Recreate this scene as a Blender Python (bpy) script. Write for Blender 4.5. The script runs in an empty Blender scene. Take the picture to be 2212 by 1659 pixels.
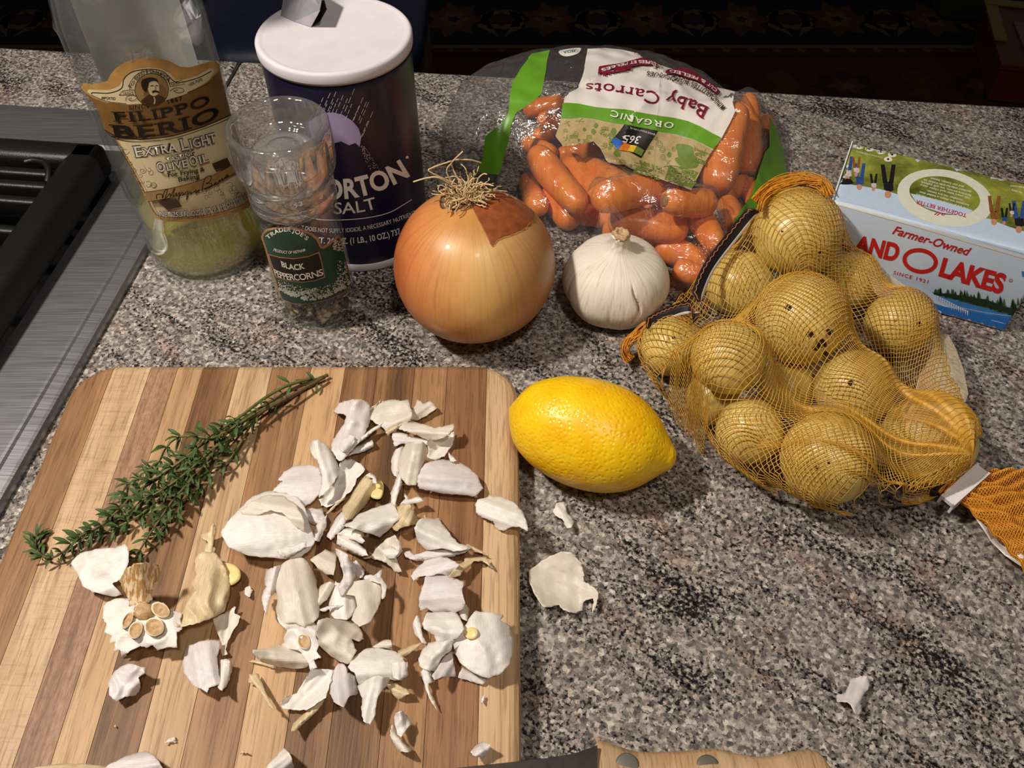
import bpy, bmesh, math, random
import numpy as np
from mathutils import Vector, Matrix, noise
from mathutils.bvhtree import BVHTree
from mathutils.geometry import delaunay_2d_cdt

SC = bpy.context.scene
COL = SC.collection
random.seed(11)
R = random.Random(5)

# ---------------------------------------------------------------- camera, world, lamps, exposure
FPX, PITCH, CH = 1910.0, math.radians(50.0), 0.384
cam_d = bpy.data.cameras.new('camera'); cam = bpy.data.objects.new('camera', cam_d); COL.objects.link(cam)
cam.location = (0, 0, CH); cam.rotation_euler = (math.radians(90) - PITCH, 0, 0)
cam_d.sensor_width = 36.0; cam_d.lens = FPX / 2212 * 36.0; cam_d.clip_start = 0.005; cam_d.clip_end = 50
SC.camera = cam
w = bpy.data.worlds.new('world'); SC.world = w; w.use_nodes = True
w.node_tree.nodes['Background'].inputs[0].default_value = (1.0, 0.9, 0.8, 1)
w.node_tree.nodes['Background'].inputs[1].default_value = 0.05

def lamp(name, loc, target, size, watts, color, spread=180):
    l = bpy.data.lights.new(name, 'AREA'); l.shape = 'DISK'; l.size = size; l.energy = watts; l.color = color
    l.spread = math.radians(spread)
    o = bpy.data.objects.new(name, l); COL.objects.link(o); o.location = loc
    o.rotation_euler = (Vector(target) - Vector(loc)).to_track_quat('-Z', 'Y').to_euler()
    return o
lamp('hood_lamp', (-0.46, 0.24, 0.80), (-0.30, 0.27, 0), 0.07, 8.6, (1.0, 0.925, 0.83))
lamp('ceiling_lamp', (0.25, -0.35, 1.55), (0.1, 0.3, 0), 0.16, 8.0, (1.0, 0.915, 0.82))
SC.view_settings.view_transform = 'Standard'; SC.view_settings.look = 'None'
SC.view_settings.gamma = 1.0; SC.view_settings.use_curve_mapping = False
SC.view_settings.exposure = 0.0
SC.cycles.use_denoising = True
SC.cycles.caustics_reflective = False; SC.cycles.caustics_refractive = False
SC.cycles.transparent_max_bounces = 32; SC.cycles.max_bounces = 12
SC.cycles.sample_clamp_indirect = 4.0

# ---------------------------------------------------------------- picture geometry helpers
_FW = Vector((0, math.cos(PITCH), -math.sin(PITCH))); _UP = Vector((0, math.sin(PITCH), math.cos(PITCH)))
CAM = Vector((0, 0, CH))
def ray(px, py):
    return Vector(((px - 1106) / FPX, 0, 0)) + _UP * ((829.5 - py) / FPX) + _FW
def P(px, py, z=0.0):
    d = ray(px, py); return CAM + d * ((z - CH) / d.z)

# ---------------------------------------------------------------- scene helpers
def thing(name, label, cat, loc=(0, 0, 0), group=None):
    o = bpy.data.objects.new(name, None); COL.objects.link(o); o.location = loc
    o.empty_display_size = 0.01
    o['label'] = label; o['category'] = cat
    if group: o['group'] = group
    return o
def tag(o, label, cat, group=None):
    o['label'] = label; o['category'] = cat
    if group: o['group'] = group
    return o
def base_of(parent):
    v = Vector((0, 0, 0))
    while parent is not None:
        v += parent.location; parent = parent.parent
    return v
def mk(name, verts, faces, mats, parent=None, smooth=True, midx=None, uv=None, origin=None, kind=None):
    """one mesh object from world-space vertices"""
    off = Vector(origin) if origin is not None else Vector((0, 0, 0))
    base = base_of(parent)
    me = bpy.data.meshes.new(name)
    sh = base + off
    me.from_pydata([(v[0] - sh[0], v[1] - sh[1], v[2] - sh[2]) for v in verts], [], faces)
    if not isinstance(mats, (list, tuple)): mats = [mats]
    for m in mats: me.materials.append(m)
    if midx is not None: me.polygons.foreach_set('material_index', midx)
    me.polygons.foreach_set('use_smooth', [smooth] * len(me.polygons))
    if uv is not None:
        ul = me.uv_layers.new(name='UVMap')
        for lp in me.loops: ul.data[lp.index].uv = uv[lp.vertex_index]
    me.update()
    o = bpy.data.objects.new(name, me); COL.objects.link(o)
    o.location = off
    if parent is not None: o.parent = parent
    if kind: o['kind'] = kind
    return o
def join(*parts):
    V, F = [], []
    for v, f in parts:
        b = len(V); V += [tuple(p) for p in v]; F += [tuple(i + b for i in q) for q in f]
    return V, F
def lathe(prof, c=(0, 0), seg=96, rmod=None, closed=False, z0=0.0):
    V, F = [], []; n = len(prof)
    for r, z in prof:
        for k in range(seg):
            a = 2 * math.pi * k / seg
            rr = r * (rmod(a, z) if rmod else 1.0)
            V.append((c[0] + rr * math.cos(a), c[1] + rr * math.sin(a), z + z0))
    m = n if closed else n - 1
    for i in range(m):
        j = (i + 1) % n
        for k in range(seg):
            l = (k + 1) % seg
            F.append((i * seg + k, i * seg + l, j * seg + l, j * seg + k))
    if not closed:
        for i, flip in ((0, True), (n - 1, False)):
            if prof[i][0] > 1e-6:
                b = len(V); V.append((c[0], c[1], prof[i][1] + z0))
                for k in range(seg):
                    l = (k + 1) % seg
                    F.append((b, i * seg + l, i * seg + k) if flip else (b, i * seg + k, i * seg + l))
    return V, F
def tube(pts, rad, seg=6, cap=True):
    pts = [Vector(p) for p in pts]; n = len(pts); V, F = [], []
    if not hasattr(rad, '__len__'): rad = [rad] * n
    prev = None
    for i, p in enumerate(pts):
        t = (pts[min(i + 1, n - 1)] - pts[max(i - 1, 0)])
        if t.length < 1e-9: t = Vector((0, 0, 1))
        t.normalize()
        if prev is None:
            a = Vector((0, 0, 1)) if abs(t.z) < .9 else Vector((1, 0, 0)); u = t.cross(a).normalized()
        else:
            u = (prev - t * prev.dot(t))
            u = u.normalized() if u.length > 1e-6 else t.orthogonal().normalized()
        prev = u; v = t.cross(u)
        for k in range(seg):
            a = 2 * math.pi * k / seg
            V.append(p + (u * math.cos(a) + v * math.sin(a)) * rad[i])
    for i in range(n - 1):
        for k in range(seg):
            l = (k + 1) % seg
            F.append((i * seg + k, i * seg + l, (i + 1) * seg + l, (i + 1) * seg + k))
    if cap:
        F.append(tuple(range(seg))[::-1]); F.append(tuple((n - 1) * seg + k for k in range(seg)))
    return V, F
def catmull(pts, n=8, closed=False):
    pts = [Vector(p) for p in pts]; N = len(pts); out = []
    rng = range(N) if closed else range(N - 1)
    for i in rng:
        if closed: a, b, c, d = pts[i - 1], pts[i], pts[(i + 1) % N], pts[(i + 2) % N]
        else: a, b, c, d = pts[max(i - 1, 0)], pts[i], pts[i + 1], pts[min(i + 2, N - 1)]
        for k in range(n):
            t = k / n
            out.append(0.5 * ((2 * b) + (c - a) * t + (2 * a - 5 * b + 4 * c - d) * t * t + (3 * b - a - 3 * c + d) * t ** 3))
    if not closed: out.append(pts[-1])
    return out
def box(x0, x1, y0, y1, z0, z1, bev=0.0, M=None, seg=2):
    bm = bmesh.new(); bmesh.ops.create_cube(bm, size=1)
    for v in bm.verts:
        v.co = Vector((x0 + (v.co.x + .5) * (x1 - x0), y0 + (v.co.y + .5) * (y1 - y0), z0 + (v.co.z + .5) * (z1 - z0)))
    if bev: bmesh.ops.bevel(bm, geom=bm.edges[:], offset=bev, segments=seg, profile=.5, affect='EDGES')
    if M is not None: bm.transform(M)
    bm.verts.index_update()
    V = [v.co.copy() for v in bm.verts]; F = [tuple(v.index for v in f.verts) for f in bm.faces]; bm.free()
    return V, F
def prism(poly, z0, z1, bev=0.0):
    bm = bmesh.new(); vs = [bm.verts.new((p[0], p[1], z0)) for p in poly]; f = bm.faces.new(vs)
    bmesh.ops.recalc_face_normals(bm, faces=[f])
    r = bmesh.ops.extrude_face_region(bm, geom=[f])
    for g in r['geom']:
        if isinstance(g, bmesh.types.BMVert): g.co.z = z1
    bmesh.ops.recalc_face_normals(bm, faces=bm.faces[:])
    if bev: bmesh.ops.bevel(bm, geom=[e for e in bm.edges], offset=bev, segments=2, profile=.5, affect='EDGES')
    bm.verts.index_update()
    V = [v.co.copy() for v in bm.verts]; F = [tuple(v.index for v in f.verts) for f in bm.faces]; bm.free()
    return V, F
def inpoly(x, y, poly):
    c = False; n = len(poly); j = n - 1
    for i in range(n):
        xi, yi = poly[i][0], poly[i][1]; xj, yj = poly[j][0], poly[j][1]
        if (yi > y) != (yj > y) and x < (xj - xi) * (y - yi) / (yj - yi) + xi: c = not c
        j = i
    return c
def seg_dist(px, py, a, b):
    vx, vy = b[0] - a[0], b[1] - a[1]; L = vx * vx + vy * vy
    t = 0 if L < 1e-12 else max(0, min(1, ((px - a[0]) * vx + (py - a[1]) * vy) / L))
    return math.hypot(px - a[0] - t * vx, py - a[1] - t * vy)
def fill(poly, step):
    """triangulate a 2-D polygon with interior grid points"""
    n = len(poly); vs = [Vector((p[0], p[1])) for p in poly]
    ed = [(i, (i + 1) % n) for i in range(n)]
    x0, x1 = min(p[0] for p in poly), max(p[0] for p in poly); y0, y1 = min(p[1] for p in poly), max(p[1] for p in poly)
    if step:
        r = 0; y = y0 + step * .5
        while y < y1:
            x = x0 + step * (.5 if r % 2 else .25)
            while x < x1:
                if inpoly(x, y, poly) and min(seg_dist(x, y, poly[i], poly[(i + 1) % n]) for i in range(n)) > step * .4:
                    vs.append(Vector((x, y)))
                x += step
            y += step * .87; r += 1
    v, e, f, *_ = delaunay_2d_cdt(vs, ed, [], 1, 1e-5)
    out = []
    for t in f:
        cx = sum(v[i].x for i in t) / len(t); cy = sum(v[i].y for i in t) / len(t)
        if inpoly(cx, cy, poly): out.append(tuple(t))
    return [(p.x, p.y) for p in v], out
def splitlong(V, T, L):
    V = [tuple(v) for v in V]
    for _ in range(7):
        mid = {}; out = []; any_ = False
        def m(a, b):
            k = (min(a, b), max(a, b))
            if k in mid: return mid[k]
            if math.hypot(V[a][0] - V[b][0], V[a][1] - V[b][1]) <= L: mid[k] = None
            else:
                V.append(((V[a][0] + V[b][0]) / 2, (V[a][1] + V[b][1]) / 2)); mid[k] = len(V) - 1
            return mid[k]
        for a, b, c in T:
            x, y, z = m(a, b), m(b, c), m(c, a)
            s = (x is not None) + (y is not None) + (z is not None)
            if s == 0: out.append((a, b, c)); continue
            any_ = True
            if s == 3: out += [(a, x, z), (x, b, y), (z, y, c), (x, y, z)]
            elif s == 2:
                if x is None: out += [(c, z, y), (z, a, b), (z, b, y)]
                elif y is None: out += [(a, x, z), (x, b, c), (x, c, z)]
                else: out += [(b, y, x), (a, x, y), (a, y, c)]
            else:
                if x is not None: out += [(a, x, c), (x, b, c)]
                elif y is not None: out += [(b, y, a), (y, c, a)]
                else: out += [(c, z, b), (z, a, b)]
        T = out
        if not any_: break
    return V, T

# ---------------------------------------------------------------- lettering
_txt = {}
SERIF = {'B': 'l', 'D': 'l', 'E': 'l', 'F': 'l', 'H': 'lr', 'I': 'c', 'K': 'l', 'L': 'l', 'M': 'lr', 'N': 'lr', 'P': 'l', 'R': 'l', 'T': 'c', '1': 'c',
         'r': 'l', 'i': 'c', 'l': 'c', 'n': 'lr', 'm': 'lr', 'h': 'lr', 'b': 'l', 't': 'c', 'y': '', 'p': 'l', 'd': 'r', 'k': 'l', 'u': 'lr', 'A': 'ab', 'X': 'ab', 'Y': 'c'}
def glyphs(s, bold=0.0, shear=0.0, spacing=1.0, serif=0.0):
    """flat mesh of a line of text: list of verts, tris, width (cap height about 0.7)"""
    key = (s, bold, shear, spacing, serif)
    if key in _txt: return _txt[key]
    def raw(t):
        c = bpy.data.curves.new('t', 'FONT'); c.body = t; c.size = 1.0; c.offset = bold; c.shear = shear; c.space_character = spacing
        c.resolution_u = 4; c.fill_mode = 'FRONT'
        o = bpy.data.objects.new('t', c); COL.objects.link(o)
        me = bpy.data.meshes.new_from_object(o.evaluated_get(bpy.context.evaluated_depsgraph_get()))
        V = [(v.co.x, v.co.y) for v in me.vertices]; me.calc_loop_triangles(); T = [tuple(t.vertices) for t in me.loop_triangles]
        bpy.data.objects.remove(o); bpy.data.curves.remove(c); bpy.data.meshes.remove(me)
        return V, T
    V, T = raw(s)
    if serif:
        adv = 0.0
        for i, ch in enumerate(s):
            pre, _ = raw(s[:i + 1])
            if ch == ' ' or not pre: continue
            one, _ = raw(ch)
            if not one: continue
            x1 = max(p[0] for p in pre); w = max(p[0] for p in one) - min(p[0] for p in one); x0 = x1 - w
            hi = max(p[1] for p in one); k = SERIF.get(ch, ''); st = .07 + bold * 2
            cs = []
            if 'l' in k: cs.append(x0 + st * .6)
            if 'r' in k: cs.append(x1 - st * .6)
            if 'c' in k: cs.append((x0 + x1) / 2)
            if 'a' in k: cs += [x0 + .02, x1 - .02]
            for cx in cs:
                for yy in ([0.0] + ([hi - .055] if 'a' not in k or ch == 'X' else [])):
                    if yy > 0 and ch in 'rnmuipt' and ch != 'i' and cx > x0 + w * .5: continue
                    b = len(V); hw = st * .5 + serif
                    V += [(cx - hw, yy), (cx + hw, yy), (cx + hw, yy + .055), (cx - hw, yy + .055)]; T += [(b, b + 1, b + 2), (b, b + 2, b + 3)]
    wd = max(v[0] for v in V) if V else 1
    _txt[key] = (V, T, wd)
    return _txt[key]
class Decal:
    """flat print laid on a real surface: outlines are carried onto the surface and lie a hair above it"""
    def __init__(s, surf, off=0.00012, step=14, dl=0.00003):
        s.bvh = BVHTree.FromPolygons([tuple(v) for v in surf[0]], [tuple(f) for f in surf[1]])
        s.off = off; s.step = step; s.dl = dl; s.lev = []; s.V = []; s.F = []; s.M = []; s.mats = []
    def mi(s, m):
        if m not in s.mats: s.mats.append(m)
        return s.mats.index(m)
    def emit(s, V, T, mat, step=None):
        V, T = splitlong(V, T, step or s.step)
        idx = {}; i = s.mi(mat)
        xs = [v[0] for v in V]; ys = [v[1] for v in V]; bb = (min(xs), min(ys), max(xs), max(ys)); lv = 1
        for b, m, l in s.lev:
            if b[0] < bb[2] and bb[0] < b[2] and b[1] < bb[3] and bb[1] < b[3]: lv = max(lv, l if m == i else l + 1)
        s.lev.append((bb, i, lv)); off = s.off + s.dl * lv
        def hit(k):
            if k in idx: return idx[k]
            d = ray(*V[k]).normalized(); h = s.bvh.ray_cast(CAM, d)
            if h[0] is None or abs(h[1].dot(d)) < .06: idx[k] = None
            else:
                n = h[1] if h[1].dot(d) < 0 else -h[1]
                s.V.append(h[0] + n * off); idx[k] = len(s.V) - 1
            return idx[k]
        for t in T:
            q = [hit(k) for k in t]
            if None in q: continue
            a, b, c = (s.V[j] for j in q)
            if max((a - b).length, (b - c).length, (a - c).length) > .02: continue
            nn = (b - a).cross(c - a)
            if nn.dot(a - CAM) > 0: q = q[::-1]
            s.F.append(tuple(q)); s.M.append(i)
    def poly(s, pts, mat, smooth=False, step=None):
        if smooth: pts = catmull([(p[0], p[1], 0) for p in pts], 5, True)
        V, T = fill([(p[0], p[1]) for p in pts], step or s.step); s.emit(V, T, mat, step)
    def line(s, pts, w, mat, smooth=True, closed=False):
        q = catmull([(p[0], p[1], 0) for p in pts], 6, closed) if smooth and len(pts) > 2 else [Vector((p[0], p[1], 0)) for p in pts]
        if closed: q.append(q[0])
        V, T = [], []
        for i, p in enumerate(q):
            t = q[min(i + 1, len(q) - 1)] - q[max(i - 1, 0)]
            t = t.normalized() if t.length > 1e-6 else Vector((1, 0, 0))
            V += [(p.x - t.y * w / 2, p.y + t.x * w / 2), (p.x + t.y * w / 2, p.y - t.x * w / 2)]
        for i in range(len(q) - 1): T += [(2 * i, 2 * i + 1, 2 * i + 3), (2 * i, 2 * i + 3, 2 * i + 2)]
        s.emit(V, T, mat)
    def circle(s, cx, cy, rx, ry, mat, rot=0, n=28):
        s.poly([(cx + rx * math.cos(a) * math.cos(rot) - ry * math.sin(a) * math.sin(rot), cy + rx * math.cos(a) * math.sin(rot) + ry * math.sin(a) * math.cos(rot))
                for a in (2 * math.pi * k / n for k in range(n))], mat)
    def ring(s, cx, cy, rx, ry, w, mat, rot=0, n=28):
        s.line([(cx + rx * math.cos(a) * math.cos(rot) - ry * math.sin(a) * math.sin(rot), cy + rx * math.cos(a) * math.sin(rot) + ry * math.sin(a) * math.cos(rot))
                for a in (2 * math.pi * k / n for k in range(n))], w, mat, True, True)
    def text(s, t, path, h, mat, bold=0.0, shear=0.0, serif=0.0, spacing=1.0, h2=None, lean=None):
        """letters set along a two or three point path; h = cap height at start, h2 at end; lean = direction of the letters' uprights"""
        V, T, wd = glyphs(t, bold, shear, spacing, serif)
        h2 = h2 or h; out = []
        p = [Vector((q[0], q[1], 0)) for q in path]
        def at(u):
            if len(p) == 2: return p[0].lerp(p[1], u), (p[1] - p[0]).normalized()
            c = 2 * p[1] - (p[0] + p[2]) / 2
            return p[0] * (1 - u) ** 2 + c * 2 * u * (1 - u) + p[2] * u * u, ((c - p[0]) * (1 - u) + (p[2] - c) * u).normalized()
        for x, y in V:
            u = x / wd; q, d = at(u); k = (h + (h2 - h) * u) / .7
            up = Vector((d.y, -d.x, 0)) if lean is None else Vector((lean[0], lean[1], 0)).normalized()
            r = q + up * y * k; out.append((r.x, r.y))
        s.emit(out, T, mat)
    def build(s, name, parent):
        o = mk(name, s.V, s.F, s.mats, parent, True, s.M)
        return o

# ---------------------------------------------------------------- materials
def rgb(h):
    """0-255 display colour to linear"""
    return tuple(((c / 255 + .055) / 1.055) ** 2.4 if c > 10 else c / 255 / 12.92 for c in h)
class NT:
    def __init__(s, name):
        s.m = bpy.data.materials.new(name); s.m.use_nodes = True; s.t = s.m.node_tree; s.n = s.t.nodes; s.n.clear()
        s.out = s.new('ShaderNodeOutputMaterial')
    def new(s, k, **kw):
        n = s.n.new(k)
        for a, b in kw.items():
            if hasattr(n, a): setattr(n, a, b)
        return n
    def link(s, a, b): s.t.links.new(a, b)
    def ramp(s, fac, stops, interp='LINEAR'):
        n = s.new('ShaderNodeValToRGB'); n.color_ramp.interpolation = interp; e = n.color_ramp.elements
        while len(e) > len(stops): e.remove(e[-1])
        while len(e) < len(stops): e.new(0.5)
        for q, (p, c) in zip(e, stops): q.position = p; q.color = (*c, 1)
        s.link(fac, n.inputs[0]); return n.outputs[0]
    def coord(s, kind='Object', scale=(1, 1, 1), rot=(0, 0, 0), rnd=False):
        t = s.new('ShaderNodeTexCoord'); m = s.new('ShaderNodeMapping'); m.inputs['Scale'].default_value = scale; m.inputs['Rotation'].default_value = rot
        s.link(t.outputs[kind], m.inputs[0])
        if rnd:
            oi = s.new('ShaderNodeObjectInfo'); mu = s.new('ShaderNodeMath', operation='MULTIPLY'); mu.inputs[1].default_value = 37.0
            s.link(oi.outputs['Random'], mu.inputs[0]); s.link(mu.outputs[0], m.inputs['Location'])
        return m.outputs[0]
    def noise(s, vec, scale, detail=3, rough=.5, dist=0):
        n = s.new('ShaderNodeTexNoise'); n.inputs['Scale'].default_value = scale; n.inputs['Detail'].default_value = detail
        n.inputs['Roughness'].default_value = rough; n.inputs['Distortion'].default_value = dist
        if vec is not None: s.link(vec, n.inputs['Vector'])
        return n.outputs['Fac']
    def vor(s, vec, scale, feature='F1', out='Distance'):
        n = s.new('ShaderNodeTexVoronoi'); n.feature = feature; n.inputs['Scale'].default_value = scale
        s.link(vec, n.inputs['Vector']); return n.outputs[out]
    def mix(s, f, a, b, blend='MIX'):
        n = s.new('ShaderNodeMix'); n.data_type = 'RGBA'; n.blend_type = blend
        for v, i in ((f, 0), (a, 6), (b, 7)):
            if hasattr(v, 'default_value') or hasattr(v, 'is_linked'): s.link(v, n.inputs[i])
            elif isinstance(v, (int, float)): n.inputs[i].default_value = v
            else: n.inputs[i].default_value = (*v, 1)
        return n.outputs[2]
    def math(s, op, a, b=0.0):
        n = s.new('ShaderNodeMath', operation=op)
        for v, i in ((a, 0), (b, 1)):
            if isinstance(v, (int, float)): n.inputs[i].default_value = v
            else: s.link(v, n.inputs[i])
        return n.outputs[0]
    def bump(s, h, strength=.3, dist=.001):
        b = s.new('ShaderNodeBump'); b.inputs['Strength'].default_value = strength; b.inputs['Distance'].default_value = dist
        s.link(h, b.inputs['Height']); return b.outputs[0]
    def pbsdf(s, color, rough=.5, metal=0, spec=.5, normal=None, trans=0, ior=1.45, sss=0, sssr=(.004, .002, .001), coat=0, final=True, sheen=0):
        p = s.new('ShaderNodeBsdfPrincipled')
        for v, k in ((color, 'Base Color'), (rough, 'Roughness'), (metal, 'Metallic')):
            if isinstance(v, (int, float)): p.inputs[k].default_value = v
            elif isinstance(v, tuple): p.inputs[k].default_value = (*v, 1)
            else: s.link(v, p.inputs[k])
        p.inputs['Specular IOR Level'].default_value = spec; p.inputs['IOR'].default_value = ior
        p.inputs['Transmission Weight'].default_value = trans; p.inputs['Coat Weight'].default_value = coat; p.inputs['Coat Roughness'].default_value = .08
        if sss: p.inputs['Subsurface Weight'].default_value = sss; p.inputs['Subsurface Radius'].default_value = sssr; p.inputs['Subsurface Scale'].default_value = 1.0
        if normal is not None: s.link(normal, p.inputs['Normal'])
        if final: s.link(p.outputs[0], s.out.inputs[0])
        return p
    def mixsh(s, f, a, b):
        n = s.new('ShaderNodeMixShader')
        if isinstance(f, (int, float)): n.inputs[0].default_value = f
        else: s.link(f, n.inputs[0])
        s.link(a, n.inputs[1]); s.link(b, n.inputs[2]); return n.outputs[0]
def simple(name, col, rough=.5, var=.12, scale=300, bump=0, **kw):
    t = NT(name); v = t.coord(); n = t.noise(v, scale, 3)
    c = rgb(col); lo = tuple(x * (1 - var) for x in c); hi = tuple(min(1, x * (1 + var)) for x in c)
    t.pbsdf(t.ramp(n, [(.3, lo), (.7, hi)]), rough, normal=t.bump(n, .4, bump) if bump else None, **kw)
    return t.m
def clear(name, tint=(1, 1, 1), rough=.03, f0=.05, haze=0.0, hazecol=(.8, .8, .85), refr=0.0, ior=1.45, bump=None):
    """thin see-through shell: what is behind shows through, the surface mirrors more at a grazing angle"""
    t = NT(name)
    nrm = None
    if bump:
        v = t.coord(); nrm = t.bump(t.noise(v, bump[0], 4, .55, 1.2), bump[1], bump[2])
    tr = t.new('ShaderNodeBsdfTransparent'); tr.inputs[0].default_value = (*tint, 1)
    base = tr.outputs[0]
    if refr:
        g = t.new('ShaderNodeBsdfRefraction'); g.inputs['Color'].default_value = (*tint, 1); g.inputs['Roughness'].default_value = rough; g.inputs['IOR'].default_value = ior
        if nrm is not None: t.link(nrm, g.inputs['Normal'])
        base = t.mixsh(refr, base, g.outputs[0])
    if haze:
        d = t.new('ShaderNodeBsdfDiffuse'); d.inputs[0].default_value = (*hazecol, 1); base = t.mixsh(haze, base, d.outputs[0])
    gl = t.new('ShaderNodeBsdfGlossy'); gl.inputs['Roughness'].default_value = rough
    lw = t.new('ShaderNodeLayerWeight'); lw.inputs[0].default_value = .35
    if nrm is not None: t.link(nrm, gl.inputs['Normal']); t.link(nrm, lw.inputs['Normal'])
    f = t.math('ADD', t.math('MULTIPLY', t.math('POWER', lw.outputs['Facing'], 2.5), .55), f0)
    t.link(t.mixsh(f, base, gl.outputs[0]), t.out.inputs[0])
    return t.m
# ---------------------------------------------------------------- shared materials
def granite():
    t = NT('granite'); v = t.coord('Object', (1, 1, 1), (0, 0, math.radians(38))); k = rgb
    cell = t.vor(v, 560, 'F1', 'Color'); sep = t.new('ShaderNodeSeparateColor'); t.link(cell, sep.inputs[0])
    c = t.ramp(sep.outputs[0], [(0, k((112, 108, 108))), (.3, k((150, 144, 140))), (.6, k((182, 174, 168))), (.9, k((206, 198, 188))), (1, k((228, 224, 218)))])
    # greys and black mica in clusters
    m1 = t.noise(v, 300, 4, .62); c = t.mix(.9, c, t.ramp(m1, [(.38, (.36, .36, .37)), (.50, (.70, .69, .68)), (.60, (1, 1, 1))]), 'MULTIPLY')
    rv_ = t.coord('Object', (1, 1, 1), (0, 0, math.radians(36))); st_m = t.new('ShaderNodeMapping'); st_m.inputs['Scale'].default_value = (6, 21, 1); t.link(rv_, st_m.inputs[0]); st = st_m.outputs[0]; n1 = t.noise(st, 1.7, 5, .62, .9)
    thr = t.math('ADD', t.noise(v, 520, 4, .62), t.math('MULTIPLY', t.math('SUBTRACT', n1, .52), -.72))
    c = t.mix(1.0, c, t.ramp(thr, [(.37, (.05, .05, .06)), (.425, (.30, .295, .30)), (.48, (1, 1, 1))]), 'MULTIPLY')
    st_n = t.new('ShaderNodeMapping'); st_n.inputs['Scale'].default_value = (13, 30, 1); st_n.inputs['Location'].default_value = (3, 7, 0); t.link(rv_, st_n.inputs[0]); st2 = st_n.outputs[0]; n2 = t.noise(st2, 1.5, 4, .6, .5)
    pf = t.ramp(n2, [(.53, (0, 0, 0)), (.66, (1, 1, 1))])
    c = t.mix(t.math('MULTIPLY', pf, .5), c, t.mix(.75, c, rgb((232, 172, 150)), 'MULTIPLY'))
    c = t.mix(1.0, c, (.86, .83, .79), 'MULTIPLY')
    t.pbsdf(c, t.ramp(sep.outputs[2], [(0, (.14,) * 3), (1, (.30,) * 3)]), spec=.45)
    return t.m
M_GRAN = granite()
def brushed(name, col, rough, ang):
    t = NT(name); v = t.coord('Object', (25, 1500, 25), (0, 0, ang)); n = t.noise(v, 1, 3, .6)
    c = rgb(col); t.pbsdf(t.ramp(n, [(.3, tuple(x * .86 for x in c)), (.7, tuple(min(1, x * 1.1) for x in c))]), t.ramp(n, [(.3, (rough - .05,) * 3), (.7, (rough + .05,) * 3)]), metal=.9, normal=t.bump(n, .12, .0002))
    return t.m
M_STEEL = brushed('brushed_steel', (158, 158, 163), .42, 0)
M_IRON = simple('cast_iron', (13, 12, 11), .45, .2, 900, .0004)
M_PAN = simple('black_enamel', (16, 15, 15), .16, .2, 100)
M_GAP = simple('joint_filler', (38, 34, 30), .7)

# ---------------------------------------------------------------- setting: floor and rug
def wood_floor():
    t = NT('floor_boards'); v = t.coord('Object', (3, 40, 3)); n = t.noise(v, 1.5, 5, .6, .4)
    t.pbsdf(t.ramp(n, [(.3, rgb((52, 30, 20))), (.7, rgb((84, 52, 34)))]), .45, normal=t.bump(n, .2, .002)); return t.m
fl = mk('floor', [(-6, -3, -.90), (6, -3, -.90), (6, 8, -.90), (-6, 8, -.90)], [(0, 1, 2, 3)], wood_floor(), None, False); fl['kind'] = 'structure'
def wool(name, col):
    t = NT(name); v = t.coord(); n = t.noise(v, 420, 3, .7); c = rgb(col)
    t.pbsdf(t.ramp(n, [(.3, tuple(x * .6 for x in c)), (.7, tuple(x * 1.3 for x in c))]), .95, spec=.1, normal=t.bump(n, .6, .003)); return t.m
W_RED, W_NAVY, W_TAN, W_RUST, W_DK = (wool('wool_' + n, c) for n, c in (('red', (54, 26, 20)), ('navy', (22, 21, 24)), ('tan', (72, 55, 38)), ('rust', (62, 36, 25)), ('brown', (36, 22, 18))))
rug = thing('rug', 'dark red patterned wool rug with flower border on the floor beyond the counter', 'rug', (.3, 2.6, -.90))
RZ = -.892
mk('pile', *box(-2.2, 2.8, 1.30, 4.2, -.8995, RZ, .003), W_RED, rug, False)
dr = Decal(([(-2.2, 1.3, RZ), (2.8, 1.3, RZ), (2.8, 4.2, RZ), (-2.2, 4.2, RZ)], [(0, 1, 2, 3)]))
rv, rf, rm = [], [], []
rmats = [W_NAVY, W_TAN, W_RUST, W_DK]
def rp(pts, m, lay):
    b = len(rv); rv.extend([(p[0], p[1], RZ + .0004 + .0004 * lay) for p in pts]); rf.append(tuple(range(b, b + len(pts)))); rm.append(m)
def rstar(cx, cy, r, n, m, lay, squash=1, inner=.55, ph=0):
    rp([(cx + (r if k % 2 == 0 else r * inner) * math.cos(ph + math.pi * k / n), cy + squash * (r if k % 2 == 0 else r * inner) * math.sin(ph + math.pi * k / n)) for k in range(2 * n)], m, lay)
rp([(-2.2, 2.30), (2.8, 2.30), (2.8, 2.58), (-2.2, 2.58)], 0, 0)
for y, hgt, m in ((2.29, .018, 1), (2.59, .018, 1), (2.245, .022, 3), (2.64, .022, 3), (1.93, .02, 3)):
    rp([(-2.2, y - hgt / 2), (2.8, y - hgt / 2), (2.8, y + hgt / 2), (-2.2, y + hgt / 2)], m, 1)
for i in range(18):
    x = -2.1 + i * .276
    rstar(x, 2.44, .092, 7, 2, 2, 1.15, .62); rstar(x, 2.44, .05, 6, 1, 3, 1.1, .6); rstar(x, 2.44, .02, 5, 0, 4)
    rstar(x + .138, 2.44, .068, 9, 1, 2, .9, .85); rstar(x + .138, 2.44, .042, 8, 3, 3, .9, .8)
    for s in (-1, 1):
        rp([(x + s * .07, 2.40), (x + s * .115, 2.36), (x + s * .13, 2.34), (x + s * .105, 2.42), (x + s * .118, 2.50), (x + s * .085, 2.47)], 1, 2)
    for k in range(4): rstar(x + k * .069, 2.595, .014, 5, 2, 2); rstar(x + k * .069, 2.27, .016, 5, 1, 2)
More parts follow.
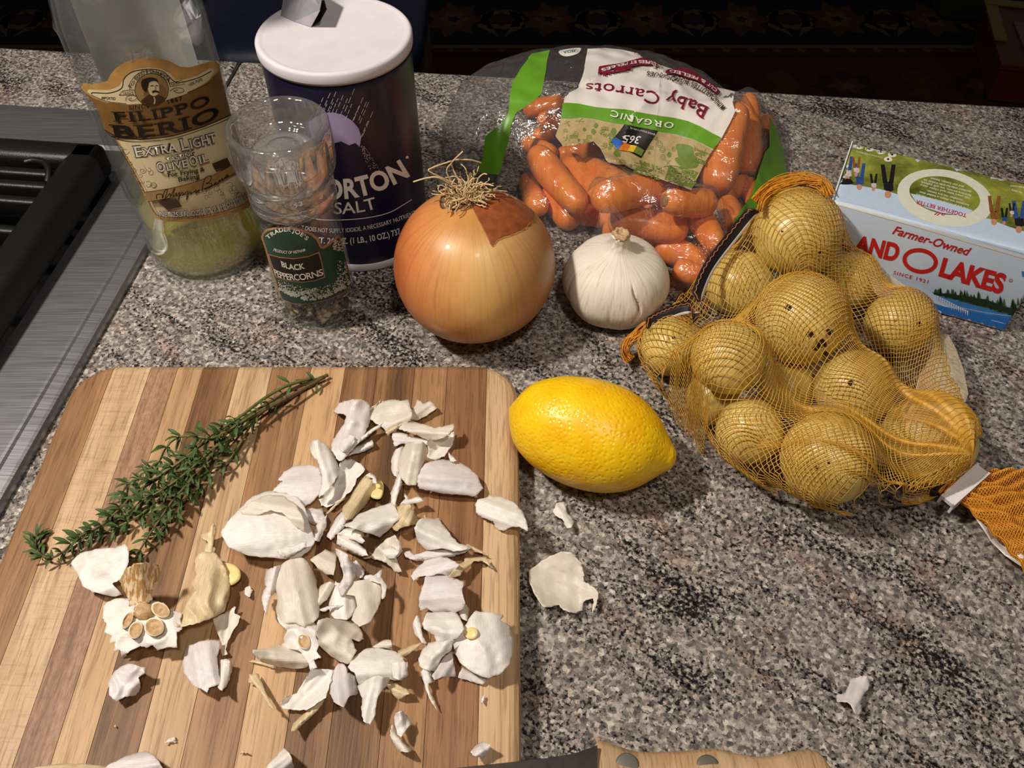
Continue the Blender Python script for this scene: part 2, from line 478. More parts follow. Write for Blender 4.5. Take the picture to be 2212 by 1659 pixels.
for i in range(14):
    x = -2.1 + i * .36 + .1
    rstar(x, 2.09, .10, 8, 3, 1, .8, .7); rstar(x, 2.09, .06, 6, 2, 2, .8, .6); rstar(x, 2.09, .025, 5, 1, 3)
    rp([(x + .14, 2.05), (x + .2, 2.02), (x + .24, 2.1), (x + .2, 2.18), (x + .15, 2.14), (x + .18, 2.09)], 2, 1)
for i in range(16):
    for j in range(5):
        x = -2.1 + i * .31 + (j % 2) * .15; y = 2.8 + j * .24
        rstar(x, y, .08, 6, 3, 1, .9, .55, j); rstar(x, y, .035, 5, 2, 2)
for i in range(16):
    for j in range(2):
        x = -2.1 + i * .31 + (j % 2) * .15; rstar(x, 1.42 + .3 * j, .08, 6, 3, 1, .9, .55, j)
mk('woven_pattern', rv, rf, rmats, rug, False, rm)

# ---------------------------------------------------------------- counter
SO = Vector((-.2195, .577, 0)); SR = Vector((.994, -.1097, 0)); SD = Vector((.1097, .994, 0))
def st(a, b, z=0.0): return SO - SR * a - SD * b + Vector((0, 0, z))      # cooktop frame: a leftward, b towards the cook
BL, BR = P(0, 100), P(2212, 229); bd = (BR - BL).normalized()
ctr = thing('countertop', 'grey speckled granite countertop with dark drifts and pink patches under all the groceries', 'countertop', (.2, .3, 0))
sm = P(504, 155); sm = Vector((sm.x, sm.y, 0))
def onback(p):  # carry a point along the cooktop direction to the rear edge of the counter
    t = ((BL - p).cross(bd)).z / (SD.cross(bd)).z; return p + SD * t
sb = onback(sm); g = SR * .0009
def slab(poly): return prism([(p.x, p.y) for p in poly], -.032, 0, .0035)
front = -.25
def along(p, b): return p - SD * b
main = [sb + g, BR + bd * .55, BR + bd * .55 - SD * 1.05, along(sm, .9) + g]
mk('granite_slab', *slab(main), M_GRAN, ctr, False)
bk = (sm - SD * ((sm - st(0, 0)).dot(SD)) ); q0 = bk - SD * (-.0)
rear = [sb - g, Vector((bk.x, bk.y, 0)) - g - SD * .028, st(.75, .028), onback(st(.75, 0))]
mk('granite_slab', *slab(rear), M_GRAN, ctr, False)
mk('joint', *prism([(p.x, p.y) for p in (sb - g - SD * .002, sb + g - SD * .002, bk + g, bk - g)], -.03, -.0008), M_GAP, ctr, False)
M_CAB = simple('cabinet_paint', (70, 44, 30), .5)
cab = thing('base_cabinet', 'dark wooden base cabinet carrying the granite countertop', 'cabinet', (.25, .2, -.90))
cb = [onback(st(-.01, 0)) - SD * .06, BR + bd * .5 - SD * .06, BR + bd * .5 - SD * 1.0, st(-.01, .9)]
mk('carcass', *prism([(p.x, p.y) for p in cb], -.82, -.0325, .002), M_CAB, cab, False)
mk('plinth', *prism([(p.x, p.y) for p in (cb[0] - SD * .06, cb[1] - SD * .06, cb[2] + SD * .06, cb[3] + SD * .06)], -.8995, -.8205), M_CAB, cab, False)
for i in range(3):
    a = cb[0].lerp(cb[1], .03 + i * .325); b = cb[0].lerp(cb[1], .03 + i * .325 + .29)
    mk('back_panel', *prism([(p.x, p.y) for p in (a + SD * .001, b + SD * .001, b + SD * .014, a + SD * .014)], -.78, -.06, .003), M_CAB, cab, False)

# ---------------------------------------------------------------- cooktop
ck = thing('cooktop', 'stainless steel gas cooktop with black iron grate set into the counter', 'cooktop', tuple(st(.3, .35)))
def ring_flange():
    # cross-section from the outer foot to the pan: (inset, height)
    prof = [(0, .0002), (0, .0042), (.0010, .0058), (.0026, .0064), (.0085, .0070), (.0098, .0080), (.0115, .0082), (.045, .0076), (.0485, .0060), (.0495, -.012)]
    A, B = .76, .56; V, F = [], []
    for i, z in prof:
        bk_ = i * 1.0
        for a, b in ((i, bk_), (A - i, bk_), (A - i, B - i), (i, B - i)):
            V.append(st(a, b, z))
    for k in range(len(prof) - 1):
        for j in range(4):
            l = (j + 1) % 4; F.append((k * 4 + j, k * 4 + l, k * 4 + 4 + l, k * 4 + 4 + j))
    return V, F
mk('rim', *ring_flange(), M_STEEL, ck, False)
V, F = [st(.0490, .0490, -.0115), st(.711, .0490, -.0115), st(.711, .511, -.0115), st(.0490, .511, -.0115)], [(0, 1, 2, 3)]
mk('burner_pan', V, F, M_PAN, ck, False)
mk('underbox', *join(([st(a, b, z) for z in (-.0118, -.06) for a, b in ((.03, .03), (.73, .03), (.73, .53), (.03, .53))], [(0, 1, 5, 4), (1, 2, 6, 5), (2, 3, 7, 6), (3, 0, 4, 7), (4, 5, 6, 7)])), M_PAN, ck, False)
def bar(a0, a1, b0, b1, z0, z1, bev=.003):
    Mx = Matrix(((-SR.x, -SD.x, 0, SO.x), (-SR.y, -SD.y, 0, SO.y), (0, 0, 1, 0), (0, 0, 0, 1)))
    v, f = box(a0, a1, b0, b1, z0, z1, bev, Mx); return v, [q[::-1] for q in f]
gr = mk('grate_frame', *join(bar(.0447, .0665, .078, .50, .012, .035, .005), bar(.0447, .38, .078, .0985, .012, .035, .005), bar(.0447, .38, .485, .505, .012, .035, .005), bar(.36, .38, .078, .50, .012, .035, .005)), M_IRON, ck, True)
for b0 in (.1085, .1215, .1370, .165, .21, .26, .31, .36, .41, .45):
    mk('grate_bar', *bar(.062, .37, b0 - .0035, b0 + .0035, .018, .031, .002), M_IRON, gr)
for a0, b0 in ((.060, .085), (.365, .085), (.060, .49), (.365, .49)):
    mk('grate_foot', *bar(a0 - .008, a0 + .008, b0 - .008, b0 + .008, -.0112, .0125, .002), M_IRON, gr)
hook = catmull([st(.088, .105, .0345), st(.082, .103, .035), st(.074, .105, .035), st(.0685, .112, .034), st(.067, .12, .031)], 5)
mk('grate_lug', *tube(hook, .0022, 8), M_IRON, gr)
for bx, by in ((.21, .19), (.21, .40)):
    c = st(bx, by)
    mk('burner_head', *lathe([(0, -.011), (.042, -.011), (.042, .002), (.036, .006), (.034, .010), (0, .0105)], (c.x, c.y), 40), M_IRON, ck)

# ---------------------------------------------------------------- stool and toy box behind the counter
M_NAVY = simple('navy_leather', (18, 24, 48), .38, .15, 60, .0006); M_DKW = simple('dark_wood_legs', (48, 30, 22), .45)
stl = thing('counter_stool', 'navy blue padded stool standing on the floor behind the salt can', 'stool', (-.30, 1.33, -.90))
seat = []
def rrect(x0, x1, y0, y1, r, n=6):
    o = []
    for cx, cy, a0 in ((x1 - r, y1 - r, 0), (x0 + r, y1 - r, 90), (x0 + r, y0 + r, 180), (x1 - r, y0 + r, 270)):
        for k in range(n + 1):
            a = math.radians(a0 + 90 * k / n); o.append((cx + r * math.cos(a), cy + r * math.sin(a)))
    return o
def cushion(x0, x1, y0, y1, z0, z1, r, puff):
    V, F = [], []; n = None
    for ins, z in ((.012, z0), (0, z0 + .012), (-.006, (z0 + z1) / 2), (0, z1 - .014), (.016, z1 - .002), (.06, z1 + puff * .7), (.11, z1 + puff)):
        q = rrect(x0 + ins, x1 - ins, y0 + ins, y1 - ins, max(r - ins, .01)); n = len(q); V += [(x, y, z) for x, y in q]
    for i in range(6):
        for k in range(n): F.append((i * n + k, i * n + (k + 1) % n, (i + 1) * n + (k + 1) % n, (i + 1) * n + k))
    F.append(tuple(range(n))[::-1]); F.append(tuple(6 * n + k for k in range(n))); return V, F
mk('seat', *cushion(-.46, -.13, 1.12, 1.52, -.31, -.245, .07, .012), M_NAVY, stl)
for sx in (-.42, -.17):
    for sy in (1.16, 1.48): mk('leg', *tube([(sx, sy, -.312), (sx + (-.03 if sx < -.3 else .03), sy + (-.03 if sy < 1.3 else .03), -.8898)], [.02, .014], 8), M_DKW, stl)
mk('footrest', *tube([(-.436, 1.145, -.62), (-.155, 1.145, -.62)], .011, 8), M_DKW, stl)
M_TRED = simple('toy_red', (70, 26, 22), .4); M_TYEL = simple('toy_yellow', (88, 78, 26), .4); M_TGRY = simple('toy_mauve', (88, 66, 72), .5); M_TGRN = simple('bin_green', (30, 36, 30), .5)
tb = thing('toy_box', 'dim red box with yellow trim and a mauve stripe on the rug', 'box', (1.42, 2.1, -.89))
Tm = Matrix.Translation((1.22, 2.02, 0)) @ Matrix.Rotation(math.radians(-12), 4, 'Z')
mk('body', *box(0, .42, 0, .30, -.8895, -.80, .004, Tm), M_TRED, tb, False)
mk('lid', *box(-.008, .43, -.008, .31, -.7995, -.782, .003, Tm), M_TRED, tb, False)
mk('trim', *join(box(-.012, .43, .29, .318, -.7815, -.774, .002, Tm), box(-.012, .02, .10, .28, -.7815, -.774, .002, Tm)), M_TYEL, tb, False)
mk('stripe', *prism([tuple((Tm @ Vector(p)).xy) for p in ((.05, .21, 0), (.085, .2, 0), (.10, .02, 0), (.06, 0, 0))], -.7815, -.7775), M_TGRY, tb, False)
bn = thing('storage_bin', 'dark green bin with a painted pale highlight behind the red box', 'bin', (1.45, 2.58, -.89))
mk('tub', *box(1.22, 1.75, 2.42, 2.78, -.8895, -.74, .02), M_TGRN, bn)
mk('knob', *lathe([(0, 0), (.018, 0), (.024, .015), (.015, .03), (0, .033)], (1.46, 2.52), 20, z0=-.7395), simple('bin_highlight_pale', (120, 120, 126), .3), bn)  # pale solid standing in for a highlight on the bin
# ---------------------------------------------------------------- cutting board
def wood(name, lo, mid, hi, fig=0.0, speck=0.0):
    t = NT(name); v = t.coord('Object', (1, 1, 1), rnd=True)
    s = t.new('ShaderNodeMapping'); s.inputs['Scale'].default_value = (110, 3.5, 60); t.link(v, s.inputs[0])
    n = t.noise(s.outputs[0], 1.0, 5, .62, .35)
    s2 = t.new('ShaderNodeMapping'); s2.inputs['Scale'].default_value = (26, 2.2, 10); t.link(v, s2.inputs[0])
    n2 = t.noise(s2.outputs[0], 1.0, 3, .5, 1.1)
    c = t.ramp(n, [(.36, rgb(lo)), (.5, rgb(mid)), (.64, rgb(hi))])
    c = t.mix(.55, c, t.ramp(n2, [(.3, tuple(x * .62 for x in rgb(mid))), (.55, rgb(mid)), (.7, rgb(hi))]))
    s3 = t.new('ShaderNodeMapping'); s3.inputs['Scale'].default_value = (900, 45, 200); t.link(v, s3.inputs[0])
    n3 = t.noise(s3.outputs[0], 1.0, 2, .6); c = t.mix(.5, c, t.ramp(n3, [(.36, (.42, .36, .32)), (.49, (1, 1, 1))]), 'MULTIPLY')
    if fig:
        s4 = t.new('ShaderNodeMapping'); s4.inputs['Scale'].default_value = (45, 330, 20); t.link(v, s4.inputs[0])
        n4 = t.noise(s4.outputs[0], 1.0, 3, .6, 1.6); c = t.mix(fig, c, t.ramp(n4, [(.38, (.62, .5, .4)), (.52, (1, 1, 1))]), 'MULTIPLY')
    if speck:
        s5 = t.new('ShaderNodeMapping'); s5.inputs['Scale'].default_value = (700, 260, 300); t.link(v, s5.inputs[0]); n5 = t.noise(s5.outputs[0], 1, 3, .7); c = t.mix(speck, c, t.ramp(n5, [(.4, (.55, .5, .46)), (.55, (1.0, 1.0, 1.0)), (.7, (1.25, 1.2, 1.15))]), 'MULTIPLY')
    t.pbsdf(c, .5, spec=.3, normal=t.bump(n3, .25, .0006)); return t.m
WL = wood('teak_light', (156, 122, 88), (194, 160, 120), (212, 182, 146))
WLF = wood('teak_light_wavy', (160, 126, 94), (196, 163, 126), (214, 186, 150), .3)
WH = wood('teak_honey', (152, 116, 80), (188, 150, 108), (204, 170, 128))
WM = wood('teak_brown', (116, 82, 54), (154, 114, 78), (182, 142, 102))
WS = wood('teak_speckled', (132, 98, 74), (162, 124, 96), (186, 148, 120), 0, .45)
WD = wood('teak_dark_streaked', (64, 44, 30), (120, 86, 56), (166, 126, 86))
WN = wood('teak_walnut', (104, 70, 46), (138, 98, 66), (164, 122, 86))
BX0, BX1, BY0, BY1, BZ, BR_ = -.2385, .0036, -.02, .3222, .018, .024
board = thing('cutting_board', 'striped teak cutting board with rounded corners on the granite', 'cutting board', ((BX0 + BX1) / 2, .15, 0))
cuts = [0, .083, .167, .228, .286, .366, .442, .53, .607, .68, .765, .839, .928, 1]
wmat = [WM, WLF, WS, WH, WD, WL, WM, WH, WD, WM, WL, WN, WL]
wmat = [WM, WLF, WS, WH, WD, WL, WM, WH, WD, WD, WM, WN, WL]
def plank(f0, f1):
    gap = .00012; V, F = [], []; levels = [(.0025, .0004), (.0006, .0030), (0, .006), (0, .0125), (.0008, .0155), (.0028, .0173), (.0048, .018)]
    n = 0
    for ins, z in levels:
        x0, x1, y0, y1 = BX0 + ins, BX1 - ins, BY0 + ins, BY1 - ins; r = BR_ - ins
        W = BX1 - BX0; xa = max(BX0 + W * f0 + (gap if f0 > 0 else 0), x0); xb = min(BX0 + W * f1 - (gap if f1 < 1 else 0), x1)
        def ext(x):
            if x < x0 + r: d = x0 + r - x
            elif x > x1 - r: d = x - (x1 - r)
            else: d = 0
            return r - math.sqrt(max(r * r - d * d, 0))
        N = 14; xs = [xa + (xb - xa) * (.5 - .5 * math.cos(math.pi * k / N)) for k in range(N + 1)]
        ringp = [(x, y0 + ext(x), z) for x in xs] + [(x, y1 - ext(x), z) for x in xs[::-1]]
        n = len(ringp); V += ringp
    for i in range(len(levels) - 1):
        for k in range(n): F.append((i * n + k, i * n + (k + 1) % n, (i + 1) * n + (k + 1) % n, (i + 1) * n + k))
    F.append(tuple(range(n))[::-1]); F.append(tuple((len(levels) - 1) * n + k for k in range(n)))
    return V, F
for i in range(len(cuts) - 1):
    v, f = plank(cuts[i], cuts[i + 1]); mk('plank', v, f, wmat[i], board, False, origin=(BX0 + (BX1 - BX0) * cuts[i] - board.location.x, 0, 0))

# ---------------------------------------------------------------- olive oil bottle
M_GLASS = clear('bottle_glass', (.97, .98, .97), .04, .08, .035, (.8, .84, .88))  # grey haze in the colour imitates reflections on the glass
M_OIL = clear('olive_oil', (.98, .93, .50), .02, .03, .24, (.90, .76, .14), .3, 1.3)  # yellow haze in the colour imitates light glowing through the oil
M_BACKLAB = simple('back_label_paper', (240, 234, 230), .6, .08, 40)
INK_W = simple('ink_white', (232, 226, 216), .5, .04); INK_K = simple('ink_black', (26, 20, 16), .45, .1); INK_GOLD = simple('label_gold', (196, 150, 84), .38, .2, 120)
INK_BR = simple('label_bronze', (134, 98, 52), .4, .15, 90); INK_CR = simple('label_cream', (226, 208, 164), .5, .06, 90); INK_TAN = simple('ink_tan', (164, 130, 78), .5, .1)
INK_DBR = simple('ink_dark_brown', (70, 48, 24), .5, .1); INK_FINE = simple('ink_fine_line', (120, 104, 74), .5, .1)
bc = P(455, 545); bcx, bcy = bc.x - .0015, bc.y + .006
bot = thing('olive_oil_bottle', 'clear glass olive oil bottle with gold label, nearly empty', 'bottle', (bcx, bcy, 0))
oprof = [(.0, .0040), (.020, .0030), (.0300, .0004), (.0335, .0004), (.0362, .003), (.0368, .008), (.0364, .016), (.0352, .026), (.0348, .034), (.0354, .042), (.0362, .050), (.0368, .060), (.0370, .075), (.0370, .150), (.0366, .160), (.0352, .172), (.0322, .186), (.0280, .199), (.0230, .211), (.0180, .224), (.0150, .238), (.0140, .262), (.0152, .264), (.0152, .270), (.0138, .271)]
def prof_r(z, prof):
    q = prof[3:]
    for (r0, z0), (r1, z1) in zip(q, q[1:]):
        if z0 <= z <= z1: return r0 + (r1 - r0) * (z - z0) / max(z1 - z0, 1e-9)
    return q[-1][0]
def refine(prof, d):
    o = [prof[0]]
    for a, b in zip(prof, prof[1:]):
        L = math.hypot(b[0] - a[0], b[1] - a[1]); n = max(1, int(L / d))
        o += [(a[0] + (b[0] - a[0]) * k / n, a[1] + (b[1] - a[1]) * k / n) for k in range(1, n + 1)]
    return o
op = [(p.x, p.y) for p in catmull([(r, z, 0) for r, z in oprof], 3)]; op = refine(op, .003)
def emboss(a, z):
    e = 1.0
    if .148 < z < .166:
        k = math.sin((z - .148) / .018 * math.pi); e += .05 * k * max(0, noise.noise((math.cos(a) * 6, math.sin(a) * 6, z * 260)))
    return e
outer = lathe(op, (bcx, bcy), 128, emboss)
ip = [(0, .0062), (.02, .0052), (.031, .0034), (.0342, .007)] + [(max(r - .0022, .008), z) for r, z in oprof[6:]]
inner = lathe([(p.x, p.y) for p in catmull([(r, z, 0) for r, z in ip], 3)], (bcx, bcy), 96)
inner = (inner[0], [f[::-1] for f in inner[1]])
mk('glass_body', outer[0], outer[1], M_GLASS, bot); mk('glass_inner_wall', inner[0], inner[1], M_GLASS, bot)
oz = .040
oil = [(0, .0064), (.02, .0054), (.0309, .0036), (.0341, .0071), (.0341, .016), (.0329, .026), (.0325, .034), (.0330, oz), (0, oz)]
mk('oil', *lathe(refine(oil, .004), (bcx, bcy), 96), M_OIL, bot)
M_CAPG = simple('bottle_cap_green', (30, 60, 36), .4)
cp = [(0, .287), (.013, .287), (.0155, .285), (.016, .282), (.016, .256), (.0155, .2555)]
mk('cap', *lathe(cp, (bcx, bcy), 60, lambda a, z: 1 + .012 * math.cos(a * 40)), M_CAPG, bot)
face = math.atan2(-bcy, -bcx)      # the side of the bottle turned to the cook
V, F = [], []; NA, NZ = 40, 40
for j in range(NZ + 1):
    z = .045 + (.182 - .045) * j / NZ
    for i in range(NA + 1):
        a = face + math.pi + math.radians(-46 + 92 * i / NA); r = prof_r(z, oprof) + .0003
        V.append((bcx + r * math.cos(a), bcy + r * math.sin(a), z))
for j in range(NZ):
    for i in range(NA): b = j * (NA + 1) + i; F.append((b, b + 1, b + NA + 2, b + NA + 1))
mk('back_label', V, F, M_BACKLAB, bot)
smoothout = lathe(op, (bcx, bcy), 128)
D = Decal(smoothout, .00025, 8, .00005)
S1 = lambda L: [(x / 2.962, y / 2.962) for x, y in L]
lab = S1([(520, 560), (535, 528), (600, 540), (690, 515), (705, 480), (740, 435), (800, 395), (900, 368), (1000, 365), (1080, 388), (1150, 425), (1210, 430), (1330, 395), (1375, 388), (1398, 410), (1430, 560), (1475, 740), (1520, 880), (1565, 1030), (1610, 1290), (1590, 1325), (1500, 1365), (1350, 1400), (1200, 1418), (1070, 1415), (1000, 1395), (975, 1355), (900, 1195), (800, 995), (700, 800), (600, 650), (545, 585)])
D.poly(lab, INK_GOLD)
D.poly(S1([(640, 690), (700, 800), (760, 880), (900, 895), (1100, 875), (1300, 815), (1478, 738), (1520, 880), (1565, 1030), (1605, 1275), (1500, 1335), (1350, 1372), (1200, 1388), (1075, 1388), (1010, 1370), (985, 1335), (910, 1180), (810, 990), (720, 815)]), INK_CR)
D.poly(S1([(545, 590), (600, 625), (680, 655), (820, 668), (1000, 660), (1180, 605), (1300, 550), (1400, 450), (1430, 560), (1475, 738), (1300, 812), (1100, 872), (900, 892), (760, 878), (672, 832), (640, 720), (590, 640)]), INK_BR)
D.line(S1([(672, 828), (760, 872), (900, 886), (1100, 866), (1300, 806), (1474, 732)]), 1.5, INK_K); D.line(S1([(680, 842), (765, 890), (900, 903), (1100, 883), (1300, 822), (1478, 750)]), 1.2, INK_DBR)
D.poly(S1([(562, 585), (572, 570), (600, 572), (700, 574), (765, 548), (790, 505), (815, 470), (870, 440), (950, 428), (1030, 438), (1090, 470), (1125, 508), (1170, 508), (1260, 482), (1335, 436), (1362, 440), (1366, 462), (1330, 515), (1250, 565), (1180, 602), (1000, 658), (820, 666), (690, 652), (600, 615)]), INK_CR)
D.line(S1([(592, 600), (600, 590), (700, 592), (778, 562), (795, 500), (850, 455), (950, 440), (1040, 455), (1115, 520), (1170, 522), (1270, 494), (1345, 455)]), 1.8, INK_K)
D.line(S1([(590, 605), (690, 645), (810, 660)]), 1.2, INK_DBR); D.line(S1([(1195, 590), (1260, 562), (1330, 530)]), 1.2, INK_DBR)
for sx, pts in ((0, [(765, 605), (785, 578), (855, 570), (860, 602)]), (1, [(1080, 530), (1160, 512), (1180, 535), (1085, 552)])):
    D.line(S1(pts), 1.1, INK_K, False, True)
D.text('TRADE', S1([(785, 602), (855, 594)]), 5.5, INK_DBR); D.text('MARK', S1([(1085, 550), (1150, 532)]), 5.5, INK_DBR)
D.line(S1([(805, 640), (815, 615), (850, 605), (880, 620), (850, 640), (825, 632), (845, 622)]), 1.2, INK_DBR); D.line(S1([(1085, 580), (1120, 560), (1165, 565), (1172, 582), (1140, 592), (1110, 580), (1135, 572)]), 1.2, INK_DBR)
D.line(S1([(832, 570), (830, 540), (850, 500), (890, 465), (950, 450), (1010, 462), (1060, 492), (1085, 530)]), 1.2, INK_K)
D.circle(970 / 2.962, 570 / 2.962, 36.5, 36, INK_DBR); D.circle(970 / 2.962, 570 / 2.962, 35, 34.5, INK_TAN)
D.circle(990 / 2.962, 590 / 2.962, 24, 22, INK_BR)
# engraved bust of a moustached man
D.poly(S1([(905, 640), (940, 608), (965, 600), (985, 618), (1010, 604), (1045, 618), (1055, 630), (1010, 662), (960, 668), (920, 655)]), INK_DBR, True)
D.poly(S1([(935, 530), (950, 515), (990, 512), (1012, 535), (1016, 570), (1010, 596), (985, 608), (960, 598), (945, 565)]), INK_CR, True)
D.poly(S1([(905, 545), (905, 515), (925, 498), (965, 490), (1000, 500), (1010, 520), (985, 512), (955, 522), (948, 545), (940, 575), (925, 580)]), INK_K, True)
D.poly(S1([(972, 578), (990, 572), (1012, 578), (1014, 590), (992, 584), (976, 590)]), INK_K, True)
D.line(S1([(962, 545), (980, 541)]), 2, INK_K); D.line(S1([(994, 541), (1008, 545)]), 2, INK_K); D.line(S1([(990, 545), (996, 565), (988, 570)]), 1.3, INK_DBR); D.line(S1([(984, 615), (990, 640), (985, 660)]), 2.2, INK_CR)
D.text('Fco BERIO & Co LUCCA', S1([(845, 560), (945, 462), (1072, 522)]), 9.5, INK_K, .008)
D.text('IMPORTED', S1([(652, 632), (742, 637)]), 6, INK_DBR, .01); D.text('100% PURE', S1([(1205, 552), (1292, 512)]), 6, INK_DBR, .01)
D.text('SINCE', S1([(828, 697), (958, 683)]), 8.5, INK_K, .01, 0, .06, 1.1); D.text('1867', S1([(1065, 662), (1165, 636)]), 8.5, INK_K, .01, 0, .06, 1.1)
D.text('FILIPPO', S1([(736, 772), (1050, 748), (1338, 658)]), 22, INK_K, .016, 0, .09, 1.1, 21, (-.24, -1))
D.text('BERIO', S1([(730, 872), (1080, 852), (1398, 742)]), 28, INK_K, .02, 0, .10, 1.08, 26, (-.24, -1))
def outlined(t, path, h, lean=(-.26, -1), h2=None, sp=1.02):
    D.text(t, path, h, INK_FINE, .075, 0, .08, sp, h2, lean); D.text(t, path, h, INK_K, .045, 0, .07, sp, h2, lean); D.text(t, path, h, INK_W, .008, 0, .055, sp, h2, lean)
outlined('E', S1([(868, 1003), (920, 998)]), 24); outlined('XTRA', S1([(928, 996), (1142, 962)]), 18.5)
outlined('L', S1([(1158, 958), (1208, 948)]), 25); outlined('IGHT', S1([(1215, 946), (1378, 902)]), 20)
outlined('TASTING', S1([(1066, 1033), (1246, 988)]), 10.5); outlined('O', S1([(1010, 1093), (1062, 1087)]), 21); outlined('LIVE', S1([(1068, 1085), (1200, 1058)]), 16); outlined('O', S1([(1212, 1055), (1262, 1046)]), 21); outlined('IL', S1([(1268, 1042), (1330, 1022)]), 17)
D.text('For Frying &', S1([(1075, 1124), (1305, 1086)]), 9, INK_K, .02, 0, .05); D.text('Baking', S1([(1140, 1153), (1272, 1130)]), 9, INK_K, .02, 0, .05)
rr = random.Random(3)
for k in range(46):     # engraved botanical drawing along the lower edge
    if k < 12: x, y = 770 + rr.random() * 40 + k * 12, 930 + k * 32 + rr.random() * 40
    elif k < 24: x, y = 880 + rr.random() * 120, 1080 + rr.random() * 110
    else: x, y = 1190 + rr.random() * 360, 1180 + rr.random() * 130
    q = []; a = rr.random() * 6; r0 = 10 + rr.random() * 16
    for i in range(6): q.append((x + r0 * (1 - i * .1) * math.cos(a + i * 1.05), y + r0 * (1 - i * .1) * math.sin(a + i * 1.05)))
    D.line(S1(q), .8, INK_FINE)
D.line(S1([(738, 880), (820, 1010), (920, 1190), (995, 1345), (1060, 1375), (1200, 1375), (1350, 1358), (1500, 1320), (1590, 1270)]), 1.2, INK_DBR)
D.poly(S1([(1345, 1040), (1440, 1003), (1462, 1050), (1370, 1082)]), INK_DBR)
D.poly(S1([(1015, 1278), (1130, 1260), (1165, 1310), (1075, 1330)]), INK_DBR)
D.poly(S1([(935, 1218), (1080, 1195), (1200, 1165), (1340, 1118), (1470, 1050), (1500, 1095), (1360, 1172), (1190, 1232), (955, 1280)]), INK_TAN)
D.line(S1([(935, 1218), (1080, 1195), (1200, 1165), (1340, 1118), (1470, 1050)]), 1, INK_K); D.line(S1([(955, 1280), (1190, 1232), (1360, 1172), (1500, 1095)]), 1, INK_K)
D.line(S1([(1010, 1262), (1008, 1235), (1040, 1230), (1045, 1255), (1055, 1215), (1075, 1200), (1060, 1260), (1090, 1225), (1092, 1248), (1110, 1205), (1118, 1195), (1108, 1246), (1130, 1222), (1128, 1244), (1150, 1220), (1140, 1270), (1160, 1222), (1172, 1228), (1165, 1240), (1200, 1214), (1190, 1268), (1212, 1218), (1220, 1226), (1214, 1236), (1250, 1205), (1248, 1226), (1268, 1204), (1266, 1222)]), 1.5, INK_K)
D.line(S1([(1285, 1210), (1305, 1130), (1340, 1118), (1335, 1150), (1310, 1165), (1345, 1165), (1330, 1195), (1300, 1200), (1350, 1180), (1375, 1155), (1362, 1170), (1380, 1172), (1395, 1140), (1392, 1158), (1412, 1132), (1412, 1150), (1440, 1110), (1442, 1128), (1425, 1130), (1450, 1118)]), 1.5, INK_K)
D.text('NET 25.3 FL OZ (1 PT 9.3 FL OZ) 750 mL', S1([(1025, 1372), (1330, 1352), (1580, 1252)]), 11, INK_K, .06, 0, 0, .92); D.text('NET 25.3 FL OZ (1 PT 9.3 FL OZ) 750 mL', S1([(1025, 1372), (1330, 1352), (1580, 1252)]), 11, INK_W, .005, 0, 0, .92)
D.build('front_label', bot)

# ---------------------------------------------------------------- salt can
M_CAN = simple('can_paper_navy', (26, 23, 50), .33, .12, 40); M_LID = simple('lid_paper', (206, 199, 203), .6, .05, 60, .0003)
M_TIN = simple('spout_tin', (190, 186, 196), .35, .1, 200, metal=.6); M_HOLE = simple('spout_opening', (10, 9, 10), .8)
INK_LAV = simple('ink_lavender', (176, 160, 206), .45, .05)
sc_ = P(790, 495); scx, scy = sc_.x, sc_.y; SRAD = .0415
salt = thing('salt_can', 'dark blue round salt can with white lid and open tin spout', 'can', (scx, scy, 0))
body = lathe(refine([(0, .0012), (SRAD - .003, .0012), (SRAD - .0008, .0003), (SRAD, .0012), (SRAD, .136), (0, .136)], .01), (scx, scy), 128)
mk('can_body', body[0], body[1], M_CAN, salt)
LR = SRAD + .0010
mk('lid', *lathe([(SRAD + .0002, .1315), (LR, .1312), (LR + .0002, .1325), (LR + .0002, .1366), (LR - .0007, .1378), (LR - .002, .1381), (LR - .0032, .1376), (LR - .0045, .1372), (0, .1370)], (scx, scy), 128), M_LID, salt)
mk('base_band', *lathe([(SRAD + .0001, .0005), (SRAD + .0004, .001), (SRAD + .0004, .0058), (SRAD + .0001, .0062)], (scx, scy), 128), M_LID, salt)
a0, a1, a2 = P(606, 33, .1374), P(671, 58, .1374), P(705, 30, .1374)
hz = .016
up1 = Vector((-.004, .006, hz)); up2 = Vector((.003, .009, hz))
b0, b1, b2 = P(618, -40, .150), P(690, 22, .1490), P(700, 8, .1470)
spv, spf = [], []
for p, q in ((a0, b0), (a0.lerp(a1, .5) + Vector((-.0006, -.0006, 0)), b0.lerp(b1, .5)), (a1, b1)): spv += [p, q]
spf = [(0, 2, 3, 1), (2, 4, 5, 3)]
spv += [P(660, -60, .156), P(700, -30, .152)]
spf += [(1, 3, 5, 7, 6)]
sp = mk('spout', spv, spf, M_TIN, salt, False)
so = sp.modifiers.new('s', 'SOLIDIFY'); so.thickness = .0005
hb = [P(x, y, .13745) for x, y in ((655, 30), (668, 52), (672, 57), (692, 44), (706, 20), (700, -2), (680, -14), (655, -14))]
mk('spout_opening', hb, [tuple(range(8))], M_HOLE, salt, False)  # flat black sheet painted for the darkness inside the spout
D = Decal(body, .0002, 9, .00005); S2 = lambda L: [(450 + x / 2.962, 180 + y / 2.962) for x, y in L]
D.poly(S2([(640, 250), (690, 215), (745, 187), (800, 184), (860, 200), (920, 238), (960, 285), (978, 340), (968, 405), (940, 380), (900, 395), (850, 370), (790, 385), (730, 360), (670, 380)]), INK_LAV)
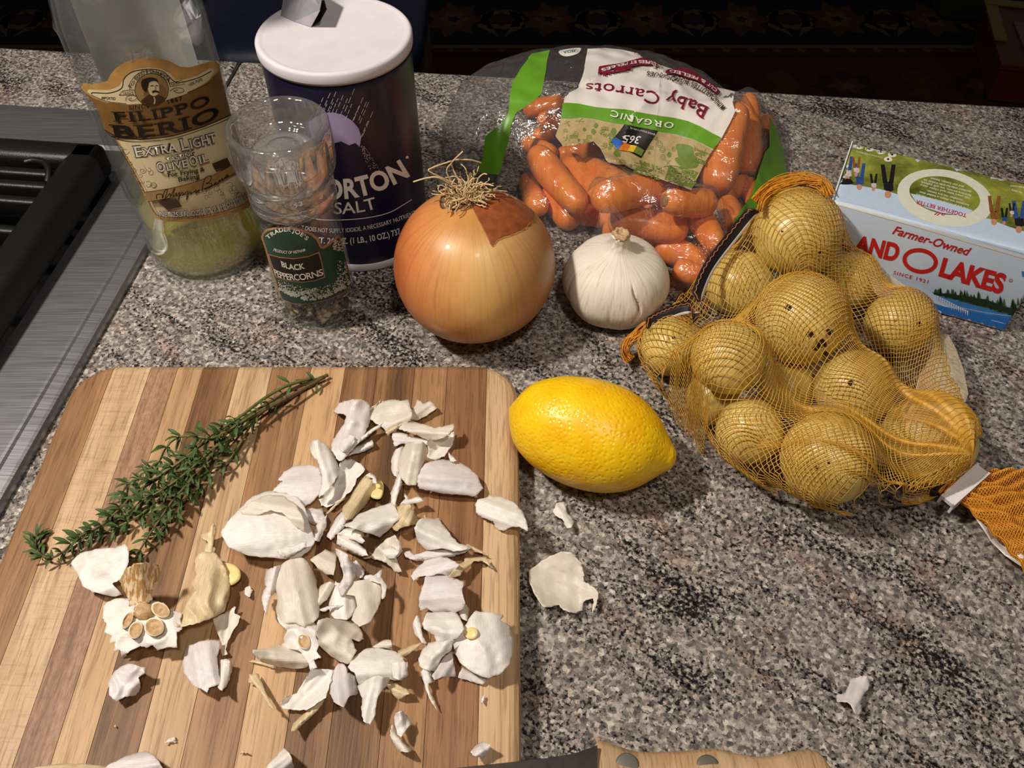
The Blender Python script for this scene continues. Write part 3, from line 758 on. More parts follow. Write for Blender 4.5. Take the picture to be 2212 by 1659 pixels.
for x, y, l in ((735, 90, 110), (780, 60, 130), (818, 50, 130), (830, 95, 90), (862, 75, 120), (890, 95, 110), (935, 32, 150), (918, 130, 100), (965, 140, 100), (990, 88, 150), (1010, 118, 120), (1025, 118, 140), (1052, 178, 160), (1020, 240, 110), (760, 130, 80), (800, 120, 70)):
    for k in range(3): D.line(S2([(x - (l * (k * .36)) * .42, y + l * k * .36), (x - (l * (k * .36 + .26)) * .42, y + l * (k * .36 + .26))]), .9, INK_W, False)
rr = random.Random(8)
for k in range(90):
    u = rr.random(); x = 985 + u * 75 + (rr.random() - .5) * (20 + 60 * u); y = 390 + u * 150 + rr.random() * 10
    D.line(S2([(x, y), (x - 1.5, y + 4)]), .8, INK_W, False)
D.text('MORTON', S2([(618, 716), (955, 722), (1287, 588)]), 41, INK_W, .035, 0, 0, 1.0, 40)
D.text('SALT', S2([(800, 832), (940, 828), (1082, 795)]), 25, INK_W, .008, 0, 0, 1.0)
D.circle(*S2([(1270, 472)])[0], 3.2, 3.2, INK_W)
D.line(S2([(560, 830), (700, 868), (860, 872), (1020, 858), (1150, 828), (1240, 780), (1300, 742)]), 1.8, INK_W)
D.text('THIS SALT DOES NOT SUPPLY IODIDE, A NECESSARY NUTRIENT', S2([(480, 905), (900, 950), (1330, 835)]), 9, INK_W, .005)
D.text('NET WT. 26 OZ. (1 LB., 10 OZ.) 737 g', S2([(560, 1000), (930, 1022), (1260, 950)]), 12.5, INK_W, .022)
D.build('printed_label', salt)

# ---------------------------------------------------------------- pepper grinder
M_JAR = clear('jar_glass', (.98, .99, .985), .02, .05); M_CAPP = clear('cap_plastic', (.98, .97, .96), .05, .24, .06, (.95, .90, .86), .22, 1.2)  # cap: beige haze painted in place of the plastic's glints
M_MECH = clear('mill_plastic', (.96, .95, .93), .10, .18, .20, (.92, .88, .85))
INK_GRN = simple('label_green', (32, 66, 50), .42, .1, 90); INK_COP = simple('ink_copper', (168, 120, 84), .45, .1)
pc = P(691, 664); pcx, pcy = pc.x, pc.y
pep = thing('pepper_grinder', 'clear glass pepper grinder with worn green label and see-through cap', 'grinder', (pcx, pcy, 0))
JR = .0226
jar = lathe(refine([(0, .003), (.016, .0022), (.019, .0004), (.0212, .0006), (JR, .003), (JR, .070), (.0222, .077), (.0205, .083), (.0190, .0865), (.0190, .094), (.0172, .094), (.0172, .086), (.0186, .082), (.0202, .076), (.0206, .070), (.0206, .006), (.018, .0046), (0, .005)], .004), (pcx, pcy), 96)
mk('jar', jar[0], jar[1], M_JAR, pep)
flute = lambda a, z: 1 - (.05 * (1 - abs(math.cos(a * 6)) ** .6) if .103 < z < .1292 else 0)
cap = lathe(refine([(.0198, .0835), (.0226, .0832), (.0232, .0845), (.0232, .0895), (.0226, .0905), (.0229, .0915), (.0232, .0965), (.0229, .0985), (.0238, .1005), (.0258, .1045), (.0266, .110), (.0268, .120), (.0264, .1265), (.0254, .1292), (.0240, .1298), (.0228, .1288), (.0216, .1262), (.0208, .120), (.0200, .1172), (.0150, .1165), (.0148, .1158), (.0080, .1156), (.0078, .1166), (0, .1168)], .0022), (pcx, pcy), 108, flute)
mk('cap', cap[0], cap[1], M_CAPP, pep)
mk('grinding_mill', *lathe(refine([(0, .088), (.0165, .088), (.0170, .092), (.0188, .096), (.0188, .0995), (.0170, .1005), (.0170, .1035), (.0195, .1045), (.0195, .1075), (.016, .1085), (.016, .1105), (.0172, .1112), (.0172, .1135), (.008, .1145), (.006, .1150), (0, .1150)], .003), (pcx, pcy), 72), M_MECH, pep)
D = Decal(jar, .0002, 6, .00007)
S = S2
arch = [(352, 985), (358, 965), (380, 945), (440, 930), (510, 932), (590, 945), (650, 968), (690, 1000), (712, 1052)]
D.poly(S([(340, 985), (350, 955), (375, 930), (440, 917), (520, 919), (600, 932), (665, 958), (705, 990), (725, 1045), (770, 1020), (830, 968), (842, 985), (870, 1080), (905, 1230), (912, 1290), (860, 1345), (760, 1385), (640, 1412), (540, 1408), (470, 1380), (445, 1320), (400, 1180), (360, 1040)]), INK_COP)
D.poly(S(arch + [(735, 1058), (775, 1035), (832, 985), (868, 1090), (900, 1235), (908, 1290), (860, 1340), (760, 1382), (640, 1408), (540, 1404), (478, 1378), (455, 1320), (410, 1180), (370, 1040)]), INK_GRN)
D.poly(S([(383, 1088), (460, 1108), (550, 1116), (640, 1102), (708, 1074), (728, 1150), (746, 1238), (680, 1262), (600, 1272), (510, 1262), (436, 1238), (408, 1160)]), INK_COP)
D.poly(S([(392, 1096), (460, 1114), (550, 1122), (640, 1108), (702, 1084), (722, 1150), (738, 1234), (680, 1256), (600, 1266), (510, 1256), (442, 1232), (414, 1160)]), INK_K)
D.text("TRADER JOE'S", S([(385, 996), (505, 945), (628, 1004)]), 8.5, INK_W, .02, 0, .04, 1.1)
D.text('PRODUCT OF VIETNAM', S([(418, 1068), (520, 1086), (622, 1068)]), 6, INK_W, .012, 0, .04)
D.text('BLACK', S([(472, 1166), (545, 1188), (618, 1180)]), 12, INK_W, .02, 0, .06, 1.0, None, (-.22, -1))
D.text('PEPPERCORNS', S([(430, 1220), (560, 1256), (735, 1222)]), 13.5, INK_W, .012, 0, .05, .9, None, (-.22, -1))
D.text('WITH GRINDER', S([(500, 1335), (590, 1348), (700, 1318)]), 6.5, INK_W, .01, 0, .04)
M_WORN = simple('worn_label_paper', (190, 186, 172), .7, .15)
rr = random.Random(21)
def flecks(n, f):
    for k in range(n):
        x, y, r = f(); q = []
        for i in range(5): a = 2 * math.pi * i / 5 + rr.random(); q.append((x + r * (.5 + rr.random()) * math.cos(a), y + r * (.5 + rr.random()) * math.sin(a)))
        V, T = fill(S(q), 0) if len(q) > 2 else ([], [])
        if T: D.emit([tuple(v) for v in V], [t for t in T if len(t) == 3], M_WORN)
def f1():
    u = rr.random(); v = rr.random() ** 1.6; x = 455 + u * 450; yb = 1322 + 85 * math.sin(u * math.pi) - 40 * u
    return x, yb - 6 - v * 75, 3 + 6 * rr.random() * (1 - v)
flecks(420, f1)
flecks(90, lambda: (780 + rr.random() * 70 + rr.random() * 30, 1000 + rr.random() * 70, 2 + 4 * rr.random()))
flecks(110, lambda: (820 + rr.random() * 75, 1130 + rr.random() * 190, 2 + 4 * rr.random()))
D.build('label', pep)
M_PC = NT('peppercorn'); _v = M_PC.coord(); _n = M_PC.noise(_v, 130, 2); M_PC.pbsdf(M_PC.ramp(_n, [(.35, rgb((50, 36, 28))), (.5, rgb((100, 74, 52))), (.62, rgb((186, 156, 112)))]), .7, normal=M_PC.bump(M_PC.noise(_v, 1200), .6, .0008)); M_PC = M_PC.m
pv, pf = [], []; bm = bmesh.new(); bmesh.ops.create_icosphere(bm, subdivisions=2, radius=1); ico = ([v.co.copy() for v in bm.verts], [tuple(v.index for v in f.verts) for f in bm.faces]); bm.free()
rr = random.Random(4); lay = 0
for lz in range(7):
    z = .0068 + lz * .0032
    for k in range(26):
        a = rr.random() * 6.283; rad = math.sqrt(rr.random()) * .0182 if k % 2 else .0180; r = .0017 + rr.random() * .0006
        if z > .020 and math.cos(a - .2) < (z - .020) * 160 - .3: continue
        c = Vector((pcx + rad * math.cos(a), pcy + rad * math.sin(a), z + rr.random() * .0012)); b = len(pv)
        pv += [c + v * (r * (1 + .12 * noise.noise(v * 3 + c * 900))) for v in ico[0]]; pf += [tuple(i + b for i in f) for f in ico[1]]
pe = mk('peppercorns', pv, pf, M_PC); pe['kind'] = 'stuff'; tag(pe, 'dark mixed peppercorns lying at the bottom of the glass grinder', 'peppercorns')
# ---------------------------------------------------------------- onion
def onion_mat():
    t = NT('onion_skin'); tc = t.new('ShaderNodeTexCoord'); nrm = t.new('ShaderNodeVectorMath', operation='NORMALIZE'); t.link(tc.outputs['Object'], nrm.inputs[0])
    sep = t.new('ShaderNodeSeparateXYZ'); t.link(tc.outputs['Object'], sep.inputs[0])
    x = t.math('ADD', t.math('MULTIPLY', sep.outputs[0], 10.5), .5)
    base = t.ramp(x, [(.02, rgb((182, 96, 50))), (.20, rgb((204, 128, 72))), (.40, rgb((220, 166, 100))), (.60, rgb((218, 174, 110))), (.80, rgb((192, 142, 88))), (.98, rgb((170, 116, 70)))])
    ang = t.math('ARCTAN2', sep.outputs[1], sep.outputs[0]); cb = t.new('ShaderNodeCombineXYZ')
    t.link(t.math('MULTIPLY', ang, 9.0), cb.inputs[0]); t.link(t.math('MULTIPLY', sep.outputs[2], 9.0), cb.inputs[1])
    n = t.noise(cb.outputs[0], 2.4, 5, .65); c = t.mix(.55, base, t.ramp(n, [(.3, (.66, .56, .46)), (.5, (1, 1, 1)), (.7, (1.0, 1.0, 1.0))]), 'MULTIPLY')
    n2 = t.noise(t.coord(), 26, 4, .6); c = t.mix(.5, c, t.ramp(n2, [(.34, (.72, .56, .42)), (.5, (1, 1, 1))]), 'MULTIPLY')
    z = t.ramp(sep.outputs[2], [(.0, (1, 1, 1)), (.036, (1.0, 1.0, 1.0)), (.041, (.74, .6, .42))]); c = t.mix(.8, c, z, 'MULTIPLY')
    t.pbsdf(c, .40, spec=.5, normal=t.bump(n, .14, .0006), sss=.1, sssr=(.006, .003, .001), coat=.04); return t.m
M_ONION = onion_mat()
M_FLAP = simple('onion_outer_skin', (140, 74, 40), .4, .25, 220); M_ROOT = simple('onion_root', (206, 178, 132), .8, .2, 400); M_RSCAR = simple('root_plate', (128, 92, 62), .9, .3, 500, .001)
ORAD = .0458
oc = P(1024, 572, .043)
onion = thing('onion', 'large yellow onion with root tuft and torn brown outer skin', 'onion', (oc.x, oc.y, 0))
tilt = Matrix.Rotation(math.radians(-9), 4, 'X') @ Matrix.Rotation(math.radians(-4), 4, 'Y')
V, F = [], []; NT_, NP = 64, 128
for i in range(NT_ + 1):
    th = math.pi * i / NT_; c, s_ = math.cos(th), math.sin(th)
    r = ORAD * (1 - .045 * max(0, c) ** 6 + .02 * max(0, c) ** 14 - .06 * max(0, -c) ** 4)
    for k in range(NP):
        a = 2 * math.pi * k / NP; rr_ = r * (1 + .008 * math.sin(3 * a + 1) * s_ + .003 * noise.noise((math.cos(a) * 4, math.sin(a) * 4, c * .8)) * s_)
        V.append(Vector((rr_ * s_ * math.cos(a), rr_ * s_ * math.sin(a), rr_ * .965 * c)))
for i in range(NT_):
    for k in range(NP): F.append((i * NP + k, (i + 1) * NP + k, (i + 1) * NP + (k + 1) % NP, i * NP + (k + 1) % NP))
V = [tilt @ v for v in V]; lo = min(v.z for v in V); OC = Vector((oc.x, oc.y, -lo + .0002))
W_ = [OC + v for v in V]
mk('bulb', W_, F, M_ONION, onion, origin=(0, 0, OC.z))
D = Decal((W_, F), .0004, 8)
S3 = lambda L: [(820 + x / 2.458, 80 + y / 2.458) for x, y in L]
D.poly(S3([(540, 770), (600, 770), (680, 800), (750, 840), (800, 885), (822, 940), (818, 975), (795, 985), (800, 1000), (770, 1008), (765, 1022), (730, 1030), (700, 1050), (660, 1056), (630, 1075), (598, 1112), (570, 1060), (535, 990), (510, 940), (480, 885), (455, 862), (500, 830)]), M_FLAP)
D.line(S3([(820, 975), (795, 990), (765, 1022), (700, 1052), (630, 1078), (598, 1112), (570, 1060), (510, 945), (480, 888)]), 1.6, simple('skin_edge', (176, 112, 64), .5))
D.build('outer_skin', onion)
D = Decal((W_, F), .0004, 8)
D.poly(S3([(270, 838), (262, 868), (225, 892), (190, 915), (200, 895), (235, 872), (255, 850)]), M_FLAP)
D.line(S3([(185, 915), (135, 965), (100, 1030), (78, 1110), (68, 1190), (66, 1260)]), 2.2, simple('pale_skin_edge', (226, 196, 150), .5))
D.build('skin_tear', onion)
top = OC + tilt @ Vector((0, 0, ORAD * .945))
ax = (tilt @ Vector((0, 0, 1))).normalized()
mk('root_plate', *lathe([(0, .0006), (.008, .0012), (.0115, -.0006), (.0145, -.0022)], (top.x, top.y), 40, lambda a, z: 1 + .12 * noise.noise((math.cos(a) * 3, math.sin(a) * 3, 0)), z0=top.z - .0002), M_RSCAR, onion)
rr = random.Random(17); parts = []
for k in range(95):
    a = rr.random() * 6.283; r0 = rr.random() ** .6 * .0080; p = top + Vector((r0 * math.cos(a), r0 * math.sin(a), -.001)); d = Vector((math.cos(a) * .5, math.sin(a) * .5, 1)).normalized(); q = [p]
    L = .007 + rr.random() * .010
    for j in range(7):
        d = (d + Vector((rr.uniform(-.8, .8), rr.uniform(-.8, .8), rr.uniform(-.75, .25))) * .75).normalized(); p = p + d * L / 7
        if p.z < top.z + .0012: p.z = top.z + .0012 + rr.random() * .002
        q.append(p.copy())
    parts.append(tube(catmull(q, 3), .00028 + rr.random() * .0002, 4))
rt_ = mk('root_tuft', *join(*parts), M_ROOT, onion); rt_['kind'] = 'stuff'
for pth, zz in (([(985, 408), (965, 372), (975, 352), (1000, 327)], (.088, .098, .103, .108)), ([(985, 408), (950, 385), (925, 384), (893, 393)], (.089, .098, .098, .094)), ([(1000, 405), (975, 352), (1010, 345), (1040, 352)], (.090, .102, .103, .099)), ([(1025, 405), (1050, 415), (1070, 412), (1096, 414)], (.088, .088, .086, .083)), ([(990, 400), (930, 372), (935, 362), (975, 348)], (.09, .1, .102, .104))):
    mk('root', *tube(catmull([P(x, y, z) for (x, y), z in zip(pth, zz)], 6), .00045, 5), M_ROOT, onion)

# ---------------------------------------------------------------- garlic bulb
def garlic_mat():
    t = NT('garlic_paper'); tc = t.new('ShaderNodeTexCoord'); sep = t.new('ShaderNodeSeparateXYZ'); t.link(tc.outputs['Object'], sep.inputs[0])
    ang = t.math('ARCTAN2', sep.outputs[1], sep.outputs[0]); cb = t.new('ShaderNodeCombineXYZ')
    t.link(t.math('MULTIPLY', ang, 8.0), cb.inputs[0]); t.link(t.math('MULTIPLY', sep.outputs[2], 40.0), cb.inputs[1])
    n = t.noise(cb.outputs[0], 2.2, 5, .6, .4); c = t.ramp(n, [(.25, rgb((196, 176, 150))), (.45, rgb((226, 214, 196))), (.75, rgb((238, 230, 218)))])
    t.pbsdf(c, .48, spec=.35, normal=t.bump(n, .4, .0007), sss=.15, sssr=(.004, .003, .002)); return t.m
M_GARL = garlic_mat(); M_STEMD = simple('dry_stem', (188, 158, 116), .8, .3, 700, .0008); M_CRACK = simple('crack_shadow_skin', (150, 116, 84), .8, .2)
gc = P(1323, 663, 0); gcx, gcy = gc.x, gc.y
gar = thing('garlic_bulb', 'whole white garlic bulb with a split skin standing beside the onion', 'garlic', (gcx, gcy, 0))
gp = [(0, .0006), (.012, .0), (.020, .002), (.0265, .008), (.0305, .0165), (.0312, .0235), (.0290, .0315), (.0238, .0385), (.0165, .0430), (.0105, .0458), (.0070, .0485), (.0054, .0520), (.0050, .0552), (.0047, .0570), (0, .0572)]
gpr = refine([(p.x, p.y) for p in catmull([(r, z, 0) for r, z in gp], 4)], .0016)
cra = math.radians(-72)
def lobes(a, z):
    w = max(0, min(1, (.046 - z) / .02)) * min(1, z / .006)
    k = 1 + w * (.055 * abs(math.cos(3 * a + .55)) ** .7 - .04) + .012 * w * noise.noise((math.cos(a) * 3, math.sin(a) * 3, z * 60))
    if z > .05: k += .16 * noise.noise((math.cos(a) * 2.5, math.sin(a) * 2.5, z * 400))
    d = (a - cra - .05 * math.sin(z * 300) + math.pi) % (2 * math.pi) - math.pi
    if .010 < z < .040: k -= .09 * math.exp(-(d / .022) ** 2) * min(1, (z - .010) / .006) * min(1, (.040 - z) / .004)
    return k
gb = lathe(gpr, (gcx, gcy), 256, lobes); mk('bulb', gb[0], gb[1], M_GARL, gar)
mk('stem_stub', *lathe([(.0046, .0), (.0050, .0016), (.0044, .0030), (.003, .0036), (.0028, .0022), (0, .0018)], (gcx, gcy), 32, lambda a, z: 1 + .35 * noise.noise((math.cos(a) * 3, math.sin(a) * 3, z * 300)), z0=.0560), M_STEMD, gar)
cv = []
for j in range(14):
    z = .0125 + .0255 * j / 13; a = cra + .05 * math.sin(z * 300); r = [q for q in gpr if True]
    rz = next(r0 + (r1 - r0) * (z - z0) / max(z1 - z0, 1e-9) for (r0, z0), (r1, z1) in zip(gpr[8:], gpr[9:]) if z0 <= z <= z1) * .945
    cv.append((gcx + rz * math.cos(a), gcy + rz * math.sin(a), z))
mk('split', *tube(cv, [.0007 if 0 < j < 13 else .0002 for j in range(14)], 6), M_CRACK, gar)

# ---------------------------------------------------------------- lemon
def lemon_mat():
    t = NT('lemon_peel'); v = t.coord(); vo = t.vor(v, 430); n = t.noise(v, 60, 3)
    c = t.ramp(n, [(.3, rgb((240, 178, 6))), (.6, rgb((250, 202, 20)))])
    h = t.math('ADD', t.math('MULTIPLY', t.ramp(vo, [(.15, (0, 0, 0)), (.5, (1, 1, 1))]), 1.0), t.math('MULTIPLY', t.noise(v, 150, 2), .5))
    t.pbsdf(c, .34, spec=.5, normal=t.bump(h, .28, .0009), sss=.1, sssr=(.004, .002, .0005)); return t.m
M_LEM = lemon_mat(); M_LTIP = simple('lemon_tip', (150, 116, 50), .7)
e0, e1 = P(1100, 886, .030), P(1459, 996, .026); ld = (e1 - e0); LL = ld.length; ld.normalize()
lem = thing('lemon', 'bright yellow lemon lying on the granite beside the cutting board', 'lemon', ((e0.x + e1.x) / 2, (e0.y + e1.y) / 2, 0))
lu = Vector((0, 0, 1)); lu = (lu - ld * lu.dot(ld)).normalized(); lv = ld.cross(lu)
prf = [(0, .0012), (.006, .0026), (.018, .0052), (.035, .0083), (.06, .0125), (.10, .0168), (.17, .0212), (.27, .0250), (.40, .0275), (.52, .0280), (.64, .0268), (.75, .0235), (.84, .0185), (.90, .0130), (.935, .0096), (.955, .0076), (.975, .0060), (.99, .0042), (1, .0015)]
pr = catmull([(u * LL, r, 0) for u, r in prf], 4); V, F = [], []; n = 96
for p in pr:
    for k in range(n):
        a = 2 * math.pi * k / n; r = p.y * (1 + .012 * math.sin(2 * a + 1) + .008 * math.sin(3 * a + p.x * 60)); V.append(e0 + ld * p.x + lu * (r * math.cos(a)) + lv * (r * math.sin(a)))
for i in range(len(pr) - 1):
    for k in range(n): F.append((i * n + k, i * n + (k + 1) % n, (i + 1) * n + (k + 1) % n, (i + 1) * n + k))
F.append(tuple(range(n))[::-1]); F.append(tuple((len(pr) - 1) * n + k for k in range(n)))
zl = min(v.z for v in V); V = [v - Vector((0, 0, zl - .0002)) for v in V]
mk('peel', V, F, M_LEM, lem, origin=(0, 0, .027))
tp = e1 - Vector((0, 0, zl - .0002)); mk('tip', *tube([tp - ld * .0008, tp + ld * .0004], [.0016, .0008], 10), M_LTIP, lem)

# ---------------------------------------------------------------- butter carton
M_CART = simple('carton_card', (200, 214, 232), .42, .03, 60); M_CARTE = simple('carton_edge', (236, 236, 236), .6, .03)
k0 = Vector((.1859, .4098, 0)); kx = Vector((.9137, -.4063, 0)); ky = Vector((.4063, .9137, 0)); KL, KD, KH = .1172, .0632, .060
car_ = thing('butter_carton', 'pale blue butter carton with red lettering lying behind the potatoes', 'carton', tuple(k0 + kx * KL / 2 + ky * KD / 2))
Mx = Matrix(((kx.x, ky.x, 0, k0.x), (kx.y, ky.y, 0, k0.y), (0, 0, 1, 0), (0, 0, 0, 1)))
cb_ = box(0, KL, 0, KD, .0002, KH, .0022, Mx, 3); mk('carton_body', cb_[0], cb_[1], M_CART, car_, True)
mk('end_flap', *box(-.0009, -.0001, .001, KD + .0012, .004, KH + .0004, .0003, Mx), M_CARTE, car_, False)
INK_RED = simple('ink_red', (196, 34, 30), .45, .06); INK_MAG = simple('ink_maroon', (176, 34, 60), .5); INK_SKY = simple('print_pale_blue', (192, 210, 232), .42, .03); INK_LAKE = simple('print_lake_blue', (58, 124, 192), .42, .12, 200)
INK_LAKE2 = simple('print_deep_blue', (34, 108, 186), .42, .05); INK_PINE = simple('print_pine', (52, 92, 36), .5, .35, 400); INK_PINED = simple('print_dark_pine', (26, 44, 24), .5, .3, 400)
def grass():
    t = NT('print_meadow'); v = t.coord(); n = t.noise(v, 260, 5, .7); n2 = t.noise(v, 45, 3)
    c = t.mix(.6, t.ramp(n, [(.3, rgb((52, 62, 20))), (.5, rgb((104, 116, 40))), (.7, rgb((162, 164, 66)))]), t.ramp(n2, [(.35, rgb((70, 78, 24))), (.65, rgb((176, 176, 74)))]))
    t.pbsdf(c, .42); return t.m
INK_MEAD = grass(); INK_IVO = simple('print_ivory', (222, 220, 204), .42, .05); INK_JEAN = simple('print_denim', (44, 78, 140), .5, .3, 500); INK_COAL = simple('print_coal', (24, 22, 26), .5, .3, 500); INK_SKIN = simple('print_skin', (196, 138, 112), .5, .1); INK_PINK = simple('print_pale_shirt', (206, 186, 190), .5, .15, 500); INK_RUSTP = simple('print_rust', (136, 84, 40), .5, .2)
D = Decal(cb_, .0001, 9); S4 = lambda L: [(1780 + x / 3.456, 280 + y / 3.456) for x, y in L]
D.poly(S4([(215, 95), (420, 150), (700, 215), (1000, 285), (1300, 355), (1600, 425), (1900, 500), (1850, 800), (1560, 780), (1380, 725), (1240, 668), (1100, 640), (900, 580), (700, 530), (540, 480), (420, 445), (300, 425), (200, 410), (92, 412)]), INK_MEAD)
D.poly(S4([(66, 500), (92, 412), (200, 412), (300, 428), (420, 448), (540, 482), (700, 532), (900, 582), (1100, 642), (1240, 670), (1380, 728), (1560, 782), (1850, 802), (1820, 1010), (1493, 930), (1100, 815), (700, 685), (300, 575), (60, 520)]), INK_SKY)
D.line(S4([(62, 545), (300, 610), (700, 722), (1100, 842), (1493, 955), (1700, 1010)]), 4.5, INK_W, False)
def oval(cx, cy, rx, ry, rot, mat):
    q = []
    for k in range(40):
        a = 2 * math.pi * k / 40; x, y = rx * math.cos(a), ry * math.sin(a); q.append((cx + x * math.cos(rot) - y * math.sin(rot), cy + x * math.sin(rot) + y * math.cos(rot)))
    D.poly(S4(q), mat)
oval(903, 512, 362, 208, .20, INK_IVO); oval(900, 495, 268, 138, .20, INK_MEAD)
D.poly(S4([(645, 480), (700, 492), (850, 530), (1000, 572), (1110, 606), (1080, 628), (1000, 640), (880, 625), (760, 585), (680, 535)]), INK_SKY)
T4 = lambda t, a, b, h, m, **k: D.text(t, S4([a, b]), h / 3.456, m, **k)
T4('TOGETHER BETTER', (1065, 632), (688, 528), 28, INK_MAG, bold=.02); T4('all', (915, 632), (825, 612), 28, INK_MAG, shear=.35, bold=.01)
for i, (t, a, b) in enumerate((('We are proud to be farmer-owned', (1080, 590), (688, 482)), ('because we share a belief that', (1082, 562), (712, 462)), ('together we are better.', (1035, 524), (765, 452)), ('100 years later and 1700+ dairy', (1092, 510), (718, 408)), ('farmers strong, we still believe', (1098, 490), (725, 388)), ('working side-by-side makes us,', (1100, 462), (740, 372)), ('and our butter, better.', (1045, 424), (790, 358)))):
    T4(t, a, b, 15, INK_IVO, bold=.015)
T4('our story', (1480, 468), (1400, 446), 15, INK_IVO, bold=.02); T4('ourlakes.com', (1560, 436), (1390, 415), 15, INK_IVO, bold=.02)
for x, y in ((262, 128), (338, 146), (424, 166), (508, 188), (478, 222)):
    D.poly(S4([(x - 26, y - 10), (x + 8, y - 20), (x + 28, y - 4), (x + 26, y + 14), (x - 10, y + 18), (x - 30, y + 6)]), INK_W, True); D.circle(*S4([(x, y)])[0], 2.6, 2.2, INK_PINED)
T4('ourstory@dairy', (440, 208), (238, 160), 13, INK_IVO)
# printed meadow people, heads downward
def person_(x, y, s, top_, legs, lx=18):
    D.poly(S4([(x - 26 * s, y - 20 * s), (x - 30 * s, y - 70 * s), (x + 30 * s, y - 66 * s), (x + 34 * s, y - 14 * s), (x + 6 * s, y - 4 * s)]), top_)
    for sg in (-1, 1): D.poly(S4([(x + sg * lx * s - 15 * s, y - 60 * s), (x + sg * lx * s + 15 * s, y - 60 * s), (x + sg * lx * 1.9 * s + 12 * s, y - 175 * s), (x + sg * lx * 1.9 * s - 12 * s, y - 175 * s)]), legs)
    D.circle(*S4([(x - 2, y + 12 * s)])[0], 6 * s, 6.5 * s, INK_SKIN)
for a in ((175, 360, .9, INK_PINK, INK_JEAN), (265, 420, .95, INK_JEAN, INK_JEAN), (240, 330, .7, INK_PINK, INK_RUSTP), (370, 440, .62, INK_PINK, INK_COAL), (478, 472, 1.2, INK_COAL, INK_COAL), (1270, 680, 1.05, INK_RUSTP, INK_RUSTP), (1345, 692, .6, INK_JEAN, INK_COAL), (1455, 735, 1.15, INK_COAL, INK_JEAN), (1400, 640, .5, INK_PINK, INK_COAL)): person_(*a)
D.poly(S4([(140, 362), (90, 410), (190, 412), (220, 400), (200, 372)]), INK_COAL)
T4('Farmer-Owned', (503, 772), (1088, 942), 62, INK_RED, shear=.32, bold=.018)
D.text('L', S4([(90, 862), (200, 892)]), 34, INK_RED, .035, 0, 0, 1.0, 35)
D.text('AND', S4([(228, 900), (545, 982)]), 33, INK_RED, .045, 0, 0, 1.0, 37)
D.ring(*S4([(718, 978)])[0], 34.0, 23.0, 8.5, INK_RED, .16, 36)
D.text('LAKES', S4([(850, 1082), (1330, 1222)]), 38, INK_RED, .045, 0, 0, .98, 41)
D.ring(*S4([(1395, 1126)])[0], 4, 3.2, 1, INK_MAG); D.text('R', S4([(1388, 1132), (1401, 1135)]), 3, INK_MAG)
D.text('SINCE 1921', S4([(515, 1075), (775, 1147)]), 7.5, INK_RED, .005, 0, 0, 1.25)
D.poly(S4([(560, 1140), (800, 1210), (1100, 1265), (1320, 1345), (1430, 1385), (1405, 1460), (1000, 1395), (770, 1290), (600, 1215)]), INK_LAKE)
D.poly(S4([(560, 1143), (700, 1165), (810, 1215), (880, 1265), (960, 1310), (1080, 1355), (1085, 1390), (760, 1290), (600, 1218)]), INK_SKY)
D.poly(S4([(300, 1010), (700, 1255), (905, 1320), (1180, 1375), (1420, 1412), (1330, 1520), (1225, 1545), (1040, 1490), (880, 1430), (500, 1320), (200, 1230)]), INK_LAKE2)
D.line(S4([(1000, 1320), (1200, 1362), (1420, 1392)]), 1, INK_SKY); D.line(S4([(1250, 1420), (1390, 1455)]), 1.2, INK_SKY); D.line(S4([(950, 1352), (915, 1430)]), 1, INK_LAKE)
rr = random.Random(2)
for i in range(60):
    u = rr.random(); x = 815 + u * 660; y = 1215 + u * 150 + (u ** 2) * 30; hh = (22 + 26 * u + rr.random() * (30 + 70 * u)); ww = 10 + 14 * u
    D.poly(S4([(x - ww, y + 10), (x - ww * .4, y - hh * .5), (x + 2, y - hh), (x + ww * .6, y - hh * .45), (x + ww, y + 12)]), INK_PINE if rr.random() < .6 else INK_PINED)
D.poly(S4([(805, 1212), (950, 1222), (1200, 1262), (1400, 1330), (1490, 1330), (1440, 1392), (1320, 1350), (1100, 1288), (900, 1240)]), INK_PINED)
for i in range(14):
    x = 850 + i * 17; y = 1238 + i * 8.5; D.poly(S4([(x - 8, y - 4), (x + 8, y), (x + 4, y + 34 + rr.random() * 22)]), INK_SKY)
D.text('BUTTER', S4([(620, 1322), (880, 1398)]), 13, INK_SKY, .03)
D.poly(S4([(1475, 1055), (1530, 1065), (1530, 1110), (1480, 1095)]), INK_LAKE)
D.build('printed_panels', car_)

# ---------------------------------------------------------------- knife
M_BLADE = simple('blade_steel_dark_reflection', (74, 68, 64), .42, .1, 300, metal=1); M_HAND = wood('olive_handle', (150, 116, 84), (184, 150, 112), (206, 176, 140)); M_RIV = simple('rivet_steel', (112, 108, 98), .55, .1, 300, metal=.5)  # blade colour darkened to paint in the dark surroundings it mirrors
kn = thing('knife', 'kitchen knife with riveted wooden handle and dark-mirroring blade across the board corner', 'knife', tuple(P(1500, 1690, 0)))
hz = .0125
topl = catmull([P(x, y, hz) for x, y in ((1272, 1640), (1288, 1603), (1300, 1600), (1335, 1613), (1367, 1623), (1402, 1626), (1440, 1625), (1490, 1622), (1540, 1618), (1590, 1630), (1643, 1637), (1690, 1628), (1740, 1620), (1766, 1629), (1784, 1659), (1790, 1680))], 4)
V, F = [], []; n = 14; hdx = Vector((1, -.04, 0)).normalized()
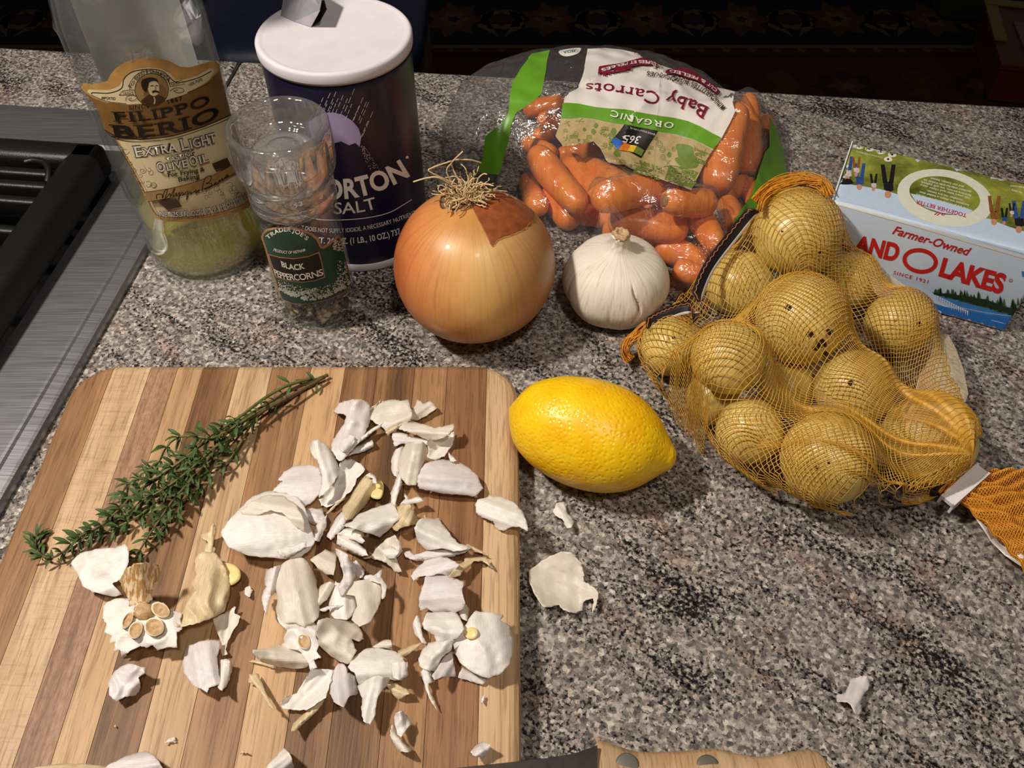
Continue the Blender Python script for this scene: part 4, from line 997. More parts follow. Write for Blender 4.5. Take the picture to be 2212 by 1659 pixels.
for i, p in enumerate(topl):
    u = i / (len(topl) - 1); bot_y = P(1272, 1640, hz).y - .026 - .002 * math.sin(u * 9)
    if u > .9: bot_y += (u - .9) / .1 * .012
    cy = (p.y + bot_y) / 2; hw = max((p.y - bot_y) / 2, .002); th = .0098 * (1 - .25 * (u > .97)) if i not in (0, len(topl) - 1) else .006
    for k in range(n):
        a = 2 * math.pi * k / n; ca, sa = math.cos(a), math.sin(a)
        V.append(Vector((p.x, cy + hw * math.copysign(abs(ca) ** .6, ca), hz - .0018 + th * math.copysign(abs(sa) ** .75, sa))))
for i in range(len(topl) - 1):
    for k in range(n): F.append((i * n + k, i * n + (k + 1) % n, (i + 1) * n + (k + 1) % n, (i + 1) * n + k))
F.append(tuple(range(n))[::-1]); F.append(tuple((len(topl) - 1) * n + k for k in range(n)))
mk('handle', V, F, M_HAND, kn)
for x, y in ((1355, 1652), (1530, 1656), (1705, 1688)):
    c = P(x, y, hz + .0075); mk('rivet', *lathe([(.0046, -.002), (.0046, .0001), (.0040, .0003), (0, .0003)], (c.x, c.y), 28, z0=c.z), M_RIV, kn)
zb = .0208
bl = [P(1290, 1612, zb), P(1240, 1630, zb), P(1180, 1640, zb), P(1090, 1650, zb), P(985, 1661, zb)]
dl_ = (bl[4] - bl[3]).normalized(); bl += [bl[4] + dl_ * .06, bl[4] + dl_ * .12]
V, F = [], []
for i, p in enumerate(bl):
    u = i / 6; wd = (.034 if i > 1 else .026) * (1 if i < 5 else (.8 if i == 5 else .1)); dn = Vector((-.06, -1, 0)).normalized(); hh = .0013 if i < 6 else .0006
    for off, z in ((0, hh), (0, -hh), (wd, -.0003), (wd, .0002)): q = p + dn * off; V.append(Vector((q.x, q.y, zb + z - .012 * max(0, (p.x - .05) / .06))))
for i in range(6):
    for k in range(4): F.append((i * 4 + k, (i + 1) * 4 + k, (i + 1) * 4 + (k + 1) % 4, i * 4 + (k + 1) % 4))
F += [(0, 1, 2, 3), (27, 26, 25, 24)]
mk('blade', V, F, M_BLADE, kn, False)
# ---------------------------------------------------------------- height fields for drapes
def hfield(x0, x1, y0, y1, res, poly, spheres, pad, iters, floor=.0012, extra=None, bumpf=None):
    nx, ny = int((x1 - x0) / res) + 1, int((y1 - y0) / res) + 1
    X = x0 + np.arange(nx) * res; Y = y0 + np.arange(ny) * res; GX, GY = np.meshgrid(X, Y, indexing='ij')
    inside = np.zeros((nx, ny), bool); n = len(poly); j = n - 1
    for i in range(n):
        xi, yi = poly[i]; xj, yj = poly[j]
        c = ((yi > GY) != (yj > GY)) & (GX < (xj - xi) * (GY - yi) / (yj - yi + 1e-15) + xi); inside ^= c; j = i
    if callable(floor): floor = floor(GX, GY)
    else: floor = np.full((nx, ny), floor)
    ob = np.minimum(floor, .0012) if floor.max() > .0013 else floor.copy()
    for sx, sy, sz, r in spheres:
        d2 = (GX - sx) ** 2 + (GY - sy) ** 2; R_ = r + pad; m = d2 < R_ * R_
        ob[m] = np.maximum(ob[m], sz + np.sqrt(R_ * R_ - d2[m]))
    if extra is not None: ob = np.maximum(ob, extra(GX, GY))
    h = ob.copy(); h[~inside] = floor[~inside]
    for k in range(iters):
        a = h.copy(); a[1:-1, 1:-1] = .25 * (h[2:, 1:-1] + h[:-2, 1:-1] + h[1:-1, 2:] + h[1:-1, :-2])
        h = np.maximum(a, ob); h[~inside] = floor[~inside]
    if bumpf is not None: h = np.where(inside, h + bumpf(GX, GY) * np.clip((h - .004) / .02, 0, 1), h)
    def at(x, y):
        u = (x - x0) / res; v = (y - y0) / res; i = int(min(max(u, 0), nx - 2)); j_ = int(min(max(v, 0), ny - 2)); fu, fv = min(max(u - i, 0), 1), min(max(v - j_, 0), 1)
        return (h[i, j_] * (1 - fu) + h[i + 1, j_] * fu) * (1 - fv) + (h[i, j_ + 1] * (1 - fu) + h[i + 1, j_ + 1] * fu) * fv
    return at, h, inside, X, Y
def hmesh(h, inside, X, Y, step=1):
    V, F, idx = [], [], {}
    def vid(i, j):
        if (i, j) not in idx: idx[(i, j)] = len(V); V.append((X[i], Y[j], h[i, j]))
        return idx[(i, j)]
    for i in range(0, len(X) - step, step):
        for j in range(0, len(Y) - step, step):
            if inside[i, j] or inside[i + step, j] or inside[i, j + step] or inside[i + step, j + step]:
                F.append((vid(i, j), vid(i + step, j), vid(i + step, j + step), vid(i, j + step)))
    return V, F

def hull(pts):
    pts = sorted(set(pts)); cr = lambda o, a, b: (a[0] - o[0]) * (b[1] - o[1]) - (a[1] - o[1]) * (b[0] - o[0]); lo, hi = [], []
    for p in pts:
        while len(lo) > 1 and cr(lo[-2], lo[-1], p) <= 0: lo.pop()
        lo.append(p)
    for p in pts[::-1]:
        while len(hi) > 1 and cr(hi[-2], hi[-1], p) <= 0: hi.pop()
        hi.append(p)
    return lo[:-1] + hi[:-1]
# ---------------------------------------------------------------- carrots in a clear bag
CAR = [(0.1669,0.5530,0.0336, 0.1617,0.5022,0.0166, 0.0080),(0.1486,0.5173,0.0447, 0.1353,0.4759,0.0267, 0.0114),(0.1874,0.5685,0.0084, 0.1791,0.5244,0.0062, 0.0064),
(0.0559,0.4250,0.0504, 0.0950,0.4470,0.0414, 0.0093),(0.0965,0.4233,0.0497, 0.1162,0.4314,0.0425, 0.0084),(0.0540,0.5038,0.0150, 0.0718,0.4565,0.0330, 0.0083),(0.0187,0.4987,0.0259, 0.0411,0.4523,0.0261, 0.0094),
(0.0378,0.5239,0.0105, 0.0596,0.5283,0.0109, 0.0069),(0.0683,0.4355,0.0244, 0.1022,0.4305,0.0234, 0.0093),(0.0287,0.4787,0.0090, 0.0368,0.4576,0.0089, 0.0089),(0.0111,0.4984,0.0079, 0.0169,0.4605,0.0161, 0.0071),
(0.1176,0.4315,0.0274, 0.1224,0.4132,0.0274, 0.0080),(0.1397,0.4551,0.0201, 0.1390,0.4362,0.0235, 0.0074),(0.1442,0.4813,0.0093, 0.1575,0.4914,0.0093, 0.0069),(0.0975,0.4256,0.0090, 0.1161,0.4169,0.0082, 0.0079),
(0.0655,0.4437,0.0108, 0.0875,0.4360,0.0077, 0.0078),(0.1042,0.3998,0.0150, 0.1197,0.3943,0.0113, 0.0068),(0.0145,0.5828,0.0101, 0.0342,0.5901,0.0101, 0.0069),(0.0202,0.5500,0.0071, 0.0330,0.5538,0.0081, 0.0061),
(0.0120,0.5425,0.0064, 0.0272,0.5211,0.0144, 0.0059),(0.0777,0.5154,0.0062, 0.0928,0.5038,0.0061, 0.0061),(0.1244,0.4285,0.0084, 0.1360,0.4434,0.0091, 0.0071)]
CAR = [c[:6] + (c[6] * 1.1,) for c in CAR]
for _a, _z, _b, _y, _r in (((1236, 352), .016, (1302, 432), .018, .0082), ((1262, 462), .010, (1322, 466), .010, .0080), ((1176, 258), .010, (1222, 268), .010, .0066), ((1560, 545), .010, (1590, 500), .012, .0075), ((1395, 455), .014, (1480, 470), .014, .0085), ((1618, 400), .012, (1632, 445), .012, .0062)):
    _p, _q = P(*_a, _z), P(*_b, _y); CAR.append((*_p, *_q, _r))
CLAB = ['slender baby carrot standing nearest the rear end of the bag, beside the far green band', 'thick baby carrot pointing at the label corner beside the white label', 'thin baby carrot half hidden by the far green band',
 'long pale baby carrot lying across the pile just under the label corner', 'stubby baby carrot with a brown stem scar facing the cook', 'baby carrot slanting from under the kraft part of the label',
 'plump baby carrot under the folded film near the onion', 'baby carrot mostly hidden beneath the middle of the label', 'large shiny baby carrot under a bright film fold above the garlic bulb', 'short baby carrot resting low between onion and garlic',
 'baby carrot at the bag edge right behind the onion', 'short baby carrot pointing down below the stubby scarred one', 'small upright baby carrot end by the near green band', 'small baby carrot tucked beneath the thick one by the near green band',
 'baby carrot at the foot of the pile behind the garlic bulb', 'baby carrot in the lower layer under the shiny one', 'lowest baby carrot, poking out toward the black edge of the potato net', 'reddish baby carrot farthest back beside the wide green stripe',
 'orange baby carrot tip peeping out left of the label', 'dark reddish baby carrot in the empty side of the bag', 'baby carrot showing as a dark sliver below the label edge', 'baby carrot on the counter under the near green band',
 'baby carrot in the gap between the plump one and the kraft label edge', 'short baby carrot low behind the garlic bulb tip, under the film fold', 'baby carrot end hidden beside the wide green stripe and the label', 'baby carrot partly behind the black edge strip of the potato net', 'baby carrot buried between the long pale one and the shiny one', 'small baby carrot end right under the far green band']
M_CARROT = NT('carrot'); _v = M_CARROT.coord('Object'); _n = M_CARROT.noise(_v, 120, 4, .6); _m = M_CARROT.new('ShaderNodeMapping'); _m.inputs['Scale'].default_value = (400, 60, 60); M_CARROT.link(_v, _m.inputs[0]); _n2 = M_CARROT.noise(_m.outputs[0], 1, 3, .6)
M_CARROT.pbsdf(M_CARROT.mix(.5, M_CARROT.ramp(_n, [(.3, rgb((232, 112, 32))), (.7, rgb((248, 146, 56)))]), M_CARROT.ramp(_n2, [(.3, rgb((228, 112, 38))), (.6, rgb((250, 152, 66)))])), .3, normal=M_CARROT.bump(_n2, .25, .0006), sss=.15, sssr=(.006, .002, .001)); M_CARROT = M_CARROT.m
M_CSCAR = simple('carrot_stem_scar', (150, 104, 62), .8, .3, 500, .0008)
spheres = []
def carrot(i, c):
    a, b, r = Vector(c[:3]), Vector(c[3:6]), c[6]; d = b - a; L = d.length + 2 * r * .8; d.normalize(); s0 = a - d * r * .8
    rr = random.Random(i + 40); taper = rr.choice((-1, 1)) * rr.uniform(.04, .16); fat = rr.uniform(.9, 1.0)
    q = ((0, .12), (.012, .42), (.04, .66), (.09, .84), (.17, .95), (.3, 1), (.5, 1.0), (.7, .99), (.83, .94), (.91, .83), (.96, .66), (.988, .42), (1, .12))
    pts = catmull([(u * L, v * r * fat * (1 + taper * (u - .5) * 2), 0) for u, v in q], 4); u_ = d.orthogonal().normalized(); v_ = d.cross(u_); V, F = [], []; n = 36; bend = rr.uniform(-.0012, .0012)
    for p in pts:
        t = p.x / L
        for k in range(n):
            an = 2 * math.pi * k / n; e = 1 + .035 * math.sin(2 * an + i) + .03 * noise.noise((p.x * 420, i * 3.1, math.cos(an) * .8)) + .02 * noise.noise((p.x * 120, math.cos(an) * 2, math.sin(an) * 2 + i))
            V.append(s0 + d * p.x + u_ * (p.y * e * math.cos(an) + bend * math.sin(math.pi * t)) + v_ * (p.y * e * math.sin(an)))
    for k in range(len(pts) - 1):
        for j in range(n): F.append((k * n + j, k * n + (j + 1) % n, (k + 1) * n + (j + 1) % n, (k + 1) * n + j))
    F.append(tuple(range(n))[::-1]); F.append(tuple((len(pts) - 1) * n + k for k in range(n)))
    t = thing('baby_carrot', CLAB[i], 'carrot', tuple((a + b) / 2 - Vector((0, 0, r))), 'baby carrots in the clear bag')
    o = mk('root', V, F, M_CARROT, t, origin=(0, 0, r))
    if i in (0, 4):
        e = s0 + d * L if i == 0 else s0; dd = d if i == 0 else -d
        mk('stem_scar', *tube([e - dd * .0016, e - dd * .0002, e + dd * .0003], [r * .46, r * .40, r * .22], 14), M_CSCAR, t)
    for k in range(8):
        p = a.lerp(b, k / 7); spheres.append((p.x, p.y, p.z, r))
for i, c in enumerate(CAR): carrot(i, c)
g0 = lambda x, y: tuple(P(x, y, .0).xy)
bagp = [g0(962, 345), g0(1030, 398), g0(1105, 440), g0(1180, 492), g0(1260, 512), g0(1330, 540), (.155, .44), (.178, .46), (.192, .50), (.200, .54), (.203, .575), (.19, .600), (.15, .618), (.10, .630), (.05, .634), (0, .63), (-.015, .612), (-.036, .58), (-.05, .545)]
def pl(pts, z): return [tuple(P(x, y, z).xy) for x, y in pts]
folds = [(pl([(1115, 372), (1150, 345), (1200, 328), (1246, 326), (1250, 372), (1256, 440)], .035), .0028, .0020), (pl([(1120, 350), (1190, 400), (1225, 440), (1290, 478), (1340, 510), (1420, 545), (1500, 575), (1545, 600)], .03), .003, .0022),
 (pl([(1120, 232), (1180, 222), (1240, 195), (1330, 165), (1430, 150), (1470, 175)], .056), .0032, .0025), (pl([(1345, 262), (1370, 225), (1420, 195), (1460, 190)], .056), .0022, .0018), (pl([(1330, 470), (1440, 478), (1500, 500)], .036), .002, .002),
 (pl([(1215, 310), (1300, 300), (1380, 330)], .05), .002, .0025), (pl([(1050, 330), (1075, 250), (1120, 170), (1170, 130)], .045), .0025, .003), (pl([(1590, 230), (1600, 300), (1580, 380), (1590, 450)], .035), .002, .002)]
def dome(X, Y):
    a = np.clip(1 - ((X - .056) / .112) ** 2 - (np.abs(Y - .560) / .070) ** 2.4, 0, None); r = .0575 * a ** .42
    return np.where(a > 0, r, 0)
def creases(X, Y):
    o = np.zeros_like(X)
    for q, amp, wd in folds:
        best = np.full_like(X, 1.0)
        for (ax_, ay), (bx, by) in zip(q, q[1:]):
            vx, vy = bx - ax_, by - ay; L = vx * vx + vy * vy; t = np.clip(((X - ax_) * vx + (Y - ay) * vy) / L, 0, 1); best = np.minimum(best, np.hypot(X - ax_ - t * vx, Y - ay - t * vy))
        o = o + amp * np.exp(-best / wd)
    o = o + .0009 * np.sin(X * 300 + 40 * Y + 2 * np.sin(Y * 130)) * np.sin(Y * 210 - X * 90)
    return o
bagp = hull([tuple(p) for p in bagp] + [(x + .0030 * math.cos(k * .785) + r * math.cos(k * .785), y + (r + .0030) * math.sin(k * .785)) for x, y, z, r in spheres for k in range(8)])
bat, bh, bins, bX, bY = hfield(-.09, .23, .365, .645, .0015, bagp, spheres, .0014, 260, .0012, dome, creases)
film = hmesh(bh, bins, bX, bY)
M_FILM = clear('clear_bag_film', (.985, .985, .985), .20, .15, .035, (.75, .75, .82), 0, 1.45, (42, .6, .008))  # whitish haze painted for light mirrored by the film layers
bag = thing('carrot_bag', 'clear plastic bag of baby carrots with white and green printed label', 'bag', (.08, .52, 0), )
mk('film', film[0], film[1], M_FILM, bag)
INK_GREEN = simple('print_leaf_green', (98, 150, 38), .35, .06, 80); INK_MILK = simple('print_white', (222, 214, 206), .32, .04, 60); INK_WINE = simple('print_wine', (120, 26, 50), .35, .08); INK_KRAFT = simple('print_kraft', (178, 154, 108), .5, .1, 500)
INK_OLIVE = simple('print_olive_line', (104, 124, 50), .5, .1); INK_COCOA = simple('print_cocoa', (66, 46, 20), .4); INK_BLU = simple('print_blue', (44, 96, 180), .4); INK_ORA = simple('print_orange', (232, 130, 44), .4); INK_YEL = simple('print_yellow', (232, 186, 50), .4); INK_TEAL = simple('print_teal', (20, 110, 100), .4)
D = Decal(film, .0006, 8, .00015)
D.poly([(1148, 118), (1188, 110), (1182, 135), (1176, 175), (1170, 205), (1150, 222), (1115, 245), (1104, 275), (1100, 305), (1090, 335), (1085, 360), (1078, 378), (1045, 374), (1030, 368), (1045, 340), (1050, 295), (1080, 270), (1098, 245), (1102, 205), (1108, 175), (1125, 150)], INK_GREEN)
D.build('green_stripe', bag)
D = Decal(film, .0006, 8, .00015)
D.poly([(1660, 255), (1678, 285), (1692, 330), (1698, 385), (1690, 410), (1660, 450), (1625, 495), (1590, 530), (1572, 524), (1562, 518), (1590, 468), (1622, 420), (1640, 360), (1650, 330), (1660, 318)], INK_GREEN)
D.build('green_stripe', bag)
D = Decal(film, .0006, 6, .00016); S5 = lambda L: [(1200 + x / 4.88, 90 + y / 4.88) for x, y in L]
LAB = S5([(340, 85), (520, 78), (700, 95), (860, 130), (930, 190), (1050, 240), (1200, 290), (1350, 310), (1480, 350), (1570, 420), (1680, 490), (1780, 510), (1895, 538), (1870, 650), (1892, 740), (1840, 860), (1752, 1025), (1668, 1145), (1590, 1270), (1510, 1430), (1425, 1572), (1330, 1540), (1250, 1512), (1060, 1440), (900, 1405), (720, 1310), (640, 1305), (560, 1280), (520, 1230), (470, 1130), (400, 1060), (300, 1085), (180, 1100), (80, 1110), (0, 1000), (20, 940), (70, 800), (90, 600), (150, 540), (240, 490), (280, 380), (300, 300), (320, 180)])
D.poly(LAB, INK_MILK)
D.poly(S5([(75, 650), (240, 660), (420, 695), (560, 712), (720, 720), (900, 752), (1100, 790), (1250, 810), (1400, 845), (1530, 900), (1640, 960), (1752, 1022), (1668, 1145), (1560, 1080), (1440, 1030), (1280, 985), (1100, 955), (900, 925), (760, 890), (640, 870), (500, 845), (400, 818), (260, 808), (150, 818), (62, 815)]), INK_GREEN)
D.poly(S5([(62, 818), (150, 822), (260, 812), (400, 822), (500, 849), (640, 874), (760, 894), (900, 929), (1100, 959), (1280, 989), (1440, 1034), (1560, 1084), (1665, 1150), (1590, 1270), (1510, 1430), (1425, 1570), (1330, 1538), (1250, 1510), (1060, 1438), (900, 1403), (720, 1308), (640, 1303), (560, 1278), (520, 1228), (470, 1128), (400, 1058), (300, 1083), (180, 1098), (80, 1108), (2, 1000), (22, 940)]), INK_KRAFT)
rr = random.Random(12)
zone = S5([(40, 840), (260, 830), (500, 870), (760, 915), (1100, 975), (1440, 1050), (1640, 1155), (1560, 1280), (1430, 1550), (1240, 1490), (900, 1390), (720, 1295), (560, 1260), (470, 1110), (380, 1040), (90, 1090), (20, 980)])
logo = S5([(730, 880), (1070, 945), (890, 1235), (580, 1070)])
for k in range(130):
    x, y = 1205 + rr.random() * 330, 255 + rr.random() * 160
    if not inpoly(x, y, zone) or inpoly(x, y, logo): continue
    m = INK_OLIVE; t = rr.random(); r = 3 + rr.random() * 6; a = rr.random() * 6.28
    if t < .35:
        D.line([(x, y), (x + r * 1.5 * math.cos(a), y + r * math.sin(a)), (x + r * 2.4 * math.cos(a + .4), y + r * 1.8 * math.sin(a + .4))], .9, m)
        for s_ in (-1, 1): D.line([(x + r * 1.2 * math.cos(a), y + r * .8 * math.sin(a)), (x + r * 1.6 * math.cos(a + s_), y + r * 1.4 * math.sin(a + s_))], 1.3, m)
    elif t < .6: D.ring(x, y, r, r * .8, .9, m, a, 12); D.ring(x, y, r * .5, r * .4, .8, m, a, 10)
    elif t < .8: D.poly([(x, y - r), (x + r * .8, y), (x, y + r), (x - r * .8, y)], m, True)
    else:
        for j in range(4): D.line([(x - r, y + j * 2.2), (x, y + j * 2.2 - 1.5), (x + r, y + j * 2.2)], .8, m)
D.poly(S5([(1270, 1090), (1440, 1110), (1470, 1200), (1520, 1280), (1490, 1340), (1380, 1345), (1300, 1300), (1260, 1240), (1300, 1215)]), INK_OLIVE, True)
D.poly(S5([(1190, 1320), (1310, 1345), (1510, 1400), (1430, 1560), (1150, 1470)]), INK_OLIVE)
for k in range(22): x, y = S5([(1200 + rr.random() * 260, 1370 + rr.random() * 130)])[0]; D.ring(x, y, 3 + rr.random() * 4, 2.4 + rr.random() * 3, 1, INK_KRAFT, 0, 10)
D.line(S5([(1190, 1310), (1330, 1335), (1520, 1400)]), 1.2, INK_OLIVE); D.line(S5([(820, 1280), (980, 1330), (1140, 1385)]), 1, INK_OLIVE)
for k in range(6): x = 880 + k * 45; y = 1270 + k * 14; D.poly(S5([(x, y - 18), (x + 22, y + 6), (x + 8, y + 30), (x - 10, y + 8)]), INK_OLIVE)
D.text('TASTE', S5([(1110, 1440), (830, 1350)]), 8, INK_OLIVE, .02, 0, .06); D.text('BEST', S5([(1610, 1275), (1480, 1225)]), 9, INK_OLIVE, .02, 0, .06); D.text('INGREDIENTS', S5([(1640, 1190), (1470, 1130)]), 3.6, INK_OLIVE, .02); D.text('PURE', S5([(620, 1030), (470, 940)]), 7, INK_OLIVE, .02, 0, .05)
D.text('OF INGREDIENTS', S5([(1130, 1395), (820, 1300)]), 3.8, INK_OLIVE, .02)
D.poly(logo, INK_K)
D.poly(S5([(585, 1062), (632, 1020), (700, 1062), (660, 1145), (620, 1110)]), INK_BLU); D.poly(S5([(662, 1146), (702, 1064), (775, 1098), (738, 1165)]), INK_ORA); D.poly(S5([(740, 1166), (778, 1100), (850, 1108), (808, 1180)]), INK_YEL); D.poly(S5([(810, 1182), (850, 1112), (922, 1150), (886, 1218)]), INK_OLIVE)
D.text('365', S5([(905, 1010), (700, 985)]), 17, INK_W, .01, .25); D.text('EVERYDAY VALUE', S5([(1040, 975), (770, 905)]), 3.6, INK_W)
D.text('ORGANIC', S5([(1240, 865), (900, 815), (590, 738)]), 12.5, INK_W, .012, 0, .04, 1.25)
D.text('Baby', S5([(1640, 722), (1400, 618), (1165, 552)]), 27, INK_WINE, .006, 0, .05, 1.0, 25)
D.text('Carrots', S5([(1115, 560), (720, 478), (318, 442)]), 27, INK_WINE, .006, 0, .05, 1.05, 20)
D.text('MINI-CAROTTES BIOLOGIQUES', S5([(1815, 715), (1300, 400), (560, 322)]), 11.5, INK_COCOA, .012, .1, 0, 1.05, 9)
D.poly(S5([(1695, 592), (1725, 562), (1650, 480), (1500, 385), (1380, 312), (1290, 306), (1155, 320), (1170, 355), (1330, 395), (1500, 455)]), INK_WINE)
D.poly(S5([(440, 388), (465, 295), (700, 250), (905, 200), (1000, 230), (1085, 285), (900, 275), (700, 325)]), INK_WINE)
D.text('CUT & PEELED', S5([(1690, 548), (1500, 412), (1180, 322)]), 6.5, INK_W, .015); D.text('COUPEES ET PELEES', S5([(1060, 270), (860, 232), (480, 322)]), 6.5, INK_W, .015)
D.text('PRODUCE OF USA', S5([(1120, 290), (980, 200), (800, 128)]), 4, INK_COCOA)
D.build('printed_label', bag)
D = Decal(film, .0006, 8, .00015)
D.poly([(1208, 112), (1232, 107), (1254, 106), (1250, 116), (1236, 122), (1222, 124), (1211, 120)], INK_MILK, True); D.text('USDA', [(1247, 109), (1217, 113)], 5, INK_TEAL, .02)
D.build('organic_seal', bag)

# ---------------------------------------------------------------- potatoes
POT = [(0.1653,0.3955,0.0479,0.0248),(0.1514,0.3232,0.0514,0.0237),(0.1348,0.3837,0.0198,0.0198),(0.0877,0.3327,0.0199,0.0165),(0.1080,0.2936,0.0537,0.0185),(0.1483,0.3048,0.0174,0.0155),(0.1766,0.2918,0.0331,0.0196),(0.2187,0.3474,0.0239,0.0191),(0.2016,0.3855,0.0208,0.0165),(0.2085,0.2634,0.0267,0.0232),(0.1514,0.2456,0.0358,0.0222),(0.1194,0.2679,0.0283,0.0168),(0.1072,0.2975,0.0177,0.0143)]
PLAB = ['large gold potato at the very top of the net, beside the butter carton', 'biggest gold potato in the middle of the net, marked with dark scars', 'gold potato against the black label strip near the carrots', 'greenish gold potato in the small corner of the net nearest the garlic', 'gold potato on the lemon side, right beside the small corner one',
 'small round gold potato in a gap below the scarred one', 'gold potato with one dark eye at the centre of the lower net', 'gold potato with a dark side nick next to the butter carton lettering', 'gold potato half hidden behind the scarred one and the top one', 'large gold potato beside the white plastic clip', 'large gold potato bulging at the bottom of the net', 'gold potato in the lower net facing the lemon', 'small gold potato low at the edge of the net beside the lemon']
def potato_mat():
    t = NT('gold_potato'); v = t.coord('Object', rnd=True); n = t.noise(v, 55, 4, .6); n2 = t.noise(v, 500, 3, .7); n3 = t.noise(v, 150, 2, .5)
    c = t.ramp(n, [(.3, rgb((190, 164, 84))), (.55, rgb((222, 198, 118))), (.75, rgb((232, 212, 138)))])
    c = t.mix(.35, c, t.ramp(n2, [(.32, (.5, .4, .25)), (.46, (1, 1, 1))]), 'MULTIPLY'); c = t.mix(.7, c, t.ramp(n3, [(.24, (.35, .26, .16)), (.30, (1, 1, 1))]), 'MULTIPLY')
    t.pbsdf(c, .33, normal=t.bump(n2, .12, .0006), sss=.08, sssr=(.004, .003, .001)); return t.m
M_POT = potato_mat(); M_EYE = simple('potato_scar', (52, 34, 26), .85, .3, 700, .0006)
scars = {1: [(1703, 665, 8), (1750, 722, 11), (1775, 742, 12), (1792, 716, 10), (1784, 765, 9), (1762, 752, 7)], 6: [(1838, 828, 8)], 7: [(1985, 700, 7)], 0: [(1772, 545, 5), (1690, 500, 3)], 10: [(1765, 1010, 5), (1790, 1000, 4)], 9: [(2000, 980, 4)], 3: [(1455, 730, 4)]}
def potato(i, p):
    x, y, z, r = p; V, F = [], []; rr = random.Random(i); sc_v = Vector((1 + rr.uniform(-.03, .05), 1 + rr.uniform(-.03, .04), 1.0)); n1, n2 = 28, 48
    for a in range(n1 + 1):
        th = math.pi * a / n1
        for b in range(n2):
            ph = 2 * math.pi * b / n2; d = Vector((math.sin(th) * math.cos(ph), math.sin(th) * math.sin(ph), math.cos(th)))
            k = r * .985 * (1 + .035 * noise.noise(d * 1.4 + Vector((i * 7, 0, 0))) + .008 * noise.noise(d * 5 + Vector((0, i * 5, 0))))
            V.append(Vector((x, y, z)) + Vector((d.x * sc_v.x, d.y * sc_v.y, d.z * sc_v.z)) * k)
    for a in range(n1):
        for b in range(n2): F.append((a * n2 + b, (a + 1) * n2 + b, (a + 1) * n2 + (b + 1) % n2, a * n2 + (b + 1) % n2))
    t = thing('potato', PLAB[i], 'potato', (x, y, z - r), 'gold potatoes in the net'); mk('flesh', V, F, M_POT, t, origin=(0, 0, r))
    if i in scars:
        D = Decal((V, F), .00015, 5)
        for sx, sy, sr in scars[i]:
            D.poly([(sx + sr * rr.uniform(.6, 1.1) * math.cos(q), sy + sr * rr.uniform(.5, 1) * math.sin(q)) for q in (2 * math.pi * k / 9 for k in range(9))], M_EYE); 
        if D.V: D.build('eye_scar', t)
for i, p in enumerate(POT): potato(i, p)

# ---------------------------------------------------------------- the net around the potatoes
clipP = P(2052, 1048, .016)
cl = P(2068, 1042, .016)
netp = hull([(x + (r + .0014) * math.cos(k * .1963), y + (r + .0014) * math.sin(k * .1963)) for x, y, z, r in POT for k in range(32)] + [(cl.x, cl.y)])
def rim(GX, GY):    # the net turns under the potatoes at about their middles
    best = np.full_like(GX, 9.0); o = np.full_like(GX, .001)
    for x, y, z, r in POT + [(cl.x, cl.y, .016, .001)]:
        d = np.hypot(GX - x, GY - y) - r; m = d < best; best = np.where(m, d, best); o = np.where(m, z * .97, o)
    return o
nat, nh, nin, nX, nY = hfield(.05, .26, .19, .46, .001, netp, POT, .0011, 420, rim)
def crossings(c, d, L=.5):
    """farthest point of the footprint seen from the clip in a direction"""
    best = 0; n = len(netp)
    for i in range(n):
        a, b = Vector((*netp[i], 0)), Vector((*netp[(i + 1) % n], 0)); e = b - a; den = d.x * e.y - d.y * e.x
        if abs(den) < 1e-12: continue
        w_ = a - c; t = (w_.x * e.y - w_.y * e.x) / den; s_ = (w_.x * d.y - w_.y * d.x) / den
        if t > best and 0 <= s_ <= 1: best = t
    return best
c0 = Vector((cl.x - .0012, cl.y + .0008, 0))
angs = [(math.atan2(q[1] - c0.y, q[0] - c0.x)) % (2 * math.pi) for q in netp]; A0, A1 = math.radians(60), math.radians(222)
NRAD = 156; ROWS = []; gap = .0027; rr = random.Random(9)
for i in range(NRAD + 1):
    a = A0 + (A1 - A0) * i / NRAD; d = Vector((math.cos(a), math.sin(a), 0)); L = crossings(c0, d); pts = []; acc = 0; prev = None; N = max(2, int(L / .0007)); nxt = 0
    for k in range(N + 1):
        u = k / N; sway = .0016 * math.sin(u * 9 + i * .12) + .0009 * math.sin(u * 23 + i * .35); q = c0 + d * (L * u) + Vector((-d.y, d.x, 0)) * sway * min(1, u * 5) * min(1, (1 - u) * 8)
        z = nat(q.x, q.y) + .0002; q.z = z
        if prev is not None: acc += (q - prev).length
        prev = q.copy()
        if acc >= nxt: pts.append(q.copy()); nxt += gap * (.85 + .3 * math.sin(acc * 60) ** 2)
    if L > .02:
        q0 = prev; zb = q0.z; rk = min(.021, zb * .95); m_ = max(2, int(rk * 1.3 / gap))
        if zb > .042:
            for k in range(1, 17): t = k / 16; pts.append(Vector((q0.x - d.x * .004 * t, q0.y - d.y * .004 * t, zb + (.002 - zb) * t)))
            m_ = 0
        for k in range(1, m_ + 1): t = k / m_ * 1.25; pts.append(Vector((q0.x - d.x * rk * (1 - math.cos(t)), q0.y - d.y * rk * (1 - math.cos(t)), max(.0008, zb - rk * math.sin(t)))))
    ROWS.append(pts)
def strand(pts, r):   # a flat three-sided thread
    return tube(pts, r, 3, False)
parts = []
for i, p in enumerate(ROWS):
    if len(p) > 3: parts.append(strand(p, .00028 if i % 2 else .00023))
m = max(len(p) for p in ROWS)
for k in range(3, m):
    run = []
    for p in ROWS + [[]]:
        if len(p) > k:
            q = p[k] + Vector((0, 0, .00025))
            if run and (q - run[-1]).length > .012:
                if len(run) > 2: parts.append(strand(run, .00023))
                run = []
            run.append(q)
        else:
            if len(run) > 2: parts.append(strand(run, .00023))
            run = []
